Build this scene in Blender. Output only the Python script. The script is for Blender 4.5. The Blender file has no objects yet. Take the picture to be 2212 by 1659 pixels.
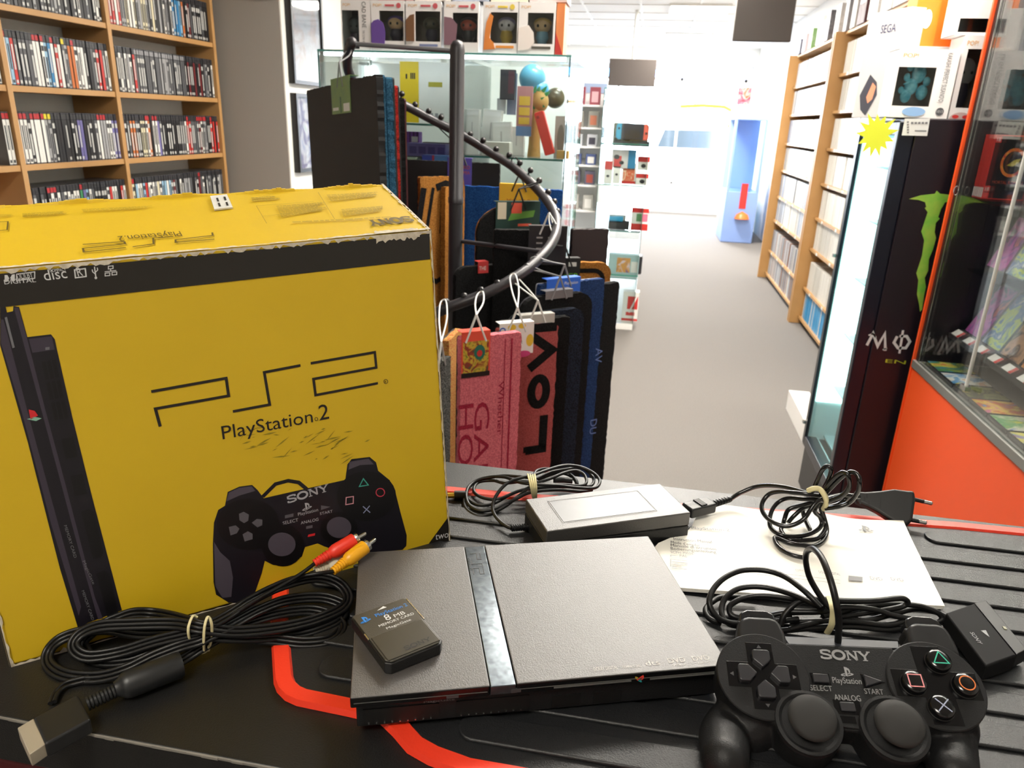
import bpy, bmesh, math, random
from mathutils import Vector, Matrix, Euler
from math import sin, cos, pi, radians
sc = bpy.context.scene
COL = sc.collection

# ------------------------------------------------------------------ camera
FPX, YAW, PITCH, ROLL = 1598.8, .167016, .341637, .037367
CAM = Vector((0, 0, 1.3436))
F_ = Vector((-sin(YAW)*cos(PITCH), cos(YAW)*cos(PITCH), -sin(PITCH)))
R0 = Vector((cos(YAW), sin(YAW), 0)); U0 = R0.cross(F_)
R_ = R0*cos(ROLL) + U0*sin(ROLL); U_ = U0*cos(ROLL) - R0*sin(ROLL)
cd = bpy.data.cameras.new('camera'); co = bpy.data.objects.new('camera', cd); COL.objects.link(co)
cd.sensor_width = 36; cd.lens = FPX/2212*36; cd.clip_start = .02; cd.clip_end = 200
co.matrix_world = Matrix(((R_.x, U_.x, -F_.x, CAM.x), (R_.y, U_.y, -F_.y, CAM.y), (R_.z, U_.z, -F_.z, CAM.z), (0, 0, 0, 1)))
cd.dof.use_dof = True; cd.dof.focus_distance = .56; cd.dof.aperture_fstop = 19
sc.camera = co

# ------------------------------------------------------------------ light and exposure
sc.view_settings.view_transform = 'Standard'; sc.view_settings.look = 'None'
sc.view_settings.gamma = 1; sc.view_settings.use_curve_mapping = False
sc.view_settings.exposure = 0.0
w = bpy.data.worlds.new('world'); sc.world = w; w.use_nodes = True
w.node_tree.nodes['Background'].inputs[0].default_value = (.82, .9, 1, 1)
w.node_tree.nodes['Background'].inputs[1].default_value = 36.0
def area(name, loc, rot, sx, sy, power, col):
    l = bpy.data.lights.new(name, 'AREA'); l.shape = 'RECTANGLE'; l.size = sx; l.size_y = sy
    l.energy = power; l.color = col
    o = bpy.data.objects.new(name, l); COL.objects.link(o); o.location = loc; o.rotation_euler = rot
    return o
def point(name, loc, power, col, r=.06):
    l = bpy.data.lights.new(name, 'POINT'); l.energy = power; l.color = col; l.shadow_soft_size = r
    o = bpy.data.objects.new(name, l); COL.objects.link(o); o.location = loc; return o
# the shop window guides the daylight of the sky indoors
pt = area('shopfront_portal', (-.14, 13.36, 1.32), (radians(-90), 0, 0), 3.1, 1.8, 1, (1, 1, 1)); pt.data.cycles.is_portal = True
# lit ceiling panels (their housings are built with the ceiling)
LAMPS = [(.42, 2.27, 66, 1.58, .16), (.12, 3.6, 48, .6, .9), (.35, 6.2, 75, .55, .55), (.35, 8.8, 105, .55, .55), (.35, 11.3, 115, .55, .55), (-.45, -.65, 12, .55, .55)]  # last entry is an added, unseen lamp that lights the carton's front
CEIL = 2.52
for i, (lx, ly, lp, lw, ld) in enumerate(LAMPS):
    area('panel_light', (lx, ly, CEIL-.03), (0, 0, 0), lw, ld, lp, (1, .95, .86))

# ------------------------------------------------------------------ helpers
def px(x, y, z=None, X=None, Y=None, pl=None):
    d = F_ + R_*((x-1106)/FPX) - U_*((y-829.5)/FPX)
    if z is not None: t = (z-CAM.z)/d.z
    elif X is not None: t = X/d.x
    elif Y is not None: t = Y/d.y
    else: t = (pl[0]-CAM).dot(pl[1])/d.dot(pl[1])
    return CAM + d*t
def zm(pts, ox, oy, s): return [(ox+p[0]*s, oy+p[1]*s) + tuple(p[2:]) for p in pts]
def lin(c):
    if isinstance(c, str):
        c = c.lstrip('#'); c = [int(c[i:i+2], 16)/255 for i in (0, 2, 4)]
    return tuple((v/12.92 if v <= .04045 else ((v+.055)/1.055)**2.4) for v in c[:3])
MATS = {}
def mat(name, col='#808080', rough=.5, metal=0, spec=.5, noise=None, bump=None, emit=0, emitcol=None, coat=0, sub=None):
    """noise=(scale, second colour, contrast)   bump=(scale, strength)"""
    if name in MATS: return MATS[name]
    m = bpy.data.materials.new(name); m.use_nodes = True; nt = m.node_tree; b = nt.nodes['Principled BSDF']
    c = lin(col)
    b.inputs['Base Color'].default_value = (*c, 1); b.inputs['Roughness'].default_value = rough
    b.inputs['Metallic'].default_value = metal; b.inputs['Specular IOR Level'].default_value = spec
    b.inputs['Coat Weight'].default_value = coat
    if emit:
        b.inputs['Emission Color'].default_value = (*lin(emitcol or col), 1); b.inputs['Emission Strength'].default_value = emit
    if noise or bump:
        tc = nt.nodes.new('ShaderNodeTexCoord')
    if noise:
        n = nt.nodes.new('ShaderNodeTexNoise'); n.inputs['Scale'].default_value = noise[0]; n.inputs['Detail'].default_value = 4
        nt.links.new(tc.outputs['Object'], n.inputs['Vector'])
        r = nt.nodes.new('ShaderNodeValToRGB'); k = noise[2] if len(noise) > 2 else .2
        r.color_ramp.elements[0].position = .5-k; r.color_ramp.elements[1].position = .5+k
        r.color_ramp.elements[0].color = (*lin(noise[1]), 1); r.color_ramp.elements[1].color = (*c, 1)
        nt.links.new(n.outputs['Fac'], r.inputs['Fac']); nt.links.new(r.outputs['Color'], b.inputs['Base Color'])
    if bump:
        n2 = nt.nodes.new('ShaderNodeTexNoise'); n2.inputs['Scale'].default_value = bump[0]; n2.inputs['Detail'].default_value = 3
        nt.links.new(tc.outputs['Object'], n2.inputs['Vector'])
        bn = nt.nodes.new('ShaderNodeBump'); bn.inputs['Strength'].default_value = bump[1]; bn.inputs['Distance'].default_value = .002
        nt.links.new(n2.outputs['Fac'], bn.inputs['Height']); nt.links.new(bn.outputs['Normal'], b.inputs['Normal'])
    MATS[name] = m; return m
def glassmat(name, tint=(.93, .98, .97), refl=.12):
    if name in MATS: return MATS[name]
    m = bpy.data.materials.new(name); m.use_nodes = True; nt = m.node_tree; nt.nodes.clear()
    o = nt.nodes.new('ShaderNodeOutputMaterial'); t = nt.nodes.new('ShaderNodeBsdfTransparent'); g = nt.nodes.new('ShaderNodeBsdfGlossy')
    t.inputs[0].default_value = (*tint, 1); g.inputs['Roughness'].default_value = .03
    fr = nt.nodes.new('ShaderNodeFresnel'); fr.inputs[0].default_value = 1.45
    mu = nt.nodes.new('ShaderNodeMath'); mu.operation = 'MULTIPLY'; mu.inputs[1].default_value = refl*8
    cl = nt.nodes.new('ShaderNodeClamp')
    mx = nt.nodes.new('ShaderNodeMixShader')
    nt.links.new(fr.outputs[0], mu.inputs[0]); nt.links.new(mu.outputs[0], cl.inputs[0]); nt.links.new(cl.outputs[0], mx.inputs[0])
    nt.links.new(t.outputs[0], mx.inputs[1]); nt.links.new(g.outputs[0], mx.inputs[2]); nt.links.new(mx.outputs[0], o.inputs[0])
    MATS[name] = m; return m
def artmat(name, cols, scale=30, rough=.35, seed=0):
    """blotchy printed picture in a few colours"""
    if name in MATS: return MATS[name]
    m = mat(name, cols[0], rough); nt = m.node_tree; b = nt.nodes['Principled BSDF']
    tc = nt.nodes.new('ShaderNodeTexCoord'); mp = nt.nodes.new('ShaderNodeMapping'); mp.inputs['Location'].default_value = (seed*3.1, seed*1.7, seed*.9)
    n = nt.nodes.new('ShaderNodeTexNoise'); n.inputs['Scale'].default_value = scale; n.inputs['Detail'].default_value = 2.5; n.inputs['Distortion'].default_value = 1.2
    r = nt.nodes.new('ShaderNodeValToRGB'); e = r.color_ramp.elements; r.color_ramp.interpolation = 'EASE'
    k = len(cols)
    for i, c in enumerate(cols):
        p = .3+.42*i/max(1, k-1)
        el = e[0] if i == 0 else (e[1] if i == 1 else e.new(p))
        el.position = p; el.color = (*lin(c), 1)
    nt.links.new(tc.outputs['Object'], mp.inputs[0]); nt.links.new(mp.outputs[0], n.inputs['Vector'])
    nt.links.new(n.outputs['Fac'], r.inputs['Fac']); nt.links.new(r.outputs['Color'], b.inputs['Base Color'])
    return m

def catmull(P, n=8, closed=False):
    P = [Vector(p) for p in P]; out = []; N = len(P)
    for i in range(N if closed else N-1):
        p1, p2 = P[i], P[(i+1) % N]
        p0 = P[(i-1) % N] if closed or i > 0 else p1*2-p2
        p3 = P[(i+2) % N] if closed or i < N-2 else p2*2-p1
        for j in range(n):
            t = j/n
            out.append(.5*((2*p1)+(p2-p0)*t+(2*p0-5*p1+4*p2-p3)*t*t+(3*p1-p0-3*p2+p3)*t**3))
    if not closed: out.append(P[-1])
    return out
def basis(o, x, y):
    x = Vector(x).normalized(); y = Vector(y); y = (y - x*y.dot(x)).normalized(); z = x.cross(y); o = Vector(o)
    return Matrix(((x.x, y.x, z.x, o.x), (x.y, y.y, z.y, o.y), (x.z, y.z, z.z, o.z), (0, 0, 0, 1)))
TXT = {}
class MB:
    def __init__(s, M=None): s.v = []; s.f = []; s.m = []; s.M = M or Matrix(); s.mi = 0
    def add(s, vs, fs, M=None):
        k = len(s.v); T = s.M @ M if M else s.M
        s.v += [T @ Vector(v) for v in vs]; s.f += [tuple(i+k for i in f) for f in fs]; s.m += [s.mi]*len(fs); return s
    def box(s, c, d, M=None):
        x, y, z = d[0]/2, d[1]/2, d[2]/2
        vs = [(c[0]+i*x, c[1]+j*y, c[2]+k*z) for k in (-1, 1) for j in (-1, 1) for i in (-1, 1)]
        return s.add(vs, [(0, 2, 3, 1), (4, 5, 7, 6), (0, 1, 5, 4), (2, 6, 7, 3), (0, 4, 6, 2), (1, 3, 7, 5)], M)
    def b2(s, lo, hi, M=None): return s.box([(a+b)/2 for a, b in zip(lo, hi)], [b-a for a, b in zip(lo, hi)], M)
    def hexa(s, p): return s.add(p, [(0, 3, 2, 1), (4, 5, 6, 7), (0, 1, 5, 4), (1, 2, 6, 5), (2, 3, 7, 6), (3, 0, 4, 7)])
    def poly(s, pts, M=None): return s.add(pts, [tuple(range(len(pts)))], M)
    def prism(s, pts, z0, z1, M=None):
        n = len(pts); a = sum(pts[i][0]*pts[(i+1) % n][1]-pts[(i+1) % n][0]*pts[i][1] for i in range(n))
        if a < 0: pts = pts[::-1]
        vs = [(p[0], p[1], z0) for p in pts] + [(p[0], p[1], z1) for p in pts]
        return s.add(vs, [tuple(range(n))[::-1], tuple(range(n, 2*n))] + [(i, (i+1) % n, n+(i+1) % n, n+i) for i in range(n)], M)
    def tube(s, P, r, n=8, closed=False, flat=1.0, up=None, M=None, caps=True):
        P = [Vector(p) for p in P]; N = len(P); vs = []; fs = []
        rs = r if isinstance(r, (list, tuple)) else [r]*N
        t0 = (P[1]-P[0]).normalized(); nn = Vector(up) if up else (t0.orthogonal())
        for i in range(N):
            a = P[i-1] if (i > 0 or closed) else P[i]; b = P[(i+1) % N] if (i < N-1 or closed) else P[i]
            t = (b-a)
            t = t.normalized() if t.length > 1e-9 else t0
            if up: nn = Vector(up)
            nn = nn - t*nn.dot(t)
            nn = nn.normalized() if nn.length > 1e-6 else t.orthogonal().normalized()
            bi = t.cross(nn)
            for j in range(n):
                an = 2*pi*j/n; vs.append(P[i]+nn*cos(an)*rs[i]*flat+bi*sin(an)*rs[i])
        L = N if closed else N-1
        for i in range(L):
            for j in range(n):
                a = i*n+j; b = i*n+(j+1) % n; c = ((i+1) % N)*n+(j+1) % n; d = ((i+1) % N)*n+j; fs.append((a, b, c, d))
        if not closed and caps: fs += [tuple(range(n))[::-1], tuple(range((N-1)*n, N*n))]
        return s.add(vs, fs, M)
    def cyl(s, a, b, r, n=16, r2=None, M=None): return s.tube([a, b], [r, r if r2 is None else r2], n, M=M)
    def lathe(s, prof, n=24, M=None):
        vs = []; fs = []; k = len(prof)
        for j in range(n):
            a = 2*pi*j/n
            for r, z in prof: vs.append((r*cos(a), r*sin(a), z))
        for j in range(n):
            for i in range(k-1): fs.append((j*k+i, ((j+1) % n)*k+i, ((j+1) % n)*k+i+1, j*k+i+1))
        return s.add(vs, fs, M)
    def ell(s, c, r, n=16, m=10, M=None):
        vs = []; fs = []
        for i in range(m+1):
            th = pi*i/m
            for j in range(n): vs.append((c[0]+r[0]*sin(th)*cos(2*pi*j/n), c[1]+r[1]*sin(th)*sin(2*pi*j/n), c[2]+r[2]*cos(th)))
        for i in range(m):
            for j in range(n): fs.append((i*n+j, (i+1)*n+j, (i+1)*n+(j+1) % n, i*n+(j+1) % n))
        return s.add(vs, fs, M)
    def stroke(s, pts, wd, M=None, th=.0002, closed=False):
        """flat line of width wd along 2D points in the frame M, a little thick"""
        pts = [Vector((p[0], p[1])) for p in pts]; N = len(pts); L = []
        for i in range(N):
            a = pts[i-1] if (i > 0 or closed) else None; b = pts[(i+1) % N] if (i < N-1 or closed) else None
            d1 = (pts[i]-a).normalized() if a is not None else None; d2 = (b-pts[i]).normalized() if b is not None else None
            if d1 is None: d1 = d2
            if d2 is None: d2 = d1
            n1 = Vector((-d1.y, d1.x)); n2 = Vector((-d2.y, d2.x)); mt = (n1+n2)
            mt = mt.normalized() if mt.length > 1e-6 else n1
            k = min(2.5, 1/max(.2, mt.dot(n1))); L.append(mt*k*wd/2)
        vs = [(*(p+l), th) for p, l in zip(pts, L)] + [(*(p-l), th) for p, l in zip(pts, L)]
        fs = [(N+i, N+(i+1) % N, (i+1) % N, i) for i in range(N if closed else N-1)]
        return s.add(vs, fs, M)
    def text(s, txt, M, h=.01, w=None, th=.0002, align='L', sx=1.0):
        if txt not in TXT:
            cu = bpy.data.curves.new('t', 'FONT'); cu.body = txt; cu.size = 1; cu.resolution_u = 3
            o = bpy.data.objects.new('t', cu); COL.objects.link(o)
            me = bpy.data.meshes.new_from_object(o.evaluated_get(bpy.context.evaluated_depsgraph_get()))
            TXT[txt] = ([tuple(v.co) for v in me.vertices], [tuple(p.vertices) for p in me.polygons])
            bpy.data.objects.remove(o); bpy.data.curves.remove(cu); bpy.data.meshes.remove(me)
        vs, fs = TXT[txt]
        x0 = min(v[0] for v in vs); x1 = max(v[0] for v in vs); k = h/.69; kx = (w/(x1-x0)) if w else k*sx
        W = (x1-x0)*kx; dx = {'L': 0, 'C': -W/2, 'R': -W}[align]
        return s.add([((v[0]-x0)*kx+dx, v[1]*k, th) for v in vs], fs, M)
    def build(s, name, mats, parent=None, world=True, bevel=0, smooth=None, seg=2, label=None, mods=()):
        me = bpy.data.meshes.new(name)
        inv = wm(parent).inverted() if (parent is not None and world) else Matrix()
        me.from_pydata([inv @ v for v in s.v], [], s.f)
        for m in (mats if isinstance(mats, (list, tuple)) else [mats]): me.materials.append(m)
        me.polygons.foreach_set('material_index', s.m); me.update()
        if smooth is not None:
            me.polygons.foreach_set('use_smooth', [True]*len(me.polygons)); me.set_sharp_from_angle(angle=radians(smooth))
        o = bpy.data.objects.new(name, me); COL.objects.link(o)
        if parent is not None: o.parent = parent
        if bevel:
            bm = bmesh.new(); bm.from_mesh(me); bmesh.ops.remove_doubles(bm, verts=bm.verts, dist=1e-6); bm.to_mesh(me); bm.free()
            b = o.modifiers.new('bevel', 'BEVEL'); b.width = bevel; b.segments = seg; b.limit_method = 'ANGLE'; b.angle_limit = radians(35)
            if smooth is None:
                me.polygons.foreach_set('use_smooth', [True]*len(me.polygons)); b.harden_normals = True
        if label: o['label'] = label
        return o
def wm(o):
    m = o.matrix_basis.copy()
    while o.parent is not None: o = o.parent; m = o.matrix_basis @ m
    return m
def tag(o, label, cat, group=None, kind=None):
    if label: o['label'] = label
    if cat: o['category'] = cat
    if group: o['group'] = group
    if kind: o['kind'] = kind
    return o
def thing(name, label, cat, loc=(0, 0, 0), rotz=0, group=None):
    o = bpy.data.objects.new(name, None); COL.objects.link(o); o.empty_display_size = .05
    o.location = loc; o.rotation_euler = (0, 0, rotz); return tag(o, label, cat, group)
def dup(root, loc=None, rotz=None, label=None, group=None, M=None):
    r = root.copy(); COL.objects.link(r)
    if M is not None: r.matrix_basis = M
    if loc is not None: r.location = loc
    if rotz is not None: r.rotation_euler = (0, 0, rotz)
    if label: r['label'] = label
    if group: r['group'] = group
    for ch in list(root.children):
        c = ch.copy(); COL.objects.link(c); c.parent = r
        for g in list(ch.children):
            d = g.copy(); COL.objects.link(d); d.parent = c
    return r
def struct(name, mb, m, **k): return tag(mb.build(name, m, **k), None, None, kind='structure')
ORD = ['first', 'second', 'third', 'fourth', 'fifth', 'sixth', 'seventh', 'eighth', 'ninth', 'tenth', 'eleventh', 'twelfth', 'thirteenth',
       'fourteenth', 'fifteenth', 'sixteenth', 'seventeenth', 'eighteenth', 'nineteenth', 'twentieth']
def nth(i):
    if i < 20: return ORD[i]
    n = i+1; return str(n) + ('th' if n % 100 in (11, 12, 13) else {1: 'st', 2: 'nd', 3: 'rd'}.get(n % 10, 'th'))
BLACKP = mat('black_plastic', '#141415', .38, bump=(900, .12))
GLOSSB = mat('gloss_black_plastic', '#0b0b0c', .16)
RUBBER = mat('cable_rubber', '#0b0b0c', .42, spec=.4)
BANDM = mat('rubber_band', '#d9cfa0', .6)
SILVER = mat('nickel_metal', '#c9c9c6', .25, 1)
WHITEPRINT = mat('white_print', '#c9c9c9', .6)
GREYPRINT = mat('grey_print', '#77777a', .5)
BLACKPRINT = mat('black_print', '#1c1612', .55)
random.seed(7)

# ------------------------------------------------------------------ room shell
CARPET = mat('grey_carpet', '#7d7874', .95, noise=(260, '#625e5a', .25), bump=(500, .5))
WALLM = mat('wall_paint', '#b9b4ae', .8, bump=(120, .06)); WHITEW = mat('white_paint', '#e9e8e4', .6)
CEILM = mat('ceiling_tile', '#e6e5e3', .85, bump=(200, .1)); OAK = mat('beech_veneer', '#bf935e', .45, noise=(6, '#b0834e', .3))
XL, XR, YB, YF = -2.5, 1.5, -1.6, 13.4
struct('floor', MB().b2((XL-.1, YB-.1, -.1), (XR+.1, YF+.1, 0)), CARPET)
c_ = MB().b2((XL-.1, YB-.1, CEIL), (XR+.1, YF+.1, CEIL+.1)); struct('ceiling', c_, CEILM)
g_ = MB()
for i in range(26): g_.b2((XL, YB+.6*i-.012, CEIL-.008), (XR, YB+.6*i+.012, CEIL+.002))
for i in range(7): g_.b2((XL+.45+.6*i-.012, YB, CEIL-.0079), (XL+.45+.6*i+.012, YF, CEIL+.002))
struct('trim_1', g_, WHITEW)
struct('wall_left', MB().b2((XL-.1, YB, 0), (XL, YF, CEIL)), WALLM)
struct('wall_right', MB().b2((XR, YB, 0), (XR+.1, YF, CEIL)), WHITEW)
struct('wall_back', MB().b2((XL, YB-.1, 0), (XR, YB, CEIL)), WALLM)
# the pillar: backlit shade coloured grey towards the counter, window-lit aisle side coloured white
pl_ = MB().b2((XL, 3.62, 0), (-1.79, 4.42, CEIL)); struct('wall_pillar', pl_, [mat('backlit_pillar_grey', '#a39d96', .8, bump=(120, .06))])
struct('trim_2', MB().b2((-1.79, 3.625, 0), (-1.786, 4.42, CEIL)), WHITEW)  # white sheet stands in for window light on this side
# shop front
f_ = MB().b2((XL, YF, 0), (.1, YF+.12, CEIL)).b2((.1, YF, 0), (XR, YF+.12, .04)).b2((.1, YF, 2.24), (XR, YF+.12, CEIL)).b2((1.42, YF, 0), (XR, YF+.12, CEIL))
f_ = MB().b2((XL, YF, 0), (-1.7, YF+.12, CEIL)).b2((-1.7, YF, 0), (XR, YF+.12, .42)).b2((-1.7, YF, 2.22), (XR, YF+.12, CEIL)).b2((1.42, YF, .42), (XR, YF+.12, 2.22))
struct('wall_front', f_, WHITEW)
struct('trim_3', MB().b2((-1.7, YF-.55, 0), (1.25, YF, .40)), WHITEW)      # window ledge
struct('trim_4', MB().b2((XL, YF-.5, 2.30), (XR, YF, CEIL)), WHITEW)       # boxed-in bulkhead over the window
wi = MB().b2((-1.7, YF+.04, .42), (1.42, YF+.05, 2.08)); win = struct('window_1', wi, glassmat('window_glass', (1, 1, 1), .05))
fr = MB()
for x in (-1.68, -.65, .38, 1.40): fr.b2((x-.02, YF+.02, .42), (x+.02, YF+.07, 2.22))
fr.b2((-1.7, YF+.02, 2.06), (1.42, YF+.07, 2.10)).b2((-1.7, YF+.02, .42), (1.42, YF+.07, .45))
fr.build('window_frame', WHITEW, win)
tr = MB().b2((-1.7, YF+.035, 2.10), (1.42, YF+.045, 2.22)); struct('window_2', tr, glassmat('blue_transom_glass', (.3, .55, .9), .05))
# outside: pavement, road and a parked car, all in hard daylight
struct('ground', MB().b2((-14, YF+.12, -.12), (14, 40, -.02)), mat('pale_pavement', '#b8b6b2', .9, noise=(8, '#a5a3a0', .3)))
car = thing('car', 'pale parked car in the glare outside the shop window', 'car', (.6, 17.5, 0))
cb = MB().prism([(-2.1, .3), (-2.1, .75), (-1.2, .85), (-.6, 1.38), (.9, 1.4), (1.6, .9), (2.2, .8), (2.25, .3)], -.8, .8, Matrix.Translation((.6, 17.5, -.02)) @ Matrix.Rotation(pi/2, 4, 'X'))
cb.build('body', mat('pale_car_paint', '#dfe0e0', .2, coat=.6), car, bevel=.06)
for s in (-1.35, 1.4):
    wq = MB().lathe([(0, -.1), (.3, -.1), (.33, -.06), (.33, .06), (.3, .1), (.2, .1), (.18, .07), (0, .08)], 28, Matrix.Translation((.6+s, 16.72, .31)) @ Matrix.Rotation(pi/2, 4, 'X'))
    wq.build('wheel', mat('tyre_black', '#232325', .7), car, smooth=40)
MB().prism([(-.5, .95), (-.38, 1.3), (.8, 1.32), (1.3, .95)], 0, .01, Matrix.Translation((.6, 16.69, -.02)) @ Matrix.Rotation(pi/2, 4, 'X')).build('side_window', mat('dark_car_glass', '#2c3236', .1), car)

# ceiling lights
for i, (lx, ly, lp, lw, ld) in enumerate(LAMPS):
    nm = ['long narrow ceiling batten light across the room just beyond the counter', 'square lit ceiling panel at the near end of the aisle', 'square lit ceiling panel over the middle of the aisle', 'square lit ceiling panel beyond the hanging screens', 'square lit ceiling panel nearest the shop window', 'added unseen ceiling panel behind the counter, lighting the carton front'][i]
    t = thing('ceiling_light', nm, 'ceiling light', (lx, ly, CEIL-.02), 0, 'ceiling lights')
    q = MB(); a, b = lw/2+.025, ld/2+.025
    for sx, sy, dx, dy in ((-a, 0, .02, 2*b), (a, 0, .02, 2*b), (0, -b, 2*a, .02), (0, b, 2*a, .02)): q.box((lx+sx, ly+sy, CEIL-.012), (dx, dy, .024))
    q.build('frame', WHITEW, t)
    MB().b2((lx-a+.01, ly-b+.01, CEIL-.02), (lx+a-.01, ly+b-.01, CEIL-.012)).build('diffuser', mat('lit_diffuser', '#fff6e6', .5, emit=20), t)

# ------------------------------------------------------------------ counter and its rubber mat
DESK = mat('black_laminate', '#161616', .42, noise=(700, '#0f0f0f', .3), bump=(900, .15))
dk = thing('counter', 'black laminate shop counter in the foreground', 'counter', (-.3, .49, 0))
MB().b2((-1.4, .29, .965), (.74, .692, 1.0)).build('worktop', DESK, dk, bevel=.0012)
eb = MB(); random.seed(3)
x = -1.4
while x < .74:
    dx = random.uniform(.004, .012); eb.b2((x, .2891-random.uniform(0, .0005), .9993-random.uniform(0, .0008)), (min(x+dx, .74), .2899, 1.0003)); x += dx
eb.build('worn_edge', mat('chipped_edge', '#77736b', .7), dk)
MB().b2((-1.4, .66, 0), (.74, .688, .965)).build('front_panel', DESK, dk)
MB().b2((-1.4, .32, .77), (.74, .66, .788)).build('shelf', DESK, dk)
MB().b2((-1.4, .31, 0), (-1.37, .66, .965)).b2((.71, .31, 0), (.74, .66, .965)).build('side_panel', DESK, dk)
# things lying on the shelf under the counter
rb = MB().b2((-.52, .34, .788), (-.31, .52, .90)); tag(rb.build('storage_box', mat('dark_red_card', '#5a1218', .6), bevel=.003), 'dark red box on the shelf under the counter edge', 'box')
pb = MB().tube(catmull([(-.285, .40, .80), (-.26, .42, .83), (-.20, .44, .84), (-.14, .43, .815)], 5), .022, 10); 
tag(pb.build('paper_roll', mat('crumpled_paper', '#b9a48e', .8, bump=(60, .8)), smooth=60), 'crumpled pale paper bundle under the counter edge', 'paper')

MATB = mat('rubber_mat_black', '#17181a', .45, bump=(1200, .2)); MATO = mat('rubber_mat_orange', '#e0361c', .45, bump=(700, .1))
mt = thing('counter_mat', 'black ribbed rubber counter mat with an orange border', 'counter mat', (.15, .48, 1.0))
outl = [(-.235, .622), (-.163, .6314), (-.0876, .6356), (.08, .655), (.3111, .6781), (.3725, .6805), (.60, .686), (.62, .67), (.62, .33), (.605, .312), (.05, .3045), (-.07, .3045),
        (-.092, .309), (-.106, .3145), (-.118, .3245), (-.128, .3315), (-.148, .3331), (-.183, .3346), (-.192, .3372), (-.200, .3425), (-.2055, .349), (-.2337, .3991), (-.258, .45), (-.262, .60), (-.255, .615)]
def inset(P, d):
    n = len(P); out = []
    for i in range(n):
        a, b, c = Vector(P[i-1]), Vector(P[i]), Vector(P[(i+1) % n])
        e1 = (b-a).normalized(); e2 = (c-b).normalized(); n1 = Vector((e1.y, -e1.x)); n2 = Vector((e2.y, -e2.x)); m = (n1+n2).normalized()
        out.append(b + m*d/max(.5, m.dot(n1)))
    return [tuple(p) for p in out]
BW = .0125; inn = inset(outl, BW)
MB().prism(inset(outl, .003), 1.0, 1.0022).build('base', MATB, mt)
q = MB(); n = len(outl); o2 = inset(outl, .0015); i2 = inset(outl, BW-.0015)
for r0, r1, z0, z1 in ((outl, o2, 1.0004, 1.0042), (o2, i2, 1.0042, 1.0042), (i2, inn, 1.0042, 1.002)):
    q.add([(*p, z0) for p in r0]+[(*p, z1) for p in r1], [(i, (i+1) % n, n+(i+1) % n, n+i) for i in range(n)])
q.build('border', MATO, mt, smooth=30)
def span(y, P):
    xs = []
    for i in range(len(P)):
        a, b = P[i], P[(i+1) % len(P)]
        if (a[1]-y)*(b[1]-y) < 0: xs.append(a[0]+(y-a[1])/(b[1]-a[1])*(b[0]-a[0]))
    return (min(xs), max(xs)) if len(xs) >= 2 else None
y = .3385
while y < .665:
    a = [span(y+d, inset(outl, BW+.009)) for d in (-.009, 0, .009)]
    if all(a):
        x0 = max(s[0] for s in a)+.004; x1 = min(s[1] for s in a)
        pts = []
        for cx_, sg in ((x0+.009, 1), (x1-.009, -1)):
            for k in range(9):
                an = pi/2+pi*k/8 if sg > 0 else -pi/2+pi*k/8
                pts.append((cx_+.0095*cos(an), y+.0105*sin(an)))
        MB().prism(pts, 1.0018, 1.0046).build('rib', MATB, mt, bevel=.0014, seg=3)
    y += .0305

# ------------------------------------------------------------------ yellow carton
def sony(mb, M, h, w, th=.0002):
    """slab-serif SONY lettering in strokes"""
    sx = w/4.6; t = h*.2; T = lambda P: [(p[0]*sx, p[1]*h) for p in P]; st = lambda P, k=1.0, **q: mb.stroke(T(P), t*k, M, th, **q)
    st([(.92, .70), (.90, .86), (.70, .92), (.35, .92), (.12, .84), (.12, .64), (.3, .55), (.72, .46), (.93, .36), (.93, .17), (.7, .08), (.32, .08), (.1, .14), (.08, .3)])
    st([(1.7+.52*cos(a*pi/12), .5+.43*sin(a*pi/12)) for a in range(24)], 1.25, closed=True)
    for x in (2.55, 3.3): st([(x, .04), (x, .96)], .9 if x > 3 else .7)
    st([(2.5, .96), (3.33, .04)], 1.1)
    for x0, x1, y in ((2.35, 2.75, .95), (2.35, 2.75, .05), (3.1, 3.5, .95)): st([(x0, y), (x1, y)], .5)
    st([(3.62, .95), (4.08, .45), (4.08, .05)], 1.1); st([(4.5, .95), (4.08, .45)], .8)
    for x0, x1, y in ((3.5, 3.85, .95), (4.32, 4.66, .95), (3.85, 4.3, .05)): st([(x0, y), (x1, y)], .5)
def pslogo(mb, M, h, th=.0002):
    """upright P standing in a lying S"""
    q = lambda P: mb.poly([(p[0]*h, p[1]*h, th) for p in P], M)
    q([(-.16, .0), (.04, -.06), (.04, .62), (.18, .56), (.2, .34), (.3, .32), (.36, .5), (.3, .72), (.1, .86), (-.16, .93)])
    q([(-.2, .02), (-.2, .16), (-.42, .1), (-.36, .04), (-.2, .08), (-.2, -.06), (-.5, -.02), (-.62, .08), (-.5, .18), (-.2, .28)])
    q([(.08, -.02), (.08, .1), (.36, .16), (.4, .21), (.3, .24), (.08, .17), (.08, .28), (.4, .32), (.6, .24), (.58, .14)])
def ps2logo(mb, M, strokes, wd, th=.00025):
    for s in strokes: mb.stroke(s, wd, M, th)
YEL = mat('carton_yellow', '#d2b01c', .48, noise=(14, '#c8a618', .5), bump=(300, .03))
CARD = mat('torn_cardboard', '#d8d0bd', .9, noise=(300, '#a89c88', .3)); BAND = mat('carton_black_print', '#1d1914', .4)
FBL, FBR = px(24, 1440, z=1.0), px(972, 1172, z=1.0)
cd_ = (FBR-FBL).normalized(); n0 = Vector((cd_.y, -cd_.x, 0)); LN = radians(-3)
cup = Vector((0, 0, 1))*cos(LN)+n0*sin(LN); cn = cd_.cross(cup).normalized()
if cn.dot(CAM-FBL) < 0: cn = -cn
FP = (FBL, cn)
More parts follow.
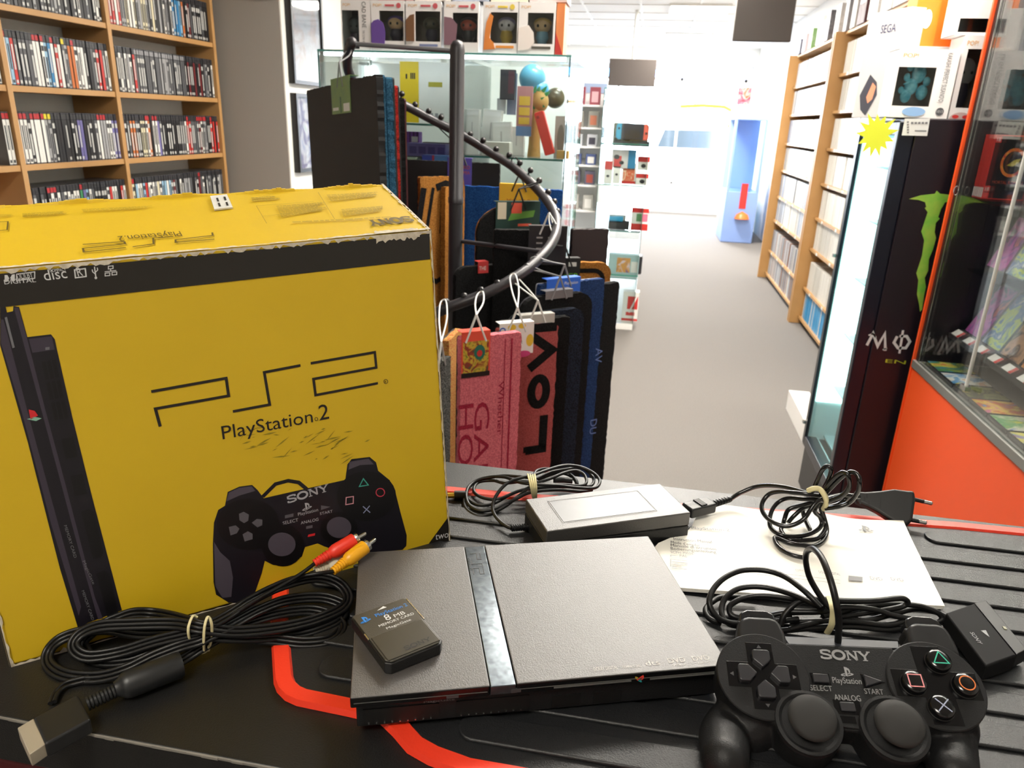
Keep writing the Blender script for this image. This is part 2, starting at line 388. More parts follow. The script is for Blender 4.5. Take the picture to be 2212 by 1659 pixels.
FTR = px(930, 497, pl=FP); A_ = px(5, 581, pl=FP); FTL = FTR+(A_-FTR).normalized()*.311
BTR = px(828, 399, pl=(FBL-cn*.098, cn)); BTL = FTL+(BTR-FTR)
hb = -n0*.098; BBL, BBR = FBL+hb, FBR+hb
bx = thing('carton', 'worn yellow console carton standing at the left of the counter', 'box', tuple((FBL+FBR)/2+hb/2))
m = MB(); m.hexa([FBL, FBR, BBR, BBL, FTL, FTR, BTR, BTL]); m.build('body', YEL, bx, bevel=.0022)
MF = basis(FBL, cd_, cup); MFi = MF.inverted()
if (MF.to_3x3() @ Vector((0, 0, 1))).dot(cn) < 0: print('carton frame flipped')
def fu(p): v = MFi @ px(p[0], p[1], pl=FP); return (v.x, v.y)
def fus(P, ox=0, oy=0, s=1): return [fu(p) for p in zm(P, ox, oy, s)]
def fpoly(mb, P, th, ox=0, oy=0, s=1): mb.poly([(u, v, th) for u, v in fus(P, ox, oy, s)], MF)
def ftext(mb, txt, a, b, h, th=.0004, full=True):
    a, b = fu(a), fu(b); d = Vector((b[0]-a[0], b[1]-a[1])); an = math.atan2(d.y, d.x)
    mb.text(txt, MF @ Matrix.Translation((a[0], a[1], 0)) @ Matrix.Rotation(an, 4, 'Z'), h, d.length if full else None, th)
def fell(mb, c, r, th, ox, oy, s, n=28, ring=0):
    P = [fu((ox+(c[0]+r[0]*cos(2*pi*i/n))*s, oy+(c[1]+r[1]*sin(2*pi*i/n))*s)) for i in range(n)]
    if ring: mb.stroke(P, ring, MF, th, closed=True)
    else: mb.poly([(*p, th) for p in P], MF)
Z1 = (0, 380, .45208); Z2 = (0, 900, .45746)
# black band along the top of the front, with its white symbols
m = MB(); ft = lambda t, e: MFi @ (FTL.lerp(FTR, t)+e)
m.poly([(v.x, v.y, .0003) for v in (ft(0, -cup*.0215), ft(.997, -cup*.0215), ft(.997, -cup*.0025), ft(0, -cup*.0025))], MF); m.build('top_band', BAND, bx)
m = MB()
for t, a, b, h in (('DIGITAL', (10, 614), (78, 609), .0026), ('disc', (97, 606), (146, 600), .0062), ('COMPACT', (108, 588), (143, 585), .0018)): ftext(m, t, a, b, h)
m.stroke(fus([(36, 606), (36, 592), (75, 587), (75, 601)]), .0005, MF, .0004, closed=True); ftext(m, 'DOLBY', (39, 604), (72, 599), .0034)
fpoly(m, [(10, 609), (10, 594), (16, 594), (20, 601), (17, 608)], .0004); fpoly(m, [(32, 607), (32, 592), (26, 593), (22, 600), (26, 607)], .0004)
m.stroke(fus([(163, 600), (161, 583), (184, 580), (186, 597)]), .0007, MF, .0004, closed=True); ftext(m, 'R', (169, 597), (180, 595), .0052)
m.stroke(fus([(207, 599), (204, 576)]), .0006, MF, .0004); m.stroke(fus([(206, 592), (200, 587), (199, 582)]), .0005, MF, .0004); m.stroke(fus([(206, 588), (211, 583), (210, 578)]), .0005, MF, .0004)
fell(m, (207, 600), (3, 3), .0004, 0, 0, 1, 10)
for c in ((232, 593), (247, 591), (239, 578)): m.stroke(fus([(c[0]-5, c[1]+3), (c[0]-5, c[1]-3), (c[0]+5, c[1]-4), (c[0]+5, c[1]+2)]), .0005, MF, .0004, closed=True)
m.stroke(fus([(226, 587), (251, 584)]), .0005, MF, .0004); m.stroke(fus([(239, 585), (239, 580)]), .0005, MF, .0004)
m.build('band_symbols', WHITEPRINT, bx)
# big logo
m = MB()
for s in ([(722, 1030), (1080, 966), (1092, 1050), (742, 1112), (765, 1197)], [(1112, 1125), (1288, 1092), (1262, 938), (1435, 905)], [(1484, 895), (1790, 842), (1797, 915), (1497, 970), (1507, 1047), (1805, 990)]):
    m.stroke(fus(s, *Z1), .0019, MF, .0003)
m.build('logo', BLACKPRINT, bx)
m = MB(); ftext(m, 'PlayStation', (481, 949), (676, 911.5), .0098, .0003); m.build('lettering', BLACKPRINT, bx); m = MB(); ftext(m, '2', (690, 908), (711, 904), .0118, .0003); m.build('numeral', BLACKPRINT, bx); m = MB()
fell(m, (683, 905), (3.4, 3.4), .0003, 0, 0, 1, 12, ring=.0004); fell(m, (833, 824), (4.5, 4.5), .0003, 0, 0, 1, 14, ring=.0004); ftext(m, 'R', (831, 827), (835, 826), .0014, .0003)
m.build('registered_marks', BLACKPRINT, bx)
# printed picture of the console down the left side
m = MB(); m.mi = 0
fpoly(m, [(0, 663), (12, 662), (15, 675), (28, 672), (29, 661), (41, 663), (59, 728), (110, 722), (118, 732), (123, 755), (156, 900), (198, 1070), (263, 1318), (190, 1345), (169, 1358), (130, 1230), (102, 1121), (60, 955), (0, 745)], .0002)
m.mi = 1
fpoly(m, [(30, 664), (40, 664), (58, 728), (98, 885), (140, 1040), (205, 1290), (222, 1335), (212, 1338), (180, 1225), (120, 1000), (80, 850)], .0003)
fpoly(m, [(2, 690), (8, 690), (60, 890), (120, 1110), (175, 1310), (170, 1330), (110, 1130), (50, 900), (2, 740)], .0003)
fpoly(m, [(62, 732), (112, 726), (118, 755), (70, 762)], .0003)
m.mi = 2
for a in range(3):
    for b in range(3):
        x0 = 90+a*11+b*10; y0 = 782+b*44+a*-2; fpoly(m, [(x0, y0), (x0+8, y0-2), (x0+16, y0+36), (x0+8, y0+38)], .0004)
for x0, y0 in ((132, 948), (152, 1028)): fpoly(m, [(x0, y0), (x0+26, y0-5), (x0+36, y0+38), (x0+10, y0+43)], .0004)
for x0, y0 in ((175, 1105), (208, 1238)): fpoly(m, [(x0, y0), (x0+16, y0-6), (x0+28, y0), (x0+48, y0+88), (x0+44, y0+98), (x0+26, y0+102)], .0004)
m.mi = 3; fpoly(m, [(10, 686), (15, 684), (32, 750), (27, 752)], .0004); fpoly(m, [(98, 750), (107, 749), (107, 755), (98, 756)], .0004)
ftext(m, 'MEMORY CARD', (138, 1135), (160, 1205), .0016, .0004); ftext(m, 'MagicGate', (178, 1212), (200, 1262), .0016, .0004); ftext(m, 'MEMORY CARD', (176, 1276), (198, 1340), .0016, .0004)
m.mi = 4; fpoly(m, [(62, 884), (75, 887), (82, 897), (74, 902), (66, 906)], .0005)
m.mi = 5; fpoly(m, [(58, 905), (74, 900), (90, 903), (78, 909)], .0005)
m.build('console_picture', [mat('print_black', '#15121a', .4), mat('print_plum', '#39323f', .4), mat('print_deep_black', '#08070a', .4), mat('print_grey', '#6b6b70', .45), mat('print_red', '#c9242c', .45), mat('print_teal', '#7fae9a', .45)], bx)
# printed picture of the controller
m = MB(); o = Z2
fpoly(m, [(1062, 420), (1075, 355), (1130, 330), (1190, 322), (1215, 345), (1245, 385), (1300, 372), (1630, 298), (1640, 225), (1660, 200), (1745, 190), (1775, 215), (1785, 255), (1840, 300), (1870, 370), (1890, 450), (1920, 560), (1918, 610), (1900, 628), (1760, 642), (1620, 640), (1530, 612), (1500, 598), (1440, 615), (1425, 660), (1345, 705), (1290, 700), (1250, 680), (1235, 740), (1200, 840), (1150, 875), (1080, 878), (1020, 840), (1008, 780), (1005, 600), (1010, 500), (1030, 440)], .0002, *o)
m.stroke(fus([(1240, 378), (1300, 318), (1360, 302), (1410, 310), (1448, 342)], *o), .0028, MF, .0002)
m.mi = 1
fpoly(m, [(1010, 590), (1040, 640), (1085, 680), (1100, 760), (1092, 850), (1050, 855), (1016, 800)], .0003, *o)
fpoly(m, [(1068, 400), (1080, 358), (1130, 335), (1188, 328), (1205, 350), (1130, 372)], .0003, *o); fpoly(m, [(1645, 250), (1650, 212), (1740, 198), (1765, 225), (1700, 228)], .0003, *o)
fell(m, (1330, 602), (65, 56), .0005, *o); fell(m, (1600, 522), (58, 50), .0005, *o)
m.mi = 2
fell(m, (1172, 508), (148, 122), .00028, *o); fell(m, (1730, 375), (140, 118), .00028, *o); fell(m, (1335, 606), (100, 100), .0004, *o); fell(m, (1600, 530), (88, 82), .0004, *o)
m.mi = 3
for P in ([(1128, 458), (1150, 448), (1175, 462), (1172, 490), (1152, 502), (1130, 488)], [(1188, 500), (1212, 482), (1238, 485), (1238, 512), (1215, 522)], [(1080, 520), (1112, 512), (1130, 528), (1118, 550), (1088, 560)], [(1145, 555), (1170, 540), (1192, 552), (1192, 578), (1155, 588)], [(1345, 480), (1345, 465), (1385, 456), (1385, 471)], [(1515, 440), (1515, 418), (1560, 425)], [(1445, 530), (1445, 517), (1475, 511), (1475, 524)]):
    fpoly(m, P, .0004, *o)
m.mi = 4
sony(m, MF @ Matrix.Translation((*fu(zm([(1358, 410)], *o)[0]), 0)) @ Matrix.Rotation(.09, 4, 'Z'), .0062, .0315, .0004)
pslogo(m, MF @ Matrix.Translation((*fu(zm([(1450, 437)], *o)[0]), 0)) @ Matrix.Rotation(.09, 4, 'Z'), .0062, .0004)
for t, a, b, h in (('PlayStation', (1407, 468), (1502, 445), .0026), ('SELECT', (1335, 510), (1408, 493), .0026), ('START', (1510, 464), (1570, 451), .0022), ('ANALOG', (1420, 508), (1503, 490), .0024)):
    q = zm([a, b], *o); ftext(m, t, q[0], q[1], h)
for c, mi in (((1717, 312), 5), ((1795, 357), 6), ((1650, 395), 7), ((1730, 437), 8)):
    m.mi = 2
    fell(m, c, (32, 30), .00035, *o, n=20); m.mi = mi; k = 21
    if mi == 5: m.stroke(fus([(c[0]-k, c[1]+17), (c[0]-2, c[1]-20), (c[0]+k, c[1]+10)], *o), .0008, MF, .0004, closed=True)
    if mi == 6: fell(m, c, (20, 19), .0004, *o, n=22, ring=.0008)
    if mi == 7: m.stroke(fus([(c[0]-18, c[1]+20), (c[0]-16, c[1]-14), (c[0]+18, c[1]-19), (c[0]+17, c[1]+14)], *o), .0008, MF, .0004, closed=True)
    if mi == 8:
        m.stroke(fus([(c[0]-17, c[1]-14), (c[0]+17, c[1]+15)], *o), .0008, MF, .0004); m.stroke(fus([(c[0]+15, c[1]-17), (c[0]-15, c[1]+18)], *o), .0008, MF, .0004)
m.mi = 9; fpoly(m, [(1452, 567), (1455, 556), (1487, 549), (1486, 560)], .0005, *o)
m.build('controller_picture', [MATS['print_black'], mat('print_grip_highlight', '#4b4550', .45), MATS['print_deep_black'], mat('print_pad_grey', '#58555c', .45), mat('print_silver', '#a5a4aa', .45), mat('print_green', '#3f9d8c', .45), mat('print_crimson', '#c23b4e', .45), mat('print_pink', '#c78a94', .45), mat('print_lilac', '#8a90b4', .45), MATS['print_red']], bx)
# corner flash
m = MB(); fpoly(m, [(917, 1186), (969, 1115), (973, 1172)], .0003); m.mi = 1; ftext(m, 'two', (940, 1166), (968, 1160), .0062); m.build('corner_flash', [BAND, WHITEPRINT], bx)
# scuffs
m = MB(); random.seed(11)
for i in range(46):
    cx_, cy_ = random.gauss(1560, 70) if i % 3 == 0 else random.uniform(1150, 1640), random.gauss(95, 30) if i % 3 == 0 else random.uniform(50, 205)
    l = random.uniform(6, 45); a = random.gauss(-.35, .25); w_ = random.uniform(1.2, 4.5)
    P = [(cx_-l*cos(a), cy_-l*sin(a)), (cx_, cy_-w_), (cx_+l*cos(a), cy_+l*sin(a)), (cx_, cy_+w_)]
    fpoly(m, P, .0002, *Z2)
m.build('scuff_marks', mat('scuff', '#8f7f16', .6), bx)
# printing on top
tn = (FTR-FTL).cross(BTR-FTR).normalized(); TP = (FTR, tn); tb = (BTR-FTR).normalized()
MT = basis(FTR, FTL-FTR, FTR-BTR); MTi = MT.inverted()
def tu(p): v = MTi @ px(p[0], p[1], pl=TP); return (v.x, v.y)
def tus(P, ox=0, oy=0, s=1): return [tu(p) for p in zm(P, ox, oy, s)]
m = MB()
for s in ([(397, 336), (595, 322), (600, 333), (398, 355), (402, 372), (603, 351)], [(635, 347), (735, 333), (733, 305), (828, 298)], [(1025, 310), (840, 326), (840, 313), (1017, 292), (1015, 278)]): m.stroke(tus(s, *Z1), .0012, MT, .0012)
a, b = tus([(860, 272), (562, 297)], *Z1); m.text('PlayStation.2', MT @ Matrix.Translation((*a, 0)) @ Matrix.Rotation(math.atan2(b[1]-a[1], b[0]-a[0]), 4, 'Z'), .0085, math.hypot(b[0]-a[0], b[1]-a[1]), .0012)
a, b = tus([(1950, 198), (1748, 220)], *Z1); sony(m, MT @ Matrix.Translation((*a, 0)) @ Matrix.Rotation(math.atan2(b[1]-a[1], b[0]-a[0]), 4, 'Z'), .011, math.hypot(b[0]-a[0], b[1]-a[1]), .0012)
m.stroke(tus([(0, 270), (36, 266), (40, 226), (0, 228)], *Z1), .0008, MT, .0012)
m.build('top_logo', mat('brown_print', '#5a4a12', .5), bx)
m = MB()
def block(c, rows):
    a, b, c_, d = [Vector(p) for p in tus(c, *Z1)]
    for i in range(rows):
        t = (i+.5)/rows; p, q = a.lerp(d, t), b.lerp(c_, t); e = random.uniform(.75, 1)
        x = 0
        while x < e:
            k = random.uniform(.03, .12); m.stroke([p.lerp(q, x), p.lerp(q, min(e, x+k))], (a-d).length/rows*.5, MT, .0012); x += k+.012
for c, r in (([(1345, 205), (1575, 165), (1555, 130), (1320, 150)], 8), ([(1640, 200), (1870, 168), (1850, 148), (1630, 165)], 5), ([(1580, 128), (1830, 100), (1810, 82), (1560, 96)], 5), ([(1400, 232), (1900, 205), (1895, 198), (1395, 224)], 1), ([(110, 205), (320, 188), (318, 176), (108, 186)], 4), ([(400, 180), (730, 162), (728, 150), (390, 166)], 4), ([(0, 205), (70, 200), (68, 190), (0, 192)], 4), ([(1205, 130), (1350, 118), (1345, 98), (1200, 108)], 2)): block(c, r)
for P in ([(1275, 235), (1225, 150), (1500, 130)], [(1255, 200), (1570, 165)], [(1520, 85), (1600, 215)]): m.stroke(tus(P, *Z1), .0005, MT, .0012)
m.build('top_small_print', mat('ochre_print', '#a2891b', .5), bx)
# torn and worn edges
m = MB(); random.seed(5)
def rag(a, b, ia, ib, lo, hi, n, off):
    """ragged strip along an edge; ia, ib are the two in-face directions it eats into"""
    for inn_, on in ((ia, ib), (ib, ia)):
        A = []; B = []
        for i in range(n+1):
            p = a.lerp(b, i/n); A.append(p-inn_*0+on*-0+(-on)*off); B.append(p+inn_*random.uniform(lo, hi)+(-on)*off)
        m.add(A+B, [(i, i+1, n+2+i, n+1+i) for i in range(n)])
e1 = -cup; e2 = tb
rag(FTL+(FTR-FTL)*.0, FTR, e1, e2, .0004, .0032, 130, .0006)
rag(FTL.lerp(FTR, .86), FTL.lerp(FTR, .97), e1, e2, .003, .006, 20, .0009)
rag(FTR, BTR, (FBR-FTR).normalized(), -cd_, .0005, .004, 40, .0008)
rag(FBR, FTR, -cd_, (BTR-FTR).normalized(), .0003, .0016, 60, .0007)
rag(FBL, FBL.lerp(FBR, .12), cup, -n0, .001, .004, 14, .0008); rag(FBL, FBL+(FTL-FBL)*.35, cd_, -n0, .0004, .002, 24, .0008)
rag(FBL, FBR, cup, -n0, .0002, .0012, 90, .0006)
m.build('torn_edges', CARD, bx)
m = MB()
for i in range(90):   # crumpled rear edge of the lid
    p = BTL.lerp(BTR, i/90); q = BTL.lerp(BTR, (i+1)/90); h0 = .003*(.5+.5*sin(i*.33))*random.uniform(.5, 1.2)
    m.hexa([p-tb*.004, q-tb*.004, q, p, p-tb*.003+tn*h0, q-tb*.003+tn*h0, q+tn*h0*.8, p+tn*h0*.8])
m.build('crumpled_lid_edge', YEL, bx)
# tape tab on the lid
m = MB(); P = tus([(1005, 107), (1085, 98), (1113, 160), (1025, 170)], *Z1); m.add([(*p, .0018) for p in P]+[(*p, .0006) for p in P], [(0, 1, 2, 3), (4, 7, 6, 5), (0, 4, 5, 1), (1, 5, 6, 2), (2, 6, 7, 3), (3, 7, 4, 0)], MT)
m.mi = 1
for c in ((1040, 128), (1075, 122), (1048, 152), (1085, 148)): m.poly([(*p, .0022) for p in tus([(c[0]-7, c[1]-9), (c[0]+3, c[1]-10), (c[0]+9, c[1]+7), (c[0]-1, c[1]+8)], *Z1)], MT)
m.build('tape_tab', [mat('clear_tape', '#d9d8d2', .25), BLACKPRINT], bx, label='clear tape tab with black marks')

# ------------------------------------------------------------------ slim console
CA = .3401; cc = Vector((-.05699, .42662, 1.0046)); 
cs = thing('games_console', 'slim black games console lying flat in the middle of the counter', 'games console', tuple(cc), CA)
CT = mat('console_lid', '#4b4745', .44, noise=(1500, '#373433', .35), bump=(1500, .18), spec=1.0)
MC = Matrix.Translation(cc) @ Matrix.Rotation(CA, 4, 'Z'); X2, Y2 = .115, .076
def lidbox(lo, hi):
    m = MB(MC).b2(lo, hi); m.m = [1, 0, 1, 1, 1, 1]; return m
H = 1.031-cc.z
MB(MC).b2((-X2+.003, -Y2+.0035, .0015), (X2-.003, Y2-.002, .0175)).build('lower_shell', BLACKP, cs, bevel=.0012)
MB(MC).b2((-X2+.002, -Y2+.0055, .0168), (X2-.002, Y2-.003, .0195)).build('groove', mat('recess_black', '#050505', .5), cs)
lidbox((-X2, -Y2, .0190), (-.0345, Y2, H)).build('lid_left', [CT, GLOSSB], cs, bevel=.0009)
lidbox((-.0187, -Y2, .0190), (X2, Y2, H)).build('lid_right', [CT, GLOSSB], cs, bevel=.0009)
st_ = mat('scratched_chrome', '#6d747a', .2, .85, noise=(260, '#454b50', .3)); 
MB(MC).b2((-.0342, -Y2, .0195), (-.0190, Y2, H-.0006)).build('stripe', st_, cs, bevel=.0005)
m = MB(MC)
T_ = lambda x, y: Matrix.Translation((x, y, H-.0006)) @ Matrix.Rotation(-pi/2, 4, 'Z')
for s in ([(0, 8), (9, 8), (9, 5), (0, 5), (0, 0)], [(10, 0), (15, 0), (15, 8), (20, 8)], [(21, 8), (29, 8), (29, 5), (21, 5), (21, 0), (29, 0)]): m.stroke([(p[0]*.00095, p[1]*.00095) for p in s], .0006, T_(-.0312, .066))
m.text('PlayStation 2', T_(-.0333, .060), .0015, .016); m.build('stripe_logo', mat('engraved_dark', '#08090a', .4), cs)
m = MB(MC); Tt = lambda x, y: Matrix.Translation((x, y, H))
for t, x, y, h, wd in (('DOLBY DIGITAL', .030, -.071, .0028, .015), ('dts', .063, -.0705, .0042, .009), ('DVD', .078, -.070, .0042, .011), ('DVD', .094, -.070, .0042, .011), ('VIDEO', .0795, -.0728, .0013, .008), ('AUDIO', .0955, -.0728, .0013, .008), ('COMPACT DISC', .048, -.071, .002, .012)): m.text(t, Tt(x, y), h, wd)
m.build('lid_marks', mat('faint_grey_print', '#aaa59f', .45), cs)
# front edge details: drive seam, card slots, controller ports
yf = -Y2
for x0, x1, z0, z1 in ((-.060, -.053, .0205, .0225), (-.022, -.016, .0205, .0228)): MB(MC).b2((x0, yf-.0006, z0), (x1, yf+.001, z1)).build('button', mat('dark_grey_plastic', '#3a3a3c', .35), cs)
m = MB(MC)
m.b2((-.113, yf-.0002, .0222), (-.036, yf+.0004, .0226)).b2((-.017, yf-.0002, .0222), (.113, yf+.0004, .0226)).b2((.004, yf-.0004, .0208), (.052, yf, .0217)).b2((.064, yf-.0004, .0208), (.112, yf, .0217))
m.build('front_lines', mat('edge_sheen', '#5a5a58', .3), cs)
m = MB(MC)
for x0 in (-.108, -.054): MB(MC).b2((x0, yf+.0028, .0035), (x0+.044, yf+.0045, .0145)).build('card_slot', MATS['recess_black'], cs)
for x0 in (.004, .030): MB(MC).b2((x0, yf+.0028, .004), (x0+.018, yf+.0045, .012)).build('port', MATS['recess_black'], cs)
m = MB(MC)
for x0 in (-.105, -.051):
    for i in range(9): m.box((x0+i*.0045, yf+.0026, .0045), (.0008, .0006, .0008))
m.build('slot_pins', SILVER, cs)
m = MB(MC); fm_ = lambda x, z: Matrix.Translation((x, yf+.0033, z)) @ Matrix.Rotation(pi/2, 4, 'X')
m.text('MagicGate', fm_(-.073, .0155), .0018, .018); m.build('front_lettering', GREYPRINT, cs)
m = MB(MC); fm2 = Matrix.Translation((.056, yf, .0213)) @ Matrix.Rotation(pi/2, 4, 'X') @ Matrix.Rotation(-.9, 4, 'Z'); pslogo(m, fm2, .0052); m.m[:1] = [1]; m.m[1:] = [0, 2]
m.build('emblem', [mat('emblem_yellow', '#b9a13a', .4), mat('emblem_red', '#d6382e', .4), mat('emblem_teal', '#2f9aa0', .4)], cs)

# memory card on the console
P = [px(*p, z=1.0405) for p in ((765, 1325), (880, 1287), (958, 1382), (822, 1440))]
d1 = (P[1]-P[0]+P[2]-P[3]).normalized(); o_ = sum(P, Vector())/4; o_.z = 1.0312
mc = thing('memory_card', 'black 8MB memory card lying on the console lid', 'memory card', tuple(o_), math.atan2(d1.y, d1.x))
MM = wm(mc); a, b = .0195, .0268
outl2 = [(-a+.003, -b), (a-.003, -b), (a, -b+.003), (a, b-.0015), (a-.0015, b), (-a+.0015, b), (-a, b-.0015), (-a, -b+.003)]
GUN = mat('card_gunmetal', '#4b4841', .33, .35, bump=(1500, .1))
MB(MM).prism(outl2, 0, .0078).build('shell', BLACKP, mc, bevel=.0008)
MB(MM).prism([(p[0]*.955, p[1]*.965) for p in outl2], .0077, .0088).build('face_plate', GUN, mc, bevel=.0004)
MB(MM).b2((-a*.9, -b*.93, .0086), (a*.9, -.0005, .0094)).build('grip_panel', mat('card_gunmetal_dark', '#46433c', .3, .35), mc, bevel=.0004)
m = MB(MM); t = lambda x, y: Matrix.Translation((x, y, .0088))
m.mi = 0; m.text('PlayStation 2', t(-.006, .0165), .0032, .0225); pslogo(m, t(-.0135, .0155), .0062)
m.mi = 1; m.text('8', t(-.002, .0098), .0058); m.text('MB', t(.004, .0098), .0034, .0075); m.text('MEMORY CARD', t(-.0085, .0062), .0023, .0245); m.text('MagicGate', t(-.0055, .0018), .002, .017)
m.poly([(-.003, .0222, .0002), (.004, .0222, .0002), (.0025, .0245, .0002), (.0005, .0236, .0002)], t(0, 0))
m.build('face_lettering', [mat('blue_print', '#2f7fd0', .4), WHITEPRINT], mc)
m = MB(MM); sony(m, Matrix.Translation((-.005, -.0225, .0094)), .0036, .0178); m.build('engraved_lettering', mat('engraved_black', '#0c0b0a', .5), mc)
for sx in (-1, 1): MB(MM).b2((sx*a*.985-.0004, -.001, .008), (sx*a*.985+.0004, b*.9 if sx > 0 else b*.2, .0089)).build('edge_highlight', SILVER, mc)  # bright strips stand in for highlights on the card's edges

# ------------------------------------------------------------------ cables
TOC = Vector((0, -.64, .77))
def pz(P):
    out = []
    for p in P:   # a cable never passes through the carton's face: it leans against it instead
        v = px(p[0], p[1], z=1+p[2]*.001)
        if p[0] < 950 and (v-FBL).dot(cn) < .0035: v = px(p[0], p[1], pl=(FBL+cn*.0035, cn))
        out.append(v)
    return out
def ribbon(mb, P, r, gap, k=3, closed=False, n=7):
    C = catmull(P, 6, closed); N = len(C)
    for j in range(k):
        o = (j-(k-1)/2)*gap; L = []
        for i in range(N):
            a = C[i-1] if i or closed else C[i]; b = C[(i+1) % N] if i < N-1 or closed else C[i]
            t = (b-a).normalized(); L.append(C[i]+t.cross(TOC).normalized()*o)
        mb.tube(L, r, n, closed)
def cable(mb, P, r, closed=False, n=8, sub=6): mb.tube(catmull(P, sub, closed), r, n, closed)

av = thing('video_cable', 'black audio video cable bundle in front of the yellow carton, tied by a rubber band', 'cable', tuple(px(430, 1400, z=1.0)))
m = MB()
ribbon(m, pz([(432, 1356, 28), (375, 1347, 26), (289, 1348, 24), (219, 1352, 22), (179, 1366, 18), (159, 1388, 14), (166, 1408, 11), (196, 1418, 9), (260, 1408, 10), (332, 1386, 16), (404, 1368, 22), (440, 1356, 26), (490, 1330, 28), (545, 1295, 26), (600, 1268, 24), (660, 1250, 22), (700, 1248, 20), (735, 1262, 16), (752, 1288, 12), (742, 1311, 10), (700, 1332, 10), (645, 1348, 12), (580, 1359, 16), (500, 1364, 20)]), .00145, .0027, closed=True)
ribbon(m, pz([(440, 1370, 20), (380, 1367, 16), (300, 1368, 12), (230, 1358, 12), (173, 1366, 8), (130, 1381, 6), (106, 1405, 4), (103, 1431, 3), (123, 1451, 3), (162, 1462, 3), (217, 1462, 4), (274, 1446, 8), (332, 1418, 12), (390, 1396, 16), (440, 1380, 20), (500, 1350, 22), (560, 1318, 18), (620, 1296, 14), (690, 1290, 11), (735, 1302, 8), (744, 1318, 6), (730, 1338, 6), (690, 1356, 6), (640, 1368, 6), (560, 1376, 10), (500, 1376, 16)]), .00145, .0027, closed=True)
ribbon(m, pz([(430, 1350, 22), (375, 1334, 18), (332, 1326, 14), (289, 1325, 12), (254, 1336, 10), (219, 1352, 8), (185, 1378, 5), (180, 1400, 4), (210, 1426, 4), (280, 1424, 6), (350, 1396, 10), (440, 1372, 14), (520, 1348, 14), (600, 1326, 10), (670, 1318, 7), (715, 1330, 5), (738, 1354, 4), (715, 1380, 4), (660, 1388, 4), (600, 1382, 6), (520, 1374, 12)]), .00145, .0027, closed=True)
cable(m, pz([(430, 1360, 24), (500, 1328, 27), (560, 1292, 30), (620, 1258, 31), (655, 1236, 32), (680, 1217, 34)]), .0014)
cable(m, pz([(440, 1352, 26), (540, 1290, 28), (620, 1252, 28), (680, 1240, 29), (722, 1234, 34)]), .0014)
cable(m, pz([(480, 1340, 22), (600, 1272, 24), (650, 1248, 24), (682, 1234, 27)]), .0014)
ribbon(m, pz([(470, 1378, 14), (435, 1398, 12), (408, 1416, 9.5), (380, 1432, 9)]), .00145, .0027)
ribbon(m, pz([(113, 1518, 2.5), (122, 1496, 2.5), (140, 1480, 2.5), (165, 1472, 2.5), (200, 1464, 2.5)]), .00145, .0027, k=2)
m.build('cord', RUBBER, av, smooth=60)
m = MB()
for P in ([(1490, 800, 5), (1430, 720, 16), (1408, 620, 29), (1440, 525, 35), (1475, 530, 33)], [(1490, 800, 5), (1540, 788, 7), (1565, 745, 14)], [(1560, 780, 8), (1582, 690, 19), (1582, 580, 31), (1556, 528, 36), (1532, 590, 33), (1524, 690, 23), (1526, 780, 11)]):
    cable(m, pz(zm(P, 0, 1180, .28881)), .0009, n=6)
m.build('rubber_band', BANDM, av, smooth=60)
# ferrite, relief, console plug
a, b = px(262, 1484, z=1.0093), px(392, 1434, z=1.0093)
ax = (b-a).normalized(); MX = basis(a, Vector((0, 0, 1)).cross(ax), Vector((0, 0, 1))) ; L = (b-a).length
if (MX.to_3x3() @ Vector((0, 0, 1))).dot(ax) < 0: MX = basis(a, -Vector((0, 0, 1)).cross(ax), Vector((0, 0, 1)))
MB().lathe([(0, -.0035), (.0046, -.0035), (.0056, -.001), (.0066, 0), (.0078, .0015), (.0085, .004), (.0085, L-.002), (.0078, L), (0, L)], 28, MX).build('ferrite_core', mat('soft_black_plastic', '#1a1b1c', .42), av, smooth=35)
a2 = px(188, 1521, z=1.0075); b2_ = px(258, 1488, z=1.009); d = (b2_-a2); prof = [(0, 0)]
for i in range(9): z0 = d.length*i/9; prof += [(.0042, z0), (.0042, z0+d.length/15), (.003, z0+d.length/15+.0003), (.003, z0+d.length/9-.0003)]
prof.append((0, d.length)); dn = d.normalized(); MX = basis(a2, dn.orthogonal(), dn.cross(dn.orthogonal()))
MB().lathe(prof, 18, MX).build('strain_relief', MATS['soft_black_plastic'], av, smooth=30)
q = [px(*p, z=1.0125) for p in ((72, 1550), (97, 1607.5), (196, 1553), (167.5, 1498))]; dz = Vector((0, 0, -.0105))
MB().hexa([p+dz for p in q]+q).build('connector_body', MATS['soft_black_plastic'], av, bevel=.0015, seg=3)
q = [px(*p, z=1.0116) for p in ((37.5, 1572), (63.5, 1630), (98, 1606.5), (72.5, 1551.5))]; dz = Vector((0, 0, -.0085))
MB().hexa([p+dz for p in q]+q).build('connector_shell', mat('tin_shell', '#b3a996', .45, .35), av, bevel=.0005)
def rca(name, a, b, c, m_, lab):
    ax = (b-a).normalized(); L = (b-a).length; f = L/.034
    MX = basis(a, ax.orthogonal(), ax.cross(ax.orthogonal()))
    prof = [(0, 0)]
    for i in range(6): z0 = .013*f*i/6; r = .0026+.0012*i/6; prof += [(r+.0004, z0), (r+.0004, z0+.0013*f), (r-.0002, z0+.0014*f), (r-.0002, z0+.0021*f)]
    prof += [(.0046, .0145*f), (.0054, .0175*f), (.0054, .0335*f), (.0050, L), (0, L)]
    o = MB().lathe(prof, 22, MX).build(name, m_, av, smooth=35, label=lab)
    t = MB().lathe([(0, L), (.0040, L), (.0043, L+.0005), (.0043, L+.0028), (.0034, L+.003), (.0034, L+.0010), (.0016, L+.001), (.0016, L+.0088), (.0011, L+.0098), (0, L+.0098)], 18, MX)
    t.build('contact', SILVER, o, smooth=35)
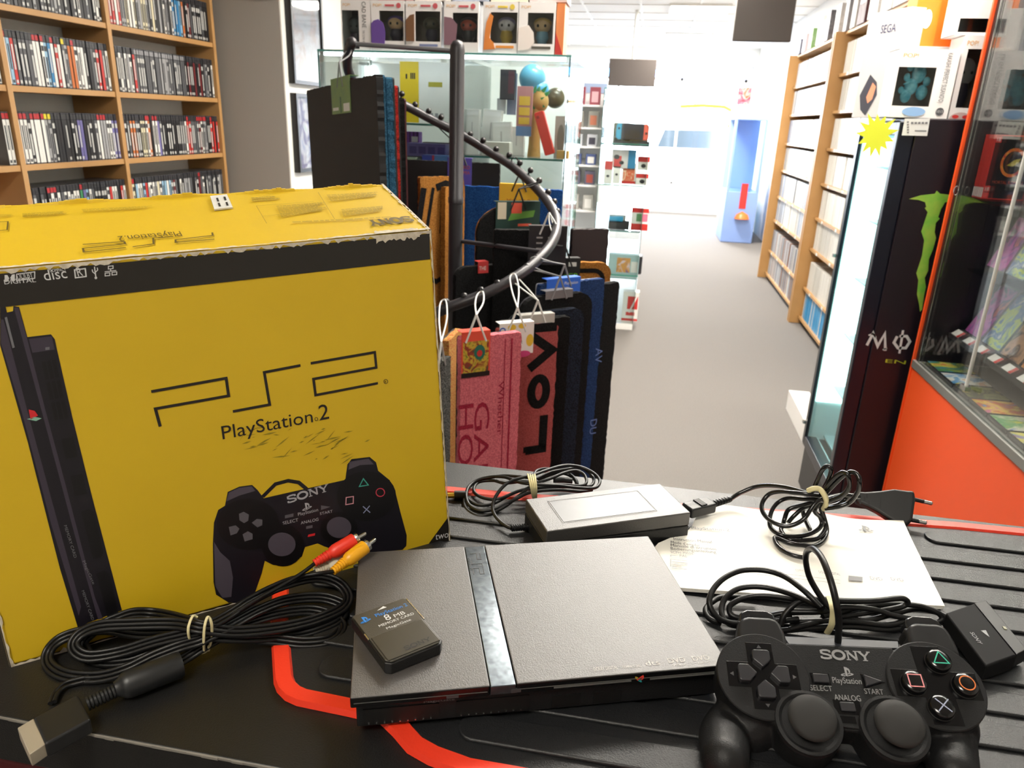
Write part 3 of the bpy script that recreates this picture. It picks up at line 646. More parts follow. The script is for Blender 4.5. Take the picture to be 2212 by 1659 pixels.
rca('phono_plug', px(679, 1217, z=1.034), px(766, 1166, z=1.0425), 0, mat('red_plastic', '#d8321f', .4), 'red phono plug')
rca('phono_plug', px(719, 1234, z=1.0335), px(789, 1181, z=1.0405), 0, mat('yellow_plastic', '#e0a012', .38), 'yellow phono plug')
rca('phono_plug', px(680, 1234, z=1.0265), px(752, 1204, z=1.0285), 0, mat('cream_plastic', '#d9d2bd', .45), 'white phono plug')

# ------------------------------------------------------------------ mains adapter and its tied lead
pa = thing('power_adapter', 'black mains adapter brick behind the games console, its lead tied in a bundle', 'power adapter', (.0, .575, 1.0046))
q = [px(*p, z=1.031) for p in ((1169.7, 1149), (1481, 1108), (1436.5, 1043), (1145.7, 1077))]
ux_ = ((q[1]-q[0])+(q[2]-q[3])).normalized(); uy_ = Vector((-ux_.y, ux_.x, 0)); cq = sum(q, Vector())/4; cq.z = 1.0046
WX = ((q[1]-q[0]).length+(q[2]-q[3]).length)/4; WY = ((q[2]-q[1]).length+(q[3]-q[0]).length)/4
MA = basis(cq, ux_, uy_)
ADP = mat('adapter_plastic', '#3d3b39', .4, bump=(1400, .2), spec=1.0)
MB(MA).b2((-WX, -WY, 0), (WX, WY, .0135)).build('lower_case', BLACKP, pa, bevel=.001)
MB(MA).b2((-WX, -WY, .0139), (WX, WY, .0264)).build('upper_case', ADP, pa, bevel=.0012)
MB(MA).b2((-WX+.001, -WY+.001, .013), (WX-.001, WY-.001, .0145)).build('seam', MATS['recess_black'], pa)
MB(MA).b2((-WX*.72, -WY*.62, .0262), (WX*.56, WY*.62, .02665)).build('rating_label', mat('grey_label', '#5d6168', .35, noise=(60, '#575b60', .3)), pa, bevel=.0002)
m = MB(MA)
m.stroke([(-WX*.74, -WY*.68), (WX*.58, -WY*.68), (WX*.58, WY*.68), (-WX*.74, WY*.68)], .0005, Matrix.Translation((0, 0, .0264)), .0002, closed=True)
m.build('label_outline', MATS['recess_black'], pa)
ZC = (960, 990, .16275); m = MB()
def cz(P): return pz(zm(P, *ZC))
cable(m, cz([(890, 930, 9), (830, 905, 9), (740, 840, 9), (665, 745, 10), (640, 640, 13), (680, 510, 18), (780, 375, 23), (900, 295, 26), (1060, 250, 27), (1200, 215, 27), (1350, 160, 25), (1550, 102, 22), (1700, 98, 20), (1850, 130, 18), (1990, 205, 16), (2060, 290, 15), (2040, 365, 15), (1960, 398, 15), (1750, 390, 17), (1500, 362, 20), (1240, 350, 22), (1000, 320, 20), (800, 250, 16), (600, 250, 12), (420, 300, 9), (320, 385, 8), (290, 500, 7), (330, 620, 6), (450, 690, 6), (600, 690, 7), (750, 640, 8), (950, 540, 12), (1150, 450, 14), (1500, 420, 14), (1800, 440, 12), (1960, 420, 10)]), .0016)
cable(m, cz([(1160, 270, 18), (1000, 245, 16), (800, 232, 13), (650, 248, 11), (480, 285, 9), (350, 360, 7), (275, 480, 5), (265, 620, 4), (330, 710, 4), (450, 765, 4), (600, 745, 5), (800, 640, 8), (1000, 490, 12), (1180, 350, 18), (1400, 270, 20), (1600, 190, 20), (1750, 165, 19), (1855, 220, 17), (1885, 320, 15), (1800, 365, 14), (1600, 350, 15), (1300, 340, 18)]), .0016, closed=True)
cable(m, cz([(1160, 300, 16), (1400, 190, 18), (1600, 150, 17), (1800, 125, 15), (1910, 180, 13), (1980, 270, 12), (1965, 345, 12), (1880, 375, 12), (1600, 380, 13), (1240, 400, 14), (1000, 430, 12), (720, 540, 8), (500, 520, 6), (390, 430, 6), (450, 320, 7), (640, 295, 9), (800, 330, 12), (1000, 310, 14)]), .0016, closed=True)
cable(m, cz([(1160, 380, 9), (900, 470, 8), (650, 600, 6), (450, 620, 5), (330, 560, 5), (280, 500, 5)]), .0016)
cable(m, cz([(1160, 320, 12), (1330, 240, 14), (1500, 190, 13), (1650, 215, 11), (1740, 290, 10), (1760, 350, 9)]), .0021)
cable(m, cz([(1190, 215, 10), (1230, 165, 10), (1330, 140, 10), (1440, 150, 10)]), .0018)
m.build('lead', RUBBER, pa, smooth=60)
m = MB(); cable(m, cz([(1460, 310, 9), (1560, 300, 9), (1690, 310, 8)]), .0038, n=12); m.build('lead_sleeve', RUBBER, pa, smooth=60)
a, b = cz([(280, 490, 6), (130, 492, 6)]); m = MB().tube([a, a.lerp(b, .7), b], [.0042, .0046, .0046], 16); o = m.build('barrel_plug', RUBBER, pa, smooth=40)
m = MB().tube([b, b+(b-a).normalized()*.009], .0027, 14); m.build('contact', mat('brass_contact', '#d9b24a', .25, 1), o, smooth=40)
m = MB(); a, b = cz([(890, 928, 9), (1150, 905, 9)])
for i in range(9): m.tube([a.lerp(b, i/9), a.lerp(b, (i+.55)/9)], .0031, 12)
m.tube([a, b], .0023, 12); m.build('strain_relief', RUBBER, pa, smooth=40)
m = MB()
for k in range(4): cable(m, cz([(1112+k*28, 262, 16), (1108+k*30, 212, 27), (1130+k*27, 300, 27), (1150+k*24, 400, 21), (1172+k*16, 510, 9), (1180+k*14, 525, 5)]), .0009, n=6)
m.build('rubber_band', BANDM, pa, smooth=60)

# ------------------------------------------------------------------ instruction booklet
PAP = mat('booklet_paper', '#f3f0e8', .6, noise=(25, '#ece8dd', .4))
bk = thing('booklet', 'cream instruction booklet lying open side down behind the gamepad', 'booklet', (.165, .585, 1.0048))
bk['label'] = 'cream instruction booklet lying flat behind the gamepad and beside the adapter'
cr = [Vector((.045, .503, 0)), px(2040, 1312, z=1.008), px(1950, 1131, z=1.008), Vector((.078, .647, 0))]
LB = ((0, .045, .503), (.28, .031, .545), (.42, .034, .563), (.64, .065, .596), (1.01, .078, .647))   # the booklet's left side tucks in between console and adapter
def bpt(u, v):
    for (v0, x0, y0), (v1, x1, y1) in zip(LB, LB[1:]):
        if v <= v1: t = (v-v0)/(v1-v0); l = Vector((x0+(x1-x0)*t, y0+(y1-y0)*t, 0)); break
    p = l.lerp(cr[1].lerp(cr[2], v), u); return p.x, p.y
m = MB(); nu, nv = 26, 16; random.seed(2)
hz = lambda u, v: 1.0082+.0012*max(0, sin(u*9+v*3))*(v**2)+.0018*(v**6)*(.5+.5*sin(u*14))+.0012*(u**8)
for lay in range(3):
    g = []; 
    for j in range(nv+1):
        for i in range(nu+1):
            x, y = bpt(i/nu-.002*lay, j/nv); g.append((x, y, hz(i/nu, j/nv)-.0011*lay))
    k = (nu+1)
    b_ = [(x, y, max(1.0046, z-.0009)) for x, y, z in g]; N = len(g)
    fs = [(j*k+i, j*k+i+1, (j+1)*k+i+1, (j+1)*k+i) for j in range(nv) for i in range(nu)]
    rim = [i for i in range(k)]+[j*k+nu for j in range(1, nv+1)]+[nv*k+i for i in range(nu-1, -1, -1)]+[j*k for j in range(nv-1, 0, -1)]
    m.add(g+b_, fs+[tuple(N+i for i in f[::-1]) for f in fs]+[(rim[t], N+rim[t], N+rim[(t+1) % len(rim)], rim[(t+1) % len(rim)]) for t in range(len(rim))])
m.build('pages', PAP, bk, smooth=35)
m = MB(); ZE = (1400, 960, .36709)
def bt(mb, t, a, b, h, dz=.0012):
    a, b = [px(*p, z=1.0083) for p in zm([a, b], *ZE)]
    mb.text(t, basis(a, b-a, Vector((0, 0, 1)).cross(b-a)) @ Matrix.Translation((0, 0, dz)), h, (b-a).length)
for t, a, b in (('Instruction Manual', (150, 570), (375, 590)), ("Mode d'emploi", (133, 590), (300, 610)), ('Manuale di istruzioni', (133, 608), (400, 632)), ('Bedienungsanleitung', (133, 628), (400, 650))): bt(m, t, a, b, .0042)
m.build('bold_lines', BLACKPRINT, bk)
m = MB()
for t, a, b, h in (('SCPH-70004', (133, 648), (265, 658), .0035), ('PAL', (185, 668), (230, 674), .0035), ('PlayStation.2', (255, 505), (480, 520), .0045), ('COMPACT', (870, 755), (930, 758), .003), ('DOLBY DIGITAL', (1005, 765), (1130, 780), .0035), ('DVD', (1310, 803), (1382, 810), .0042), ('DVD', (1432, 808), (1506, 815), .0042)): bt(m, t, a, b, h)
for P in ([(133, 720), (133, 676), (228, 686)], [(133, 662), (133, 652), (175, 656)]): 
    pts = [px(*p, z=1.0095) for p in zm(P, *ZE)]; m.stroke([(p.x, p.y) for p in pts], .0005, Matrix.Translation((0, 0, 1.0095)))
for k in range(5):
    a, b = [px(*p, z=1.0095) for p in zm([(140, 692+k*9), (215+random.uniform(-20, 20), 700+k*9)], *ZE)]; m.stroke([(a.x, a.y), (b.x, b.y)], .0007, Matrix.Translation((0, 0, 1.0095)))
for k in range(2):
    a, b = [px(*p, z=1.0095) for p in zm([(640, 745+k*20), (1130, 800+k*20)], *ZE)]; m.stroke([(a.x, a.y), (b.x, b.y)], .0004, Matrix.Translation((0, 0, 1.0095)))
p = px(*zm([(1285, 512)], *ZE)[0], z=1.0095); pslogo(m, Matrix.Translation(p), .011)
q = [px(*p, z=1.0093) for p in zm([(1180, 800), (1180, 772), (1262, 780), (1262, 806)], *ZE)]; m.poly(q)
m.build('small_print', GREYPRINT, bk)

# ------------------------------------------------------------------ mains lead with two-pin plug
ZD = (1600, 980, .20796)
def dz_(P): return pz(zm(P, *ZD))
pc = thing('mains_cable', 'black mains cord with two-pin plug, bunched on the booklet by a rubber band', 'cable', tuple(px(1770, 1180, z=1.0085)))
m = MB(); R2 = .0020
cable(m, [px(1578, 1078, z=1.018)]+dz_([(-60, 440, 20), (0, 405, 23), (150, 345, 30), (300, 330, 36), (480, 350, 40), (640, 395, 42), (800, 450, 42)]), R2)
cable(m, dz_([(830, 440, 46), (700, 420, 47), (560, 405, 45), (400, 395, 41), (300, 418, 36), (235, 490, 30), (218, 570, 26), (258, 650, 23), (340, 715, 22), (450, 752, 22), (560, 735, 25), (660, 675, 31), (720, 590, 37), (780, 510, 43), (850, 470, 46)]), R2)
cable(m, dz_([(800, 480, 40), (640, 470, 36), (500, 462, 32), (400, 500, 27), (330, 580, 22), (300, 690, 17), (320, 780, 14), (430, 850, 13), (600, 860, 13), (760, 815, 16), (840, 740, 20), (825, 660, 26), (770, 600, 33), (800, 520, 40)]), R2)
cable(m, dz_([(820, 490, 38), (640, 535, 30), (500, 580, 24), (455, 680, 18), (440, 740, 13), (420, 800, 11), (500, 890, 11), (650, 900, 11), (800, 880, 12), (880, 780, 16), (870, 680, 22), (835, 590, 30), (840, 500, 38)]), R2)
cable(m, dz_([(810, 520, 34), (660, 560, 26), (560, 640, 18), (490, 720, 12)]), R2)
cable(m, dz_([(830, 560, 30), (870, 680, 19), (895, 800, 12), (860, 900, 11), (760, 960, 11), (640, 950, 11), (500, 925, 11), (360, 870, 11), (375, 940, 11), (450, 1010, 11), (560, 1060, 11), (690, 1085, 11)]), R2)
cable(m, dz_([(640, 560, 24), (660, 660, 16), (720, 790, 12)]), R2)
cable(m, dz_([(740, 400, 46), (800, 270, 60), (850, 165, 72), (900, 130, 76), (940, 165, 74), (925, 240, 66), (870, 350, 52), (820, 440, 44)]), R2)
cable(m, dz_([(830, 430, 46), (930, 300, 62), (1010, 220, 72), (1075, 195, 76), (1120, 240, 74), (1130, 340, 64), (1060, 430, 54), (900, 500, 44)]), R2)
cable(m, dz_([(860, 440, 46), (980, 310, 62), (1080, 220, 73), (1160, 190, 78), (1215, 225, 77), (1235, 300, 72), (1220, 390, 62), (1140, 500, 48), (1020, 550, 42), (880, 570, 36)]), R2)
cable(m, dz_([(860, 480, 44), (980, 445, 44), (1080, 430, 43), (1180, 440, 42), (1230, 445, 41)]), .0023)
cable(m, dz_([(860, 560, 32), (1000, 530, 34), (1080, 480, 38), (1120, 440, 42)]), R2)
m.build('cord', mat('shiny_cable', '#0d0d0e', .22), pc, smooth=60)
m = MB()
cable(m, dz_([(700, 385, 50), (760, 362, 54), (820, 370, 54), (870, 430, 51), (890, 500, 44), (872, 560, 36), (850, 575, 30)]), .0023, n=8); m.build('rubber_band', BANDM, pc, smooth=60)
pb0 = px(*zm([(1700, 750)], *ZD)[0], z=1.0075); pnl = (pb0, Vector((-.12, -.72, .68)).normalized())
MPg = basis(pb0, Vector((1, 0, 0)), Vector((0, .68, .72))); MPg = basis(pb0, Vector((0, 0, 1)).cross(-pnl[1])*-1, pnl[1].cross(Vector((0, 0, 1)).cross(pnl[1])))
ip = MPg.inverted(); gl = lambda P: [((ip @ px(*p, pl=pnl)).x, (ip @ px(*p, pl=pnl)).y) for p in zm(P, *ZD)]
sgn = 1 if (MPg.to_3x3() @ Vector((0, 0, 1))).dot(pnl[1]) > 0 else -1
m = MB(); m.prism(gl([(1190, 385), (1300, 392), (1450, 380), (1600, 360), (1740, 378), (1808, 378), (1822, 470), (1790, 690), (1745, 735), (1690, 748), (1560, 690), (1420, 600), (1300, 540), (1195, 495)]), -.011, .0, MPg)
pgb = m.build('plug_body', MATS['soft_black_plastic'], pc, bevel=.003, seg=3)
m = MB()
for c in ((1215, 460), (1240, 500), (1285, 470), (1310, 440), (1330, 510)): m.prism(gl([(c[0]-10, c[1]-25), (c[0]+10, c[1]-20), (c[0]+10, c[1]+25), (c[0]-10, c[1]+20)]), -.001, .0002*sgn, MPg)
m.prism(gl([(1445, 460), (1462, 460), (1455, 570), (1438, 570)]), -.001, .0003*sgn, MPg)
m.build('plug_grip', MATS['recess_black'], pgb)
nn = pnl[1]
for a, b in (((1812, 458), (2008, 505)), ((1770, 672), (1950, 705))):
    A, B = [px(*p, pl=pnl)-nn*.005 for p in zm([a, b], *ZD)]
    o = MB().tube([A, A.lerp(B, .55)], .0019, 12).build('pin', RUBBER, pc, smooth=40)
    MB().tube([A.lerp(B, .5), A.lerp(B, .95), B], [.0019, .0019, .0012], 12).build('pin_tip', SILVER, o, smooth=40)
# inlet plug on the adapter
a, b = px(1481, 1104, z=1.0175), px(1536, 1090, z=1.0175); ax = (b-a).normalized(); sd = ax.cross(Vector((0, 0, 1)))
MI = basis(a, ax, -sd)
m = MB(MI).b2((.001, -.0075, -.005), ((b-a).length, .0075, .005)); m.build('inlet_plug', MATS['soft_black_plastic'], pc, bevel=.0018)
m = MB(MI)
for i in range(5): m.b2((.013+i*.0014, -.006, .004), (.0137+i*.0014, .006, .0062))
m.build('inlet_ridges', MATS['soft_black_plastic'], pc)
m = MB(MI)
m.text('250V', Matrix.Translation((.003, .000, .0051)), .003, .008); m.build('inlet_marking', GREYPRINT, pc)
m = MB(); c2 = px(1578, 1078, z=1.018)
for i in range(7): m.tube([b.lerp(c2, i/7), b.lerp(c2, (i+.6)/7)], .0036-.0001*i, 12)
m.tube([b, c2], .0026, 12); m.build('strain_relief', RUBBER, pc, smooth=40)

# ------------------------------------------------------------------ gamepad
TL = radians(24); PC0 = px(1835, 1500, z=1.0345)
gn = Vector((-.02, -sin(TL), cos(TL))).normalized(); GP = (PC0, gn)
xd = px(2024, 1483, pl=GP)-px(1647, 1461, pl=GP)
MG = basis(PC0, xd, gn.cross(xd)); MGi = MG.inverted(); ZF = (1460, 1240, .33997)
def gf(p):
    q = zm([p], *ZF)[0]; v = MGi @ px(q[0], q[1], pl=GP); return Vector((v.x, v.y))
def gz(p, z):   # point of the pad from a place on its face, z above the face
    v = gf(p); return (v.x, v.y, z)
gp = thing('gamepad', 'black two-stick gamepad lying in the right foreground', 'gamepad', (PC0.x, PC0.y, 1.0046))
LD, RD = gf((553, 647)), gf((1652, 705)); LS, RS = gf((842, 950)), gf((1387, 985)); S1 = gf((835, 647)); rD = .0272; rS = .0188
def loc(p): return MGi @ p
GB = mat('pad_body', '#161617', .48, bump=(1300, .15), spec=.28)
def disc(mb, c, r, z0, z1, n=40, e=.002):
    mb.lathe([(0, z0), (r-e, z0), (r, z0+e), (r, z1-e), (r-e*.3, z1-e*.3), (r-e, z1), (0, z1)], n, Matrix.Translation((c.x, c.y, 0)))
m = MB(MG)
for c in (LD, RD): disc(m, c, rD, -.020, 0)
for c in (LS, RS): disc(m, c, rS, -.022, .0012)
up_ = gf((1060, 440)).y; dn_ = gf((1090, 985)).y
m.prism([(LD.x, up_-.003), (LD.x+.015, up_), (RD.x-.015, up_), (RD.x, up_-.003), (RD.x-.012, dn_+.008), (RS.x, dn_), (LS.x, dn_), (LD.x+.012, dn_+.008)], -.022, -.0022)
# handles, drooping to the counter
for tip, c, k in ((loc(px(1565, 1640, z=1.0145)), LD, -1), (loc(px(2060, 1668, z=1.0145)), RD, 1)):
    p = [Vector((c.x, c.y+.002, -.0195)), Vector((c.x+k*.005, c.y-.016, -.0205)), Vector((c.x*.45+tip.x*.55+k*.006, c.y*.45+tip.y*.55, -.0205)), tip]
    C = catmull(p, 8); N = len(C); rr = [.0175+.0025*sin(pi*min(1, i/(N-1)*1.5))-.0045*(i/(N-1))**2 for i in range(N)]
    m.tube(C, rr, 20)
    m.ell((tip.x, tip.y, tip.z), (.013,)*3, 18, 12)
# trigger housings
for sx, c in ((gf((533, 330)), -1), (gf((1610, 375)), 1)):
    m.box((sx.x, sx.y-.003, -.012), (.024, .018, .014))
body = m.build('body', GB, gp, smooth=60)
r = body.modifiers.new('remesh', 'REMESH'); r.mode = 'VOXEL'; r.voxel_size = .0011; r.use_smooth_shade = True
s_ = body.modifiers.new('smooth', 'SMOOTH'); s_.factor = .5; s_.iterations = 5
# crisp face plates
def plate(mb, c, r, z, n=56): mb.lathe([(r, z-.0035), (r, z-.0006), (r-.0006, z), (0, z)], n, Matrix.Translation((c.x, c.y, 0)))
for c in (LD, RD): m = MB(MG); plate(m, c, rD-.0002, .0007); m.build('face_disc', GB, gp, smooth=40)
tl, tr_, bl, br = gf((735, 440)), gf((1425, 468)), gf((1030, 965)), gf((1195, 985))
m = MB(MG).prism([(LD.x+.018, tl.y), (RD.x-.018, tr_.y), (RD.x-.016, RD.y-.013), (br.x+.008, RS.y+.012), (br.x, br.y), (bl.x, bl.y), (bl.x-.008, LS.y+.012), (LD.x+.016, LD.y-.013)], -.003, -.0008)
m.build('centre_plate', GB, gp, bevel=.0006)
a, b, c, d = gf((690, 368)), gf((1430, 400)), gf((1425, 466)), gf((720, 438))
m = MB(MG).hexa([(d.x, d.y, -.006), (c.x, c.y, -.006), (b.x, b.y+.001, -.010), (a.x, a.y+.001, -.010), (d.x, d.y, -.0014), (c.x, c.y, -.0014), (b.x, b.y, -.0052), (a.x, a.y, -.0052)])
m.build('rear_slope', mat('pad_satin', '#2b2d33', .5, spec=.35), gp, bevel=.0006)
# recesses and direction pad
REC = mat('pad_recess', '#09090b', .24, spec=.3)
def cross(c, a, b): return [(c.x-a, c.y+b), (c.x-a, c.y+a), (c.x-b, c.y+a), (c.x-b, c.y-a), (c.x-a, c.y-a), (c.x-a, c.y-b), (c.x+a, c.y-b), (c.x+a, c.y-a), (c.x+b, c.y-a), (c.x+b, c.y+a), (c.x+a, c.y+a), (c.x+a, c.y+b)]
m = MB(MG); m.prism(cross(LD, .0079, .0208), -.001, .00085); m.build('recess', REC, gp, bevel=.0003)
m = MB(MG); m.prism(cross(RD, .0083, .0238), -.001, .00085); m.build('recess', REC, gp, bevel=.0003)
PADM = mat('pad_key', '#2c2c2f', .3)
for k in range(4):
    R = Matrix.Translation((LD.x, LD.y, 0)) @ Matrix.Rotation(k*pi/2, 4, 'Z')
    m = MB(MG @ R).prism([(0, .0038), (.0052, .0085), (.0052, .0138), (.0042, .0148), (-.0042, .0148), (-.0052, .0138), (-.0052, .0085)], .0005, .0042)
    o = m.build('direction_key', PADM, gp, bevel=.0009, seg=3)
m = MB(MG)
for k in range(4): m.poly([(-.0014, .0172, .0009), (.0014, .0172, .0009), (0, .0194, .0009)], Matrix.Translation((LD.x, LD.y, 0)) @ Matrix.Rotation(k*pi/2, 4, 'Z'))
m.build('direction_marks', mat('pad_mark', '#4a4a4c', .3), gp)
for p, kind, col in (((1658, 568), 0, '#3fb79a'), ((1503, 706), 1, '#d98a8c'), ((1828, 722), 2, '#d8763c'), ((1678, 862), 3, '#9aa0b8')):
    c = gf(p); M_ = MG @ Matrix.Translation((c.x, c.y, 0))
    o = MB(M_).lathe([(.0074, 0), (.0074, .0014), (.0068, .0016), (.0068, .0046), (.0062, .0054), (.004, .006), (0, .0061)], 32).build('face_button', GLOSSB, gp, smooth=40)
    q = MB(M_); T0 = Matrix.Translation((0, 0, .0060)); w_ = .00065
    if kind == 0: q.stroke([(-.0042, -.0027), (.0042, -.0027), (0, .0044)], w_, T0, closed=True)
    if kind == 1: q.stroke([(-.0037, -.0036), (.0037, -.0036), (.0037, .0036), (-.0037, .0036)], w_, T0, closed=True)
    if kind == 2: q.stroke([(.0041*cos(i*pi/16), .0041*sin(i*pi/16)) for i in range(32)], w_, T0, closed=True)
    if kind == 3: q.stroke([(-.0036, -.0036), (.0036, .0036)], w_, T0); q.stroke([(-.0036, .0036), (.0036, -.0036)], w_, Matrix.Translation((0, 0, .00602)))
    q.build('symbol', mat('symbol_%d' % kind, col, .4), o, label='%s outline' % ['green triangle', 'pink square', 'orange circle', 'pale cross'][kind])
# sticks
STK = mat('stick_rubber', '#1f1e1d', .75)
for c, p in ((LS, (872, 952)), (RS, (1418, 988))):
    q = gf(p); q2 = q
    o = MB(MG @ Matrix.Translation((c.x, c.y, 0))).lathe([(rS-.0025, .0011), (rS-.0002, .0011), (rS-.0004, .0020), (rS-.0022, .0023), (.0148, .0012), (.0135, -.004), (0, -.006)], 48).build('stick_collar', GB, gp, smooth=35)
    tx = (q-c)*.35
    MS = MG @ Matrix.Translation((c.x+tx.x*.6, c.y+tx.y*.6, -.002)) @ Matrix.Rotation(tx.x*6, 4, 'Y') @ Matrix.Rotation(-tx.y*6, 4, 'X')
    m = MB(MS).lathe([(0, -.002), (.010, -.001), (.0075, .003), (.006, .006), (.0085, .0072), (.0126, .0082), (.0132, .0092), (.0131, .0106), (.0118, .0122), (.0085, .0134), (.004, .0140), (0, .0141)], 44)
    m.build('stick', STK, gp, smooth=40)
# shoulder keys
for tx, p0, p1, tp, lab in (('L', (392, 385), (690, 395), (535, 290), 'left'), ('R', (1475, 425), (1765, 440), (1618, 338), 'right')):
    c = gf(((p0[0]+p1[0])/2, 330 if tx == 'L' else 372)); w2 = (gf(p1).x-gf(p0).x)/2*1.06
    prof = [(-w2, -.0125), (-w2*.97, -.003), (-w2*.86, .004), (-w2*.74, .0072), (-w2*.45, .0086), (w2*.45, .0086), (w2*.74, .0072), (w2*.86, .004), (w2*.97, -.003), (w2, -.0125)]
    m = MB(MG @ Matrix.Translation((c.x, c.y-.001, 0))).prism(prof, -.0185, -.0012); o = m.build('shoulder_key', mat('pad_trigger', '#1b1b1c', .42, spec=.35), gp, bevel=.003, seg=4)
    q = MB(MG @ Matrix.Translation((c.x-.0012, c.y-.0025, -.0011))); q.text(tx, Matrix(), .0045); q.build('letter', mat('trigger_letter', '#050505', .5), o)
    m = MB(MG @ Matrix.Translation((c.x, c.y+.0085, 0))).prism([(-w2*.8, -.004), (-w2*.72, .0035), (-w2*.4, .0058), (w2*.4, .0058), (w2*.72, .0035), (w2*.8, -.004)], -.0185, -.0048)
    m.build('trigger', mat('pad_gloss_trigger', '#1c1d1f', .12), gp, bevel=.0018, seg=3)
# centre keys and lettering
m = MB(MG); c = gf((920, 664)); m.prism([(c.x-.0056, c.y-.0036), (c.x+.0056, c.y-.0036), (c.x+.0056, c.y+.0036), (c.x-.0056, c.y+.0036)], -.001, -.0006); c2 = gf((1255, 682)); m.prism([(c2.x-.0062, c2.y-.0046), (c2.x+.0068, c2.y), (c2.x-.0062, c2.y+.0046)], -.001, -.0006)
c3 = gf((1092, 843)); m.prism([(c3.x-.0075, c3.y-.0042), (c3.x+.0075, c3.y-.0042), (c3.x+.0075, c3.y+.0042), (c3.x-.0075, c3.y+.0042)], -.001, -.0006)
c4 = gf((1090, 922)); m.prism([(c4.x-.0048, c4.y-.002), (c4.x+.0048, c4.y-.002), (c4.x+.0048, c4.y+.002), (c4.x-.0048, c4.y+.002)], -.001, -.0006)
m.build('key_wells', REC, gp)
MB(MG).prism([(c.x-.0046, c.y-.0027), (c.x+.0046, c.y-.0027), (c.x+.0046, c.y+.0027), (c.x-.0046, c.y+.0027)], -.001, .0012).build('select_key', PADM, gp, bevel=.0007)
MB(MG).prism([(c2.x-.005, c2.y-.0036), (c2.x+.0052, c2.y), (c2.x-.005, c2.y+.0036)], -.001, .0012).build('start_key', PADM, gp, bevel=.0006)
MB(MG).prism([(c3.x-.0042, c3.y-.0027), (c3.x+.0042, c3.y-.0027), (c3.x+.0042, c3.y+.0027), (c3.x-.0042, c3.y+.0027)], -.001, .0006).build('analog_key', PADM, gp, bevel=.0007)
m = MB(MG)
def gt(t, a, b, h):
    a, b = gf(a), gf(b); d = b-a; m.text(t, Matrix.Translation((a.x, a.y, -.0008)) @ Matrix.Rotation(math.atan2(d.y, d.x), 4, 'Z'), h, d.length)
a, b = gf((925, 535)), gf((1245, 552)); sony(m, Matrix.Translation((a.x, a.y, -.0008)) @ Matrix.Rotation(math.atan2(b.y-a.y, b.x-a.x), 4, 'Z'), .0062, (b-a).length)
gt('PlayStation', (1000, 688), (1185, 697), .0036); gt('SELECT', (857, 735), (998, 742), .0032); gt('START', (1203, 757), (1325, 764), .0032); gt('ANALOG', (1012, 797), (1180, 806), .0034)
a = gf((1092, 645)); pslogo(m, Matrix.Translation((a.x, a.y, -.0008)), .0062)
m.build('face_lettering', mat('pad_print', '#8b8b8c', .5), gp)
# lead of the gamepad: out of the top, over and into a tied bundle
m = MB(); RG = .0021; ZG = (1500, 1170, .32188)
top = MG @ Vector((gf((1045, 420)).x, gf((1045, 420)).y, -.007))
cable(m, [top, px(1812, 1345, z=1.062), px(1806, 1300, z=1.078), px(1793, 1250, z=1.088), px(1775, 1205, z=1.092), px(1757, 1186, z=1.086), px(1743, 1192, z=1.075), px(1741, 1215, z=1.062), px(1750, 1250, z=1.048), px(1775, 1292, z=1.036), px(1800, 1320, z=1.030)], RG, n=10)
def gzz(P): return pz(zm(P, *ZG))
cable(m, gzz([(850, 440, 34), (780, 370, 38), (700, 300, 40), (600, 232, 40), (500, 198, 39), (400, 188, 38), (300, 198, 36), (200, 245, 33), (130, 315, 29), (100, 395, 25), (120, 465, 20), (180, 525, 15), (300, 550, 11), (500, 540, 11), (700, 520, 14)]), RG)
cable(m, gzz([(860, 450, 32), (700, 372, 30), (550, 322, 27), (420, 302, 25), (300, 315, 22), (220, 365, 18), (185, 430, 14), (190, 500, 11), (250, 560, 8), (400, 560, 8), (650, 500, 14)]), RG)
cable(m, gzz([(880, 430, 28), (680, 388, 24), (500, 365, 20), (380, 368, 17), (290, 395, 14), (235, 440, 11), (260, 500, 8), (400, 520, 8), (600, 480, 14), (860, 470, 22)]), RG)
cable(m, gzz([(580, 560, 12), (600, 500, 18), (650, 440, 24), (720, 398, 28), (860, 388, 31), (1000, 398, 30), (1200, 398, 28), (1350, 382, 27), (1410, 385, 25), (1430, 410, 22), (1380, 440, 18), (1200, 470, 16), (1000, 500, 16), (850, 520, 14)]), RG)
cable(m, gzz([(640, 470, 20), (850, 470, 24), (1000, 440, 25), (1200, 455, 21), (1330, 495, 16), (1420, 520, 12), (1300, 560, 10), (1100, 540, 12), (900, 530, 14), (640, 540, 10)]), RG)
cable(m, gzz([(860, 500, 19), (1100, 440, 20), (1300, 420, 18), (1500, 430, 16), (1620, 470, 14), (1665, 520, 10), (1600, 560, 8)]), RG)
cable(m, gzz([(640, 590, 8), (800, 545, 12), (1000, 510, 14), (1150, 530, 12), (1350, 480, 11), (1500, 450, 10), (1640, 480, 9), (1700, 510, 9), (1730, 550, 8)]), RG)
cable(m, gzz([(560, 600, 6), (800, 580, 8), (1050, 570, 9), (1300, 590, 7), (1500, 560, 6)]), RG)
cable(m, gzz([(420, 380, 10), (200, 372, 10), (120, 405, 9), (75, 455, 8), (100, 515, 7), (180, 550, 7)]), RG)
m.build('lead', RUBBER, gp, smooth=60)
m = MB()
P = gzz([(905, 372, 34), (925, 430, 36), (930, 490, 30), (920, 560, 22), (890, 615, 12)]); m.tube(catmull(P, 6), .0022, 8, flat=.35, up=TOC); m.build('rubber_band', BANDM, gp, smooth=60)
q = [px(*p, z=1.0185) for p in ((2043, 1323), (2131, 1439), (2197, 1415), (2105, 1302))]; dz = Vector((0, 0, -.0125))
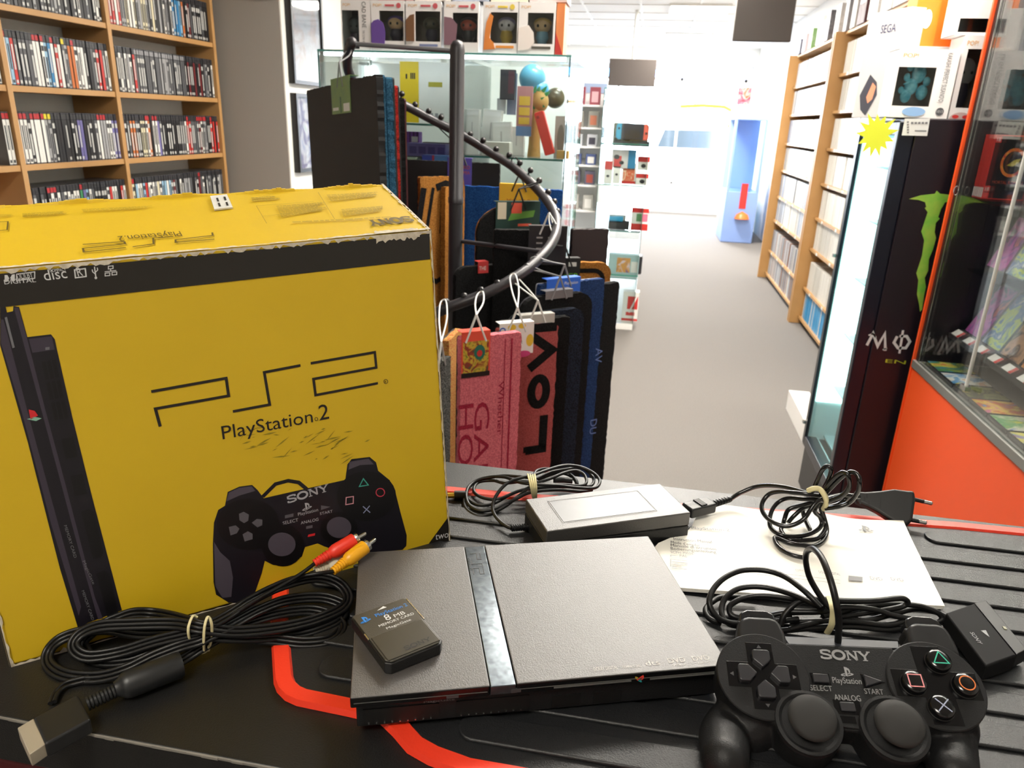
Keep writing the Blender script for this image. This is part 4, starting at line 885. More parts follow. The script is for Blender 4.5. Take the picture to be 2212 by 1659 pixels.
MB().hexa([p+dz for p in q]+q).build('lead_connector', mat('matt_black_plastic', '#111112', .65, spec=.15), gp, bevel=.0015, seg=3)
q2 = [px(*p, z=1.0178) for p in ((2105, 1302.5), (2196.5, 1414), (2218, 1402), (2130, 1296))]
MB().hexa([p+dz*.9 for p in q2]+q2).build('connector_socket', MATS['recess_black'], gp, bevel=.0006)
m = MB(); a = q[0].lerp(q[1], .55).lerp(q[3].lerp(q[2], .55), .22); dx = (q[1]-q[0]).normalized(); dy = Vector((0, 0, 1)).cross(dx)
m.text('SONY', basis(a-dx*.006, dx, dy) @ Matrix.Translation((0, 0, .0002)), .003, .012); 
c = q[0].lerp(q[2], .55)+(q[3]-q[0])*.1; m.poly([c+dx*.004+Vector((0, 0, .0003)), c-dx*.004+dy*.0015+Vector((0, 0, .0003)), c-dx*.003-dy*.0025+Vector((0, 0, .0003))])
m.build('connector_mark', mat('connector_engraving', '#08080a', .3), gp)
p = q2[2].lerp(q2[3], .42); MB().box(p+Vector((-.0035, -.002, .0002)), (.002, .003, .0008)).build('contact', mat('contact_cream', '#8a8a70', .4), gp)

# ------------------------------------------------------------------ bookcase along the left wall, full of game cases
SHZ = [.392, .642, .892, 1.142, 1.396, 1.642, 1.892, 2.14]; UPY = [1.66, 2.288, 2.818, 3.556]; XF = -2.1
bc = thing('bookcase', 'beech bookcase full of upright game cases along the left wall', 'bookcase', (XF-.1, 2.6, 0))
for y in UPY: MB().b2((XF-.2, y-.011, 0), (XF, y+.011, 2.2)).build('upright', OAK, bc, bevel=.001)
for a, b in zip(UPY, UPY[1:]):
    for z in SHZ: MB().b2((XF-.2, a+.0112, z-.02), (XF-.004, b-.0112, z)).build('shelf', OAK, bc, bevel=.001)
MB().b2((XF-.22, UPY[0], 0), (XF-.201, UPY[-1]+.011, 2.2)).build('back_panel', mat('back_panel_white', '#f0ede8', .7), bc)
for a, b in zip(UPY, UPY[1:]):
    if a > 2: MB().b2((XF-.20, a+.0112, 0), (XF-.004, b-.0112, .06)).build('plinth', OAK, bc)
SP = {'white': '#e6e4df', 'black': '#1b1b1f', 'grey': '#55565a', 'red': '#c3322c', 'blue': '#2f7fb5', 'lilac': '#6c66a0', 'orange': '#c26a2c', 'pale grey': '#9a9a9c', 'cream': '#d8cfae', 'yellow': '#dcc72e', 'light blue': '#8fb5cf', 'dark red': '#6d2226', 'green': '#3d8a5c'}
TOPS = {'black': '#2c2c30', 'red': '#b02a30', 'smoke': '#8c8c90', 'yellow': '#dac92a'}
CASEB = mat('case_plastic', '#3c3d42', .25, spec=.6)
def casemesh(col, top, mark):
    key = ('case', col, top, mark)
    if key in MATS: return MATS[key]
    m = MB(); m.b2((-.135, -.0068, 0), (0, .0068, .171)); m.mi = 1
    m.b2((-.01, -.0062, .004), (.0004, .0062, .146)); m.mi = 2; m.b2((-.01, -.0062, .149), (.0004, .0062, .166)); m.mi = 3
    if mark:
        if mark == 1: m.b2((0, -.0028, .05), (.0007, .0028, .128))
        if mark == 2: m.b2((0, -.0035, .03), (.0007, .0035, .1)).b2((0, -.0055, .118), (.0007, .0055, .135))
        m.b2((0, -.004, .008), (.0007, .004, .018))
    o = m.build('t', [CASEB, mat('spine_'+col, SP[col], .4), mat('spine_top_'+top, TOPS[top], .35), mat('spine_mark_'+('dark' if col in ('white', 'cream', 'yellow', 'pale grey', 'light blue') else 'pale'), '#33353a' if col in ('white', 'cream', 'yellow', 'pale grey', 'light blue') else '#c9c9c6', .5)])
    me = o.data; bpy.data.objects.remove(o); MATS[key] = me; return me
ROWN = {1: 'lowest visible', 2: 'third', 3: 'second', 4: 'top'}
PATTERN = {  # runs of spine colours as they follow each other along each shelf, (bay, row): ((colour, top), count), ...
 (1, 3): 'wR bK rK gK gK gK gK gK wR wR wR bK uK wR rK wK gY eK oK oR wK wK wK kK kK gK kK rK rK gK wK'.split(),
 (2, 3): 'kK kK wK gK wK eK wK rK gS gS gS gS gS gS gS gS gS gS eS eS eS eS gS gS gS gS gS gS gS kK dK kK kK dK kK kK dK kK gK eK kK kK wK'.split(),
 (1, 2): 'wR wR wR kK wR wR wR wR eY eY kK kK kK kK kK kK kK kK lK lK kK kK kK kK gK wR eR eR wK wK lK lK'.split(),
 (2, 2): 'dK kK gK oK oK gK kK cK cK wR oR kK wR wR lK gK kK kK kK kK kK kK kK kK gK gK wK rR rK gK gK gK gR dR wR eR eR kK kK rR rK kK rK'.split(),
 (1, 4): 'kK gK kK eK kK gK kK gK kK kK eK kK gK kK kK gK eK gK kK kK kK kK kK wK kK kK gK kK kK wK kK'.split(),
 (2, 4): 'kK rR rR wR rR eK eK cK wK wK cK eK eK cK cK eK kK cK kK kK eK kK wK eK kK wK uK uK uK bK oK kK kK dK gK kK gK kK kK gK kK kK kK'.split(),
 (1, 1): 'kK gK kK gK kK kR wR kR wK gK wK wK kK wK wK nR lK bK wK gK kK kK kK kK wK rK wK wK kK rK wK'.split(),
 (2, 1): 'wK cR bK wK wK bK rK wK wK wK eK cK wK bK bK wK bK gK dK gK kK wK kK eK eK eK gK kK gK kK dR gK wK kK gK eK gK kK gK kK gK eK gK'.split()}
CODE = {'w': 'white', 'k': 'black', 'g': 'grey', 'r': 'red', 'b': 'light blue', 'u': 'blue', 'l': 'lilac', 'o': 'orange', 'e': 'pale grey', 'c': 'cream', 'y': 'yellow', 'd': 'dark red', 'n': 'green'}
TC = {'K': 'black', 'R': 'red', 'S': 'smoke', 'Y': 'yellow'}
random.seed(21)
for (bay, row), L in PATTERN.items():
    a, b = UPY[bay]+.014, UPY[bay+1]-.014; n = len(L); p = (b-a)/n
    for i, cd2 in enumerate(L):
        col, top = CODE[cd2[0]], TC[cd2[1]]
        o = bpy.data.objects.new('game_case', casemesh(col, top, random.choice((0, 1, 2)))); COL.objects.link(o)
        o.location = (XF-.012-random.uniform(0, .004), a+p*(i+.5), SHZ[row+1]); 
        o.scale = (1, min(1, p*.985/.0136), 1)
        tag(o, '%s game case, %s from left, %s shelf, %s bay of left bookcase' % (col, nth(i), ROWN[row], 'nearer' if bay == 1 else 'farther'), 'game case', 'game cases in the left bookcase')
for i, col in enumerate(('white', 'black', 'white', 'white')):
    o = bpy.data.objects.new('game_case', casemesh(col, 'red', 1)); COL.objects.link(o); o.location = (XF-.012, UPY[1]-.022-.0145*i, SHZ[4 if i < 2 else 3])
    if i == 2: o.location.y = UPY[1]-.022
    if i == 3: o.location.y = UPY[1]-.037
    tag(o, '%s game case at the left picture edge, %s' % (col, ('second shelf, rightmost', 'second shelf', 'third shelf, rightmost', 'third shelf, left of another')[i]), 'game case', 'game cases in the left bookcase')

# framed pictures on the white side of the pillar
def frame(y0, y1, z0, z1, cols, lab, seed):
    t = thing('picture_frame', lab, 'picture', (-1.786, (y0+y1)/2, z0), 0, 'framed pictures on the pillar')
    x = -1.7858; q = MB(); w_ = .018; d = .034
    q.b2((x, y0, z0), (x+d, y0+w_, z1)).b2((x, y1-w_, z0), (x+d, y1, z1)).b2((x, y0+w_, z0), (x+d, y1-w_, z0+w_)).b2((x, y0+w_, z1-w_), (x+d, y1-w_, z1))
    q.build('frame', mat('frame_black', '#101011', .35), t)
    MB().b2((x+.001, y0+w_, z0+w_), (x+.022, y1-w_, z1-w_)).build('picture', artmat('poster_%d' % seed, cols, 7, .45, seed), t)
    MB().b2((x+.026, y0+w_, z0+w_), (x+.028, y1-w_, z1-w_)).build('glass', glassmat('frame_glass', (.97, .97, .97), .06), t)
frame(3.665, 4.03, 1.478, 1.95, ['#343941', '#656d7a', '#552827', '#767070'], 'black framed red and grey picture, the upper one on the pillar', 1)
frame(3.668, 3.99, 1.055, 1.435, ['#8f9bbf', '#d8d6dc', '#6a5a88', '#e0dce6', '#6fb59a'], 'black framed pale blue and lilac picture, the lower one on the pillar', 2)
rt = MB().b2((-1.94, 3.600, 1.845), (-1.80, 3.617, 1.96)); tag(rt.build('wall_sign', [mat('sign_red', '#8f2a1e', .5)]), 'small dark red sign high on the grey pillar', 'sign')

# shelf unit beyond the pillar
sh = thing('shelf_unit', 'white shelf unit of pale cases beyond the pillar', 'shelf', (-1.75, 5.2, 0))
for z in (.9, 1.28, 1.475, 1.675, 1.872, 2.07): MB().b2((-1.95, 4.44, z-.018), (-1.72, 6.4, z)).build('shelf', mat('shelf_cream', '#d8cfc2', .5), sh)
for y in (4.43, 6.41): MB().b2((-1.95, y-.01, 0), (-1.72, y+.01, 2.2)).build('upright', WHITEW, sh)

# ------------------------------------------------------------------ bookcases down the right of the aisle
RZ = [.06, .275, .56, .775, 1.01, 1.242, 1.482, 1.711]; RXF = 1.12
for k, (y0, y1, nm) in enumerate(((3.55, 5.70, 'nearer'), (5.70, 7.46, 'farther'))):
    rc = thing('bookcase', '%s beech bookcase of white cases on the right of the aisle' % nm, 'bookcase', (RXF+.1, (y0+y1)/2, 0), 0, 'bookcases right of the aisle')
    for y in ((y0+.012, y1-.012) if k else (y0, y1-.012-.024)):
        MB().b2((RXF, y-.012, 0), (RXF+.3, y+.012, 1.97)).build('upright', OAK, rc, bevel=.001)
    for z in RZ+[1.97]: MB().b2((RXF+.06, y0+.025, z-.018), (RXF+.3, y1-.05, z)).build('shelf', OAK, rc)
    MB().b2((RXF+.3, y0, 0), (RXF+.312, y1, 1.97)).build('back_panel', OAK, rc)
    for z in RZ[1:]: 
        q = MB()
        for i in range(5): y = y0+.2+i*(y1-y0-.3)/4.5; q.b2((RXF+.0585, y-.02, z-.019), (RXF+.0598, y+.02, z+.0))
        q.build('price_strip', mat('price_paper', '#dcdcd8', .6), rc)
random.seed(31)
st2 = MB()
pal = ['#d3d0ca', '#c2bfb8', '#dbd8d2', '#c9cdd4', '#b6bcc6', '#6f7684', '#8d8f94', '#7f93b8']
for k, (y0, y1) in enumerate(((3.6, 5.62), (5.76, 7.40))):
    for r, z in enumerate(RZ):
        y = y0+.0
        while y < y1-.02:
            blk = random.random(); n = random.randint(6, 20); wh = random.choice((0, 0, 0, 1, 2)) if k == 0 or blk < .35 else None
            for i in range(n):
                if y > y1-.02: break
                st2.mi = (wh if wh is not None else random.choice((3, 4, 5, 6, 7, 1, 0))) if r > 1 or k == 0 else random.choice((1, 5, 6, 8, 4))
                if r == 0 and k == 0: st2.mi = 9 if i % 14 else 0
                h = .19 if st2.mi != 9 else .185
                st2.b2((RXF+.075+random.uniform(0, .004), y, z), (RXF+.21, y+.0142, z+h)); y += .0148
            y += random.uniform(0, .05)
for z in (1.28, 1.475, 1.675, 1.872):   # and the pale rows beyond the pillar
    y = 4.46
    while y < 6.3:
        st2.mi = random.choice((0, 1, 2, 2, 0, 3, 5 if random.random() < .3 else 0)); st2.b2((-1.9, y, z), (-1.745, y+.014, z+.15)); y += .0148
tag(st2.build('dvd_cases', [mat('far_case_%d' % i, c, .4) for i, c in enumerate(pal)]+[mat('far_case_wood', '#8a5a3a', .5), mat('far_case_blue', '#2e8fc4', .4)]), 'rows of mostly white cases packed on the bookcases along the aisle', 'game cases', kind='stuff')
# cartons along the top of the right-hand bookcases
random.seed(4)
for i, (y, d, h, w_, col, lab) in enumerate((
  (4.30, .30, .22, .22, '#e4e0dc', 'white carton on top of the nearer right bookcase, closest to the counter'), (4.62, .22, .12, .2, '#b8b4b0', 'grey carton lying on the nearer right bookcase'),
  (4.90, .2, .2, .18, '#d9d6d4', 'pale boxed set on the nearer right bookcase, next to the dark picture box'), (5.17, .18, .16, .2, '#4a1d22', 'dark red picture box with a pink top on the right bookcase'),
  (5.40, .12, .19, .15, '#c3beb9', 'light grey box just beyond the dark red picture box'), (5.62, .1, .2, .14, '#8d8a90', 'mid grey box standing upright on the right bookcases'), (5.86, .14, .2, .15, '#e2e0e0', 'white box standing beside the mid grey box'),
  (6.18, .12, .2, .12, '#55555e', 'charcoal box on the farther right bookcase'), (6.46, .14, .2, .14, '#d5d6da', 'silver white box before the green plant box'), (6.78, .14, .15, .14, '#5b7a4a', 'green box with plant picture on the farther right bookcase'), (7.05, .14, .14, .14, '#b9a8b0', 'dusky pink box near the end of the farther bookcase'), (7.28, .12, .12, .14, '#3c3f52', 'navy box at the far end of the right bookcases'))):
    t = thing('display_box', lab, 'box', (RXF+.13, y+d/2, 1.97), 0, 'boxes on top of the right bookcases')
    MB().b2((RXF+.05, y, 1.9705), (RXF+.05+w_, y+d, 1.97+h)).build('carton', artmat('topbox_%d' % i, [col, col, '#%02x%02x%02x' % tuple(min(255, int(int(col[j:j+2], 16)*.7+50)) for j in (1, 3, 5)), col], 12, .5, i), t, bevel=.002)
    MB().b2((RXF+.0492, y+d*.15, 1.97+h*.72), (RXF+.05, y+d*.85, 1.97+h*.92)).build('title_panel', mat('box_title_%d' % (i % 3), ('#e8e0e0', '#c88a96', '#e3e3e8')[i % 3], .5), t)

# ------------------------------------------------------------------ spiral rack of door mats
PX_, PY_ = -.49, 1.92; RK = mat('rack_grey', '#3a383c', .38, .25, spec=.6); RR = .272
rk = thing('display_rack', 'dark grey spiral display rack with a central pole, hung with door mats', 'display rack', (PX_, PY_, 0))
m = MB().lathe([(0, .03), (.0185, .03), (.0185, 1.135), (.020, 1.136), (.020, 1.150), (.0185, 1.152), (.0185, 1.50), (.0165, 1.512), (.011, 1.521), (0, 1.525)], 28, Matrix.Translation((PX_, PY_, 0)))
m.build('pole', RK, rk, smooth=40)
m = MB()
for k in range(5): a = 2*pi*k/5+.3; m.tube([(PX_, PY_, .05), (PX_+.33*cos(a), PY_+.33*sin(a), .03)], .014, 10)
m.build('base', RK, rk, smooth=40)
hel = [px(760, 92, Y=1.92), px(752, 115, Y=1.94), px(752, 150, Y=1.97), px(775, 190, Y=2.04), px(815, 210, Y=2.11), px(870, 226, Y=2.17), px(930, 257, Y=2.2), px(1000, 293, Y=2.2), px(1060, 330, Y=2.18), px(1110, 362, Y=2.14), px(1160, 408, Y=2.07), px(1193, 450, Y=1.98), px(1203, 490, Y=1.9), px(1190, 528, Y=1.81), px(1150, 572, Y=1.73), px(1100, 607, Y=1.67), px(1040, 638, Y=1.635), px(960, 668, Y=1.62), px(880, 705, Y=1.64)]
HC = catmull(hel, 8); m = MB().tube(HC, .0125, 14); m.ell(HC[0], (.0135,)*3, 14, 8).build('spiral_rail', RK, rk, smooth=50)
MB().tube([px(768, 95, Y=1.92), px(978, 110, Y=1.92)], .0055, 10).build('top_arm', mat('rack_bright', '#8d8d92', .3, .8), rk, smooth=50)
MB().tube([px(995, 521, Y=1.92), px(1180, 545, Y=1.79)], .0055, 10).build('lower_arm', RK, rk, smooth=50)
def rail(px_, py_):   # nearest rail point to a pixel
    best = None
    for p in HC:
        d = p-CAM; k = d.dot(F_); q = (1106+FPX*d.dot(R_)/k, 829.5-FPX*d.dot(U_)/k); e = (q[0]-px_)**2+(q[1]-py_)**2
        if best is None or e < best[0]: best = (e, p)
    return best[1]
for b in ((868, 203), (897, 226), (926, 240), (953, 253), (1016, 290), (1044, 303), (1072, 322), (1100, 335), (1123, 352), (1146, 368), (1165, 390), (1184, 415), (1197, 436), (1204, 457), (1206, 478), (1202, 500), (1195, 520), (1181, 540), (1160, 557), (1138, 576), (1108, 596), (1075, 612), (1039, 627), (1003, 640), (964, 652), (846, 200), (808, 178)):
    p = rail(*b); q = px(b[0], b[1], Y=p.y); k = MB().ell(q, (.0085,)*3, 14, 9); k.tube([p, q], .003, 6); k.build('knob', mat('knob_black', '#1d1b1d', .3), rk, smooth=60)

FUZZ = {}
def coir(col, name, mottle=None):
    return mat('coir_'+name, col, .95, noise=(330, mottle or col, .10), bump=(600, 1.0), spec=.15)
def rrect(w, h, r=.004, n=5):
    P = []
    for cx_, cy_, a0 in ((w/2-r, h-r, 0), (-w/2+r, h-r, pi/2), (-w/2+r, r, pi), (w/2-r, r, 1.5*pi)):
        for i in range(n+1): a = a0+pi/2*i/n; P.append((cx_+r*cos(a), cy_+r*sin(a)))
    return P
def doormat(lab, tl, tr, Yl, Yr, h, pile, back, th=.018, r=.006, motif=None, card=None, hook=None, arch=False, tilt=False):
    """hung mat: top corners from sight, hanging straight down h; pile faces the camera side"""
    A, B = px(*tl, Y=Yl), px(*tr, Y=Yr); z = (A.z+B.z)/2
    if not tilt: A.z = B.z = z
    w_ = (B-A).length; x = (B-A).normalized(); n = Vector((x.y, -x.x, 0)); c = (A+B)/2; dn = x.cross(Vector((0, 0, 1)).cross(x)).normalized(); dn = dn if dn.z > 0 else -dn
    t = thing('door_mat', lab, 'door mat', (c.x, c.y, z-h), 0, 'door mats on the spiral rack')
    M = basis(c-dn*h if tilt else Vector((c.x, c.y, z-h)), x, Vector((0, 0, 1)))   # x along, y up, z towards n
    P = rrect(w_, h, r) if not arch else [(-w_/2, 0)]+[(-w_/2*cos(pi*i/18), h-w_/2*.75+w_/2*.75*sin(pi*i/18)) for i in range(19)]+[(w_/2, 0)]
    rnd = random.Random(sum(map(ord, lab)))
    MB(M).prism(P, -th, -th*.78).build('backing', back, t)
    jit = [(p[0]+rnd.uniform(-.0016, .0016), p[1]+rnd.uniform(-.0016, .0016)) for p in P]
    # densified pile outline so that the fibres read as a ragged edge
    D = []
    for i in range(len(P)):
        a, b = Vector(P[i]), Vector(P[(i+1) % len(P)]); k = max(1, int((b-a).length/.008))
        for j in range(k): q = a.lerp(b, j/k); D.append((q.x+rnd.uniform(-.0013, .0013), q.y+rnd.uniform(-.0013, .0013)))
    MB(M).prism(D, -th*.78, 0).build('pile', pile, t)
    if motif:
        for nm, mt_, fn in motif:
            q = MB(M); fn(q, w_, h); q.build(nm, mt_, t)
    if card:
        cw, ch, cx_, cm, extra = card
        q = MB(M).b2((cx_-cw/2, h-ch+.012, .0006), (cx_+cw/2, h+.012, .0016)).b2((cx_-cw/2, h+.0108, -th-.001), (cx_+cw/2, h+.012, .0012)); q.mi = 0
        if extra: extra(q, cx_, cw, ch, h)
        cmats = cm if isinstance(cm, list) else [cm]; o = q.build('card_label', cmats, t)
    if hook:
        p = px(hook[0], hook[1], Y=hook[2]); loc_ = lambda v: M.inverted() @ v
        hx = card[2] if card else 0
        q = MB(); e1, e2 = M @ Vector((hx-.022, h-.01, .001)), M @ Vector((hx+.022, h-.01, .001)); top = M @ Vector((hx, h+.045, 0)); lift = p-Vector((0, 0, .012))
        q.tube([e1, top], .0025, 6).tube([e2, top], .0025, 6); q.tube(catmull([top, top.lerp(p, .6)+Vector((.008, 0, 0)), p+Vector((.003, 0, .006)), p+Vector((-.008, -.004, 0)), top.lerp(p, .5)+Vector((-.008, 0, 0)), top], 5), .0018, 6)
        q.build('hanger', hook[3] if len(hook) > 3 else mat('hanger_black', '#1b1b1d', .4), t)
    return t
KB = mat('mat_backing_black', '#141416', .7); HW = mat('hanger_white', '#d9d9d6', .4); HG = mat('hanger_grey', '#7d7d80', .4); HB = mat('hanger_black', '#1b1b1d', .4)
COK = coir('#1b1a1b', 'black', '#0d0d0d'); COP = coir('#e67f88', 'pink', '#cc6470'); COR = coir('#c8352c', 'red', '#8a2018'); CBL = coir('#2a63b0', 'blue', '#1c4488'); CTN = coir('#b27a38', 'tan', '#8a5a26'); CNV = coir('#27406e', 'navy', '#1a2c50'); CTL = coir('#3a6a86', 'teal', '#24485e')
CDR = coir('#b85e5c', 'rose', '#a04c4c')
# the stack at the top left, seen from behind
def turnmat(lab, P4, h, mt1, mt2, th=.018): pass
doormat('black door mat at the top of the rack with a green card, nearest the bookcase', (662, 196), (812, 160), 2.05, 1.62, .56, KB, CTL, .02, tilt=True, card=(.15, .082, .03, [mat('card_green', '#5f8360', .5, noise=(40, '#7f9a4c', .4)), mat('card_white', '#dcdcd6', .5), mat('card_deep_green', '#2c5a44', .5)],
   lambda q, cx_, cw, ch, h: (setattr(q, 'mi', 1), q.b2((cx_+.02, h-ch+.016, .0016), (cx_+.066, h-ch+.034, .0018)), q.b2((cx_-.066, h-ch+.02, .0016), (cx_-.02, h-ch+.027, .0018)), setattr(q, 'mi', 2), q.b2((cx_-.005, h-ch+.014, .0016), (cx_+.003, h-ch+.05, .0018))), ), hook=(757, 110, 1.93, HG))
doormat('blue edged door mat second in the stack at the top of the rack', (684, 204), (833, 166), 2.1, 1.67, .56, CTL, KB, .02, tilt=True)
doormat('red door mat beside the blue edged one at the rack top', (700, 212), (846, 184), 2.14, 1.73, .56, COR, KB, .018, tilt=True)
doormat('dark red backed black door mat behind the red one at the top of the rack', (720, 222), (862, 212), 2.18, 1.80, .52, COK, mat('mat_backing_maroon', '#4a1418', .7), .018, tilt=True)
# back of the spiral
def face(q, w_, h):
    T = Matrix.Translation((0, 0, .0006))
    for P, k in (([(-.06, h-.03), (-.09, h-.2), (-.07, h-.42)], .018), ([(-.02, h-.03), (.01, h-.02), (.05, h-.03)], .02), ([(-.03, h-.03), (-.05, h-.14)], .01), ([(0, h-.03), (-.005, h-.16)], .01), ([(.03, h-.03), (.035, h-.15)], .01), ([(-.08, h-.27), (-.02, h-.3), (.06, h-.26)], .014)):
        q.stroke(P, k, T)
doormat('tan door mat with a black drawn pattern behind the pole', (908, 378), (1002, 385), 2.06, 2.16, .6, CTN, KB, .02, motif=[('pattern', COK, face)])
doormat('narrow tan door mat seen edge-on just left of the pole', (962, 396), (1004, 408), 2.10, 2.2, .5, CTN, KB, .02)
def orangecard(q, cx_, cw, ch, h):
    q.mi = 1
    q.text('MY HERO', Matrix.Translation((cx_, h-ch*.50, .0018)), .011, cw*.6, align='C'); q.text('ACADEMIA', Matrix.Translation((cx_, h-ch*.68, .0018)), .013, cw*.8, align='C')
doormat('bright blue door mat behind the orange hang card', (1000, 410), (1216, 402), 2.22, 2.24, .55, CBL, KB, .02, card=(.118, .085, .02, [mat('card_orange', '#eeb02e', .45, noise=(9, '#f3cf3a', .4)), mat('card_orange_text', '#b8551a', .5)], orangecard), hook=(1112, 345, 2.14))
doormat('grey backed door mat with a purple card behind the blue boxes', (846, 352), (1080, 345), 2.28, 2.30, .5, KB, KB, .02, card=(.075, .10, .045, [mat('card_purple', '#4a3a94', .45, noise=(20, '#5d55b4', .4)), mat('card_orange_text', '#b8551a', .5)], lambda q, cx_, cw, ch, h: (setattr(q, 'mi', 1), q.text('MY HERO', Matrix.Translation((cx_-cw*.42, h-.02, .0018)), .010, cw*.85), q.text('ACADEMIA', Matrix.Translation((cx_-cw*.42, h-.036, .0018)), .010, cw*.85))), hook=(950, 270, 2.2))
# right-hand arc
def turtles(q, cx_, cw, ch, h):
    q.mi = 1; q.poly([(cx_-.03+.0, h-.04, .0018), (cx_+.045, h-.03, .0018), (cx_+.05, h-.012, .0018), (cx_-.02, h-.018, .0018)]); q.mi = 2; q.b2((cx_-.02, h-.02, .0017), (cx_+.01, h+.008, .0019)); q.b2((cx_+.0, h-.055, .0017), (cx_+.04, h-.048, .0019)); q.mi = 3; q.b2((cx_-.06, h-.035, .0017), (cx_-.035, h+.01, .0019))
doormat('arched black door mat with a green and red picture card', (1032, 470), (1176, 420), 1.98, 2.08, .46, COK, CTN, .02, arch=True, card=(.13, .075, .02, [mat('card_dark_green', '#1f3a34', .45), mat('card_leaf', '#5c8a3a', .5), mat('card_red', '#c8503a', .5), mat('card_cream', '#cbbfa8', .5)], turtles), hook=(1165, 395, 2.06))
def dots(q, cx_, cw, ch, h):
    q.mi = 1
    for i in range(3):
        for j in range(2): q.b2((cx_-.03+j*.03, h-.02-i*.014, .0017), (cx_-.014+j*.03, h-.016-i*.014, .0019))
doormat('plain black door mat with a dark card hanging under the right of the spiral', (1068, 505), (1225, 490), 1.86, 1.92, .5, COK, KB, .02, card=(.10, .10, .045, [mat('card_black', '#2a2526', .45), mat('card_print', '#b9b4b0', .5)], dots), hook=(1200, 500, 1.88, HW))
doormat('dark brown backed door mat at the outer right of the rack', (1238, 496), (1316, 494), 2.05, 2.10, .5, mat('mat_backing_brown', '#2a2022', .7), COK, .02)
doormat('tan door mat with a black border and rounded corners', (1080, 575), (1322, 560), 1.88, 2.0, .42, CTN, COK, .022, r=.03, motif=[('border', COK, lambda q, w_, h: q.stroke([(p[0]*.86, .02+p[1]*.9) for p in rrect(w_, h, .03)], .012, Matrix.Translation((0, 0, .0006)), closed=True)), ('pattern', COK, lambda q, w_, h: (q.b2((.03, h-.13, .0003), (.055, h-.07, .001)), q.b2((-.10, h-.12, .0003), (-.03, h-.06, .001))))],
   card=(.09, .06, .02, [mat('card_black2', '#1f2020', .45), mat('card_lime', '#5fae2c', .5), mat('card_white', '#dcdcd6', .5)], lambda q, cx_, cw, ch, h: (setattr(q, 'mi', 1), q.text('GAMER', Matrix.Translation((cx_-.042, h-.042, .0018)), .014, .084), setattr(q, 'mi', 2), q.b2((cx_+.012, h-.01, .0017), (cx_+.034, h+.001, .0019)))), hook=(1185, 530, 1.82))
doormat('rounded black door mat low behind the pole, with a red corner card', (985, 590), (1100, 560), 1.80, 1.90, .4, COK, KB, .02, r=.03, card=(.03, .03, .0, [mat('card_red2', '#c23a38', .45), mat('card_white', '#dcdcd6', .5)], lambda q, cx_, cw, ch, h: (setattr(q, 'mi', 1), q.text('THE', Matrix.Translation((cx_-.012, h-.01, .0018)), .010, .02))))
# the row fanned out in front
doormat('black door mat at the outer right front of the rack', (1262, 612), (1338, 618), 1.83, 1.93, .60, COK, KB, .02)
doormat('navy blue door mat with a pale edge and a blue hang card', (1168, 606), (1306, 612), 1.72, 1.85, .62, CNV, mat('mat_backing_pale', '#a7a9b4', .7), .02, motif=[('lettering', mat('navy_letter', '#5f78b0', .8), lambda q, w_, h: [q.text(t, Matrix.Translation((w_/2-.012, h-.18-k*.2, .0006)) @ Matrix.Rotation(-pi/2, 4, 'Z'), .022) for k, t in enumerate(('AV', 'DU'))])],
   card=(.10, .05, -.03, [mat('card_blue', '#1f4fb4', .4, noise=(10, '#2f6fd0', .4)), mat('card_white', '#dcdcd6', .5)], lambda q, cx_, cw, ch, h: (setattr(q, 'mi', 1), q.text('PlayStation', Matrix.Translation((cx_+.002, h-.004, .0018)), .007, .04))), hook=(1155, 560, 1.74, HG))
doormat('black door mat with a rounded corner and grey backing in the front fan', (1130, 618), (1280, 655), 1.66, 1.80, .62, COK, mat('mat_backing_slate', '#4a4a50', .7), .02, r=.04, card=(.08, .02, .0, [mat('card_smoke', '#6d6d70', .4)], None), hook=(1138, 578, 1.72, HG))
doormat('black and blue flecked door mat with rounded top in the front fan', (1105, 655), (1262, 690), 1.62, 1.76, .6, coir('#232a3a', 'fleck', '#101218'), KB, .02, r=.03)
doormat('plain black door mat behind the rose pink one in the front fan', (1085, 690), (1232, 690), 1.60, 1.70, .62, COK, KB, .02, card=(.09, .05, .0, [mat('card_pale_grey', '#b8b6b0', .45)], None), hook=(1108, 600, 1.68, HW))
def loveframe(q, w_, h): pass
def doorcard(q, cx_, cw, ch, h):
    T = lambda x, y: Matrix.Translation((x, y, .0018))
    q.mi = 1; q.text('Door Mat', T(cx_-.022, h-ch*.5), .0085, .036)
    q.mi = 2; q.poly([(cx_-.015+.012*cos(i*pi/8), h-ch*.78+.018*sin(i*pi/8), .0018) for i in range(16)]); q.stroke([(cx_-.034+.006*cos(i*pi/8), h-.004+.006*sin(i*pi/8)) for i in range(16)], .003, T(0, 0), closed=True)
    q.mi = 3
    for c, r1, r2 in (((cx_-.012, h+.002), .010, .007), ((cx_+.012, h+.004), .009, .006), ((cx_+.032, h-.03), .009, .014), ((cx_-.04, h-.035), .006, .012)): q.poly([(c[0]+r1*cos(i*pi/8), c[1]+r2*sin(i*pi/8), .00182) for i in range(16)])
    q.mi = 4; q.poly([(cx_+.018+.017*cos(i*pi/10), h-ch*.84+.0075*sin(i*pi/10), .0018) for i in range(20)])
def LOVE(q, w_, h):
    T = Matrix.Translation((0, 0, .0006)); k = .021; x0, x1 = .004, .058
    q.stroke([(x0, h-.30), (x1, h-.30)], k, T); q.stroke([(x1-k/2, h-.30), (x1-k/2, h-.215)], k, T); q.stroke([(x0+.005, h-.305), (x0+.005, h-.29)], k, T)
    q.stroke([((x0+x1)/2+.019*cos(i*pi/12), h-.155+.032*sin(i*pi/12)) for i in range(24)], k*.95, T, closed=True)
    q.stroke([(x0, h-.02), (x1, h-.058), (x0, h-.098)], k, T)
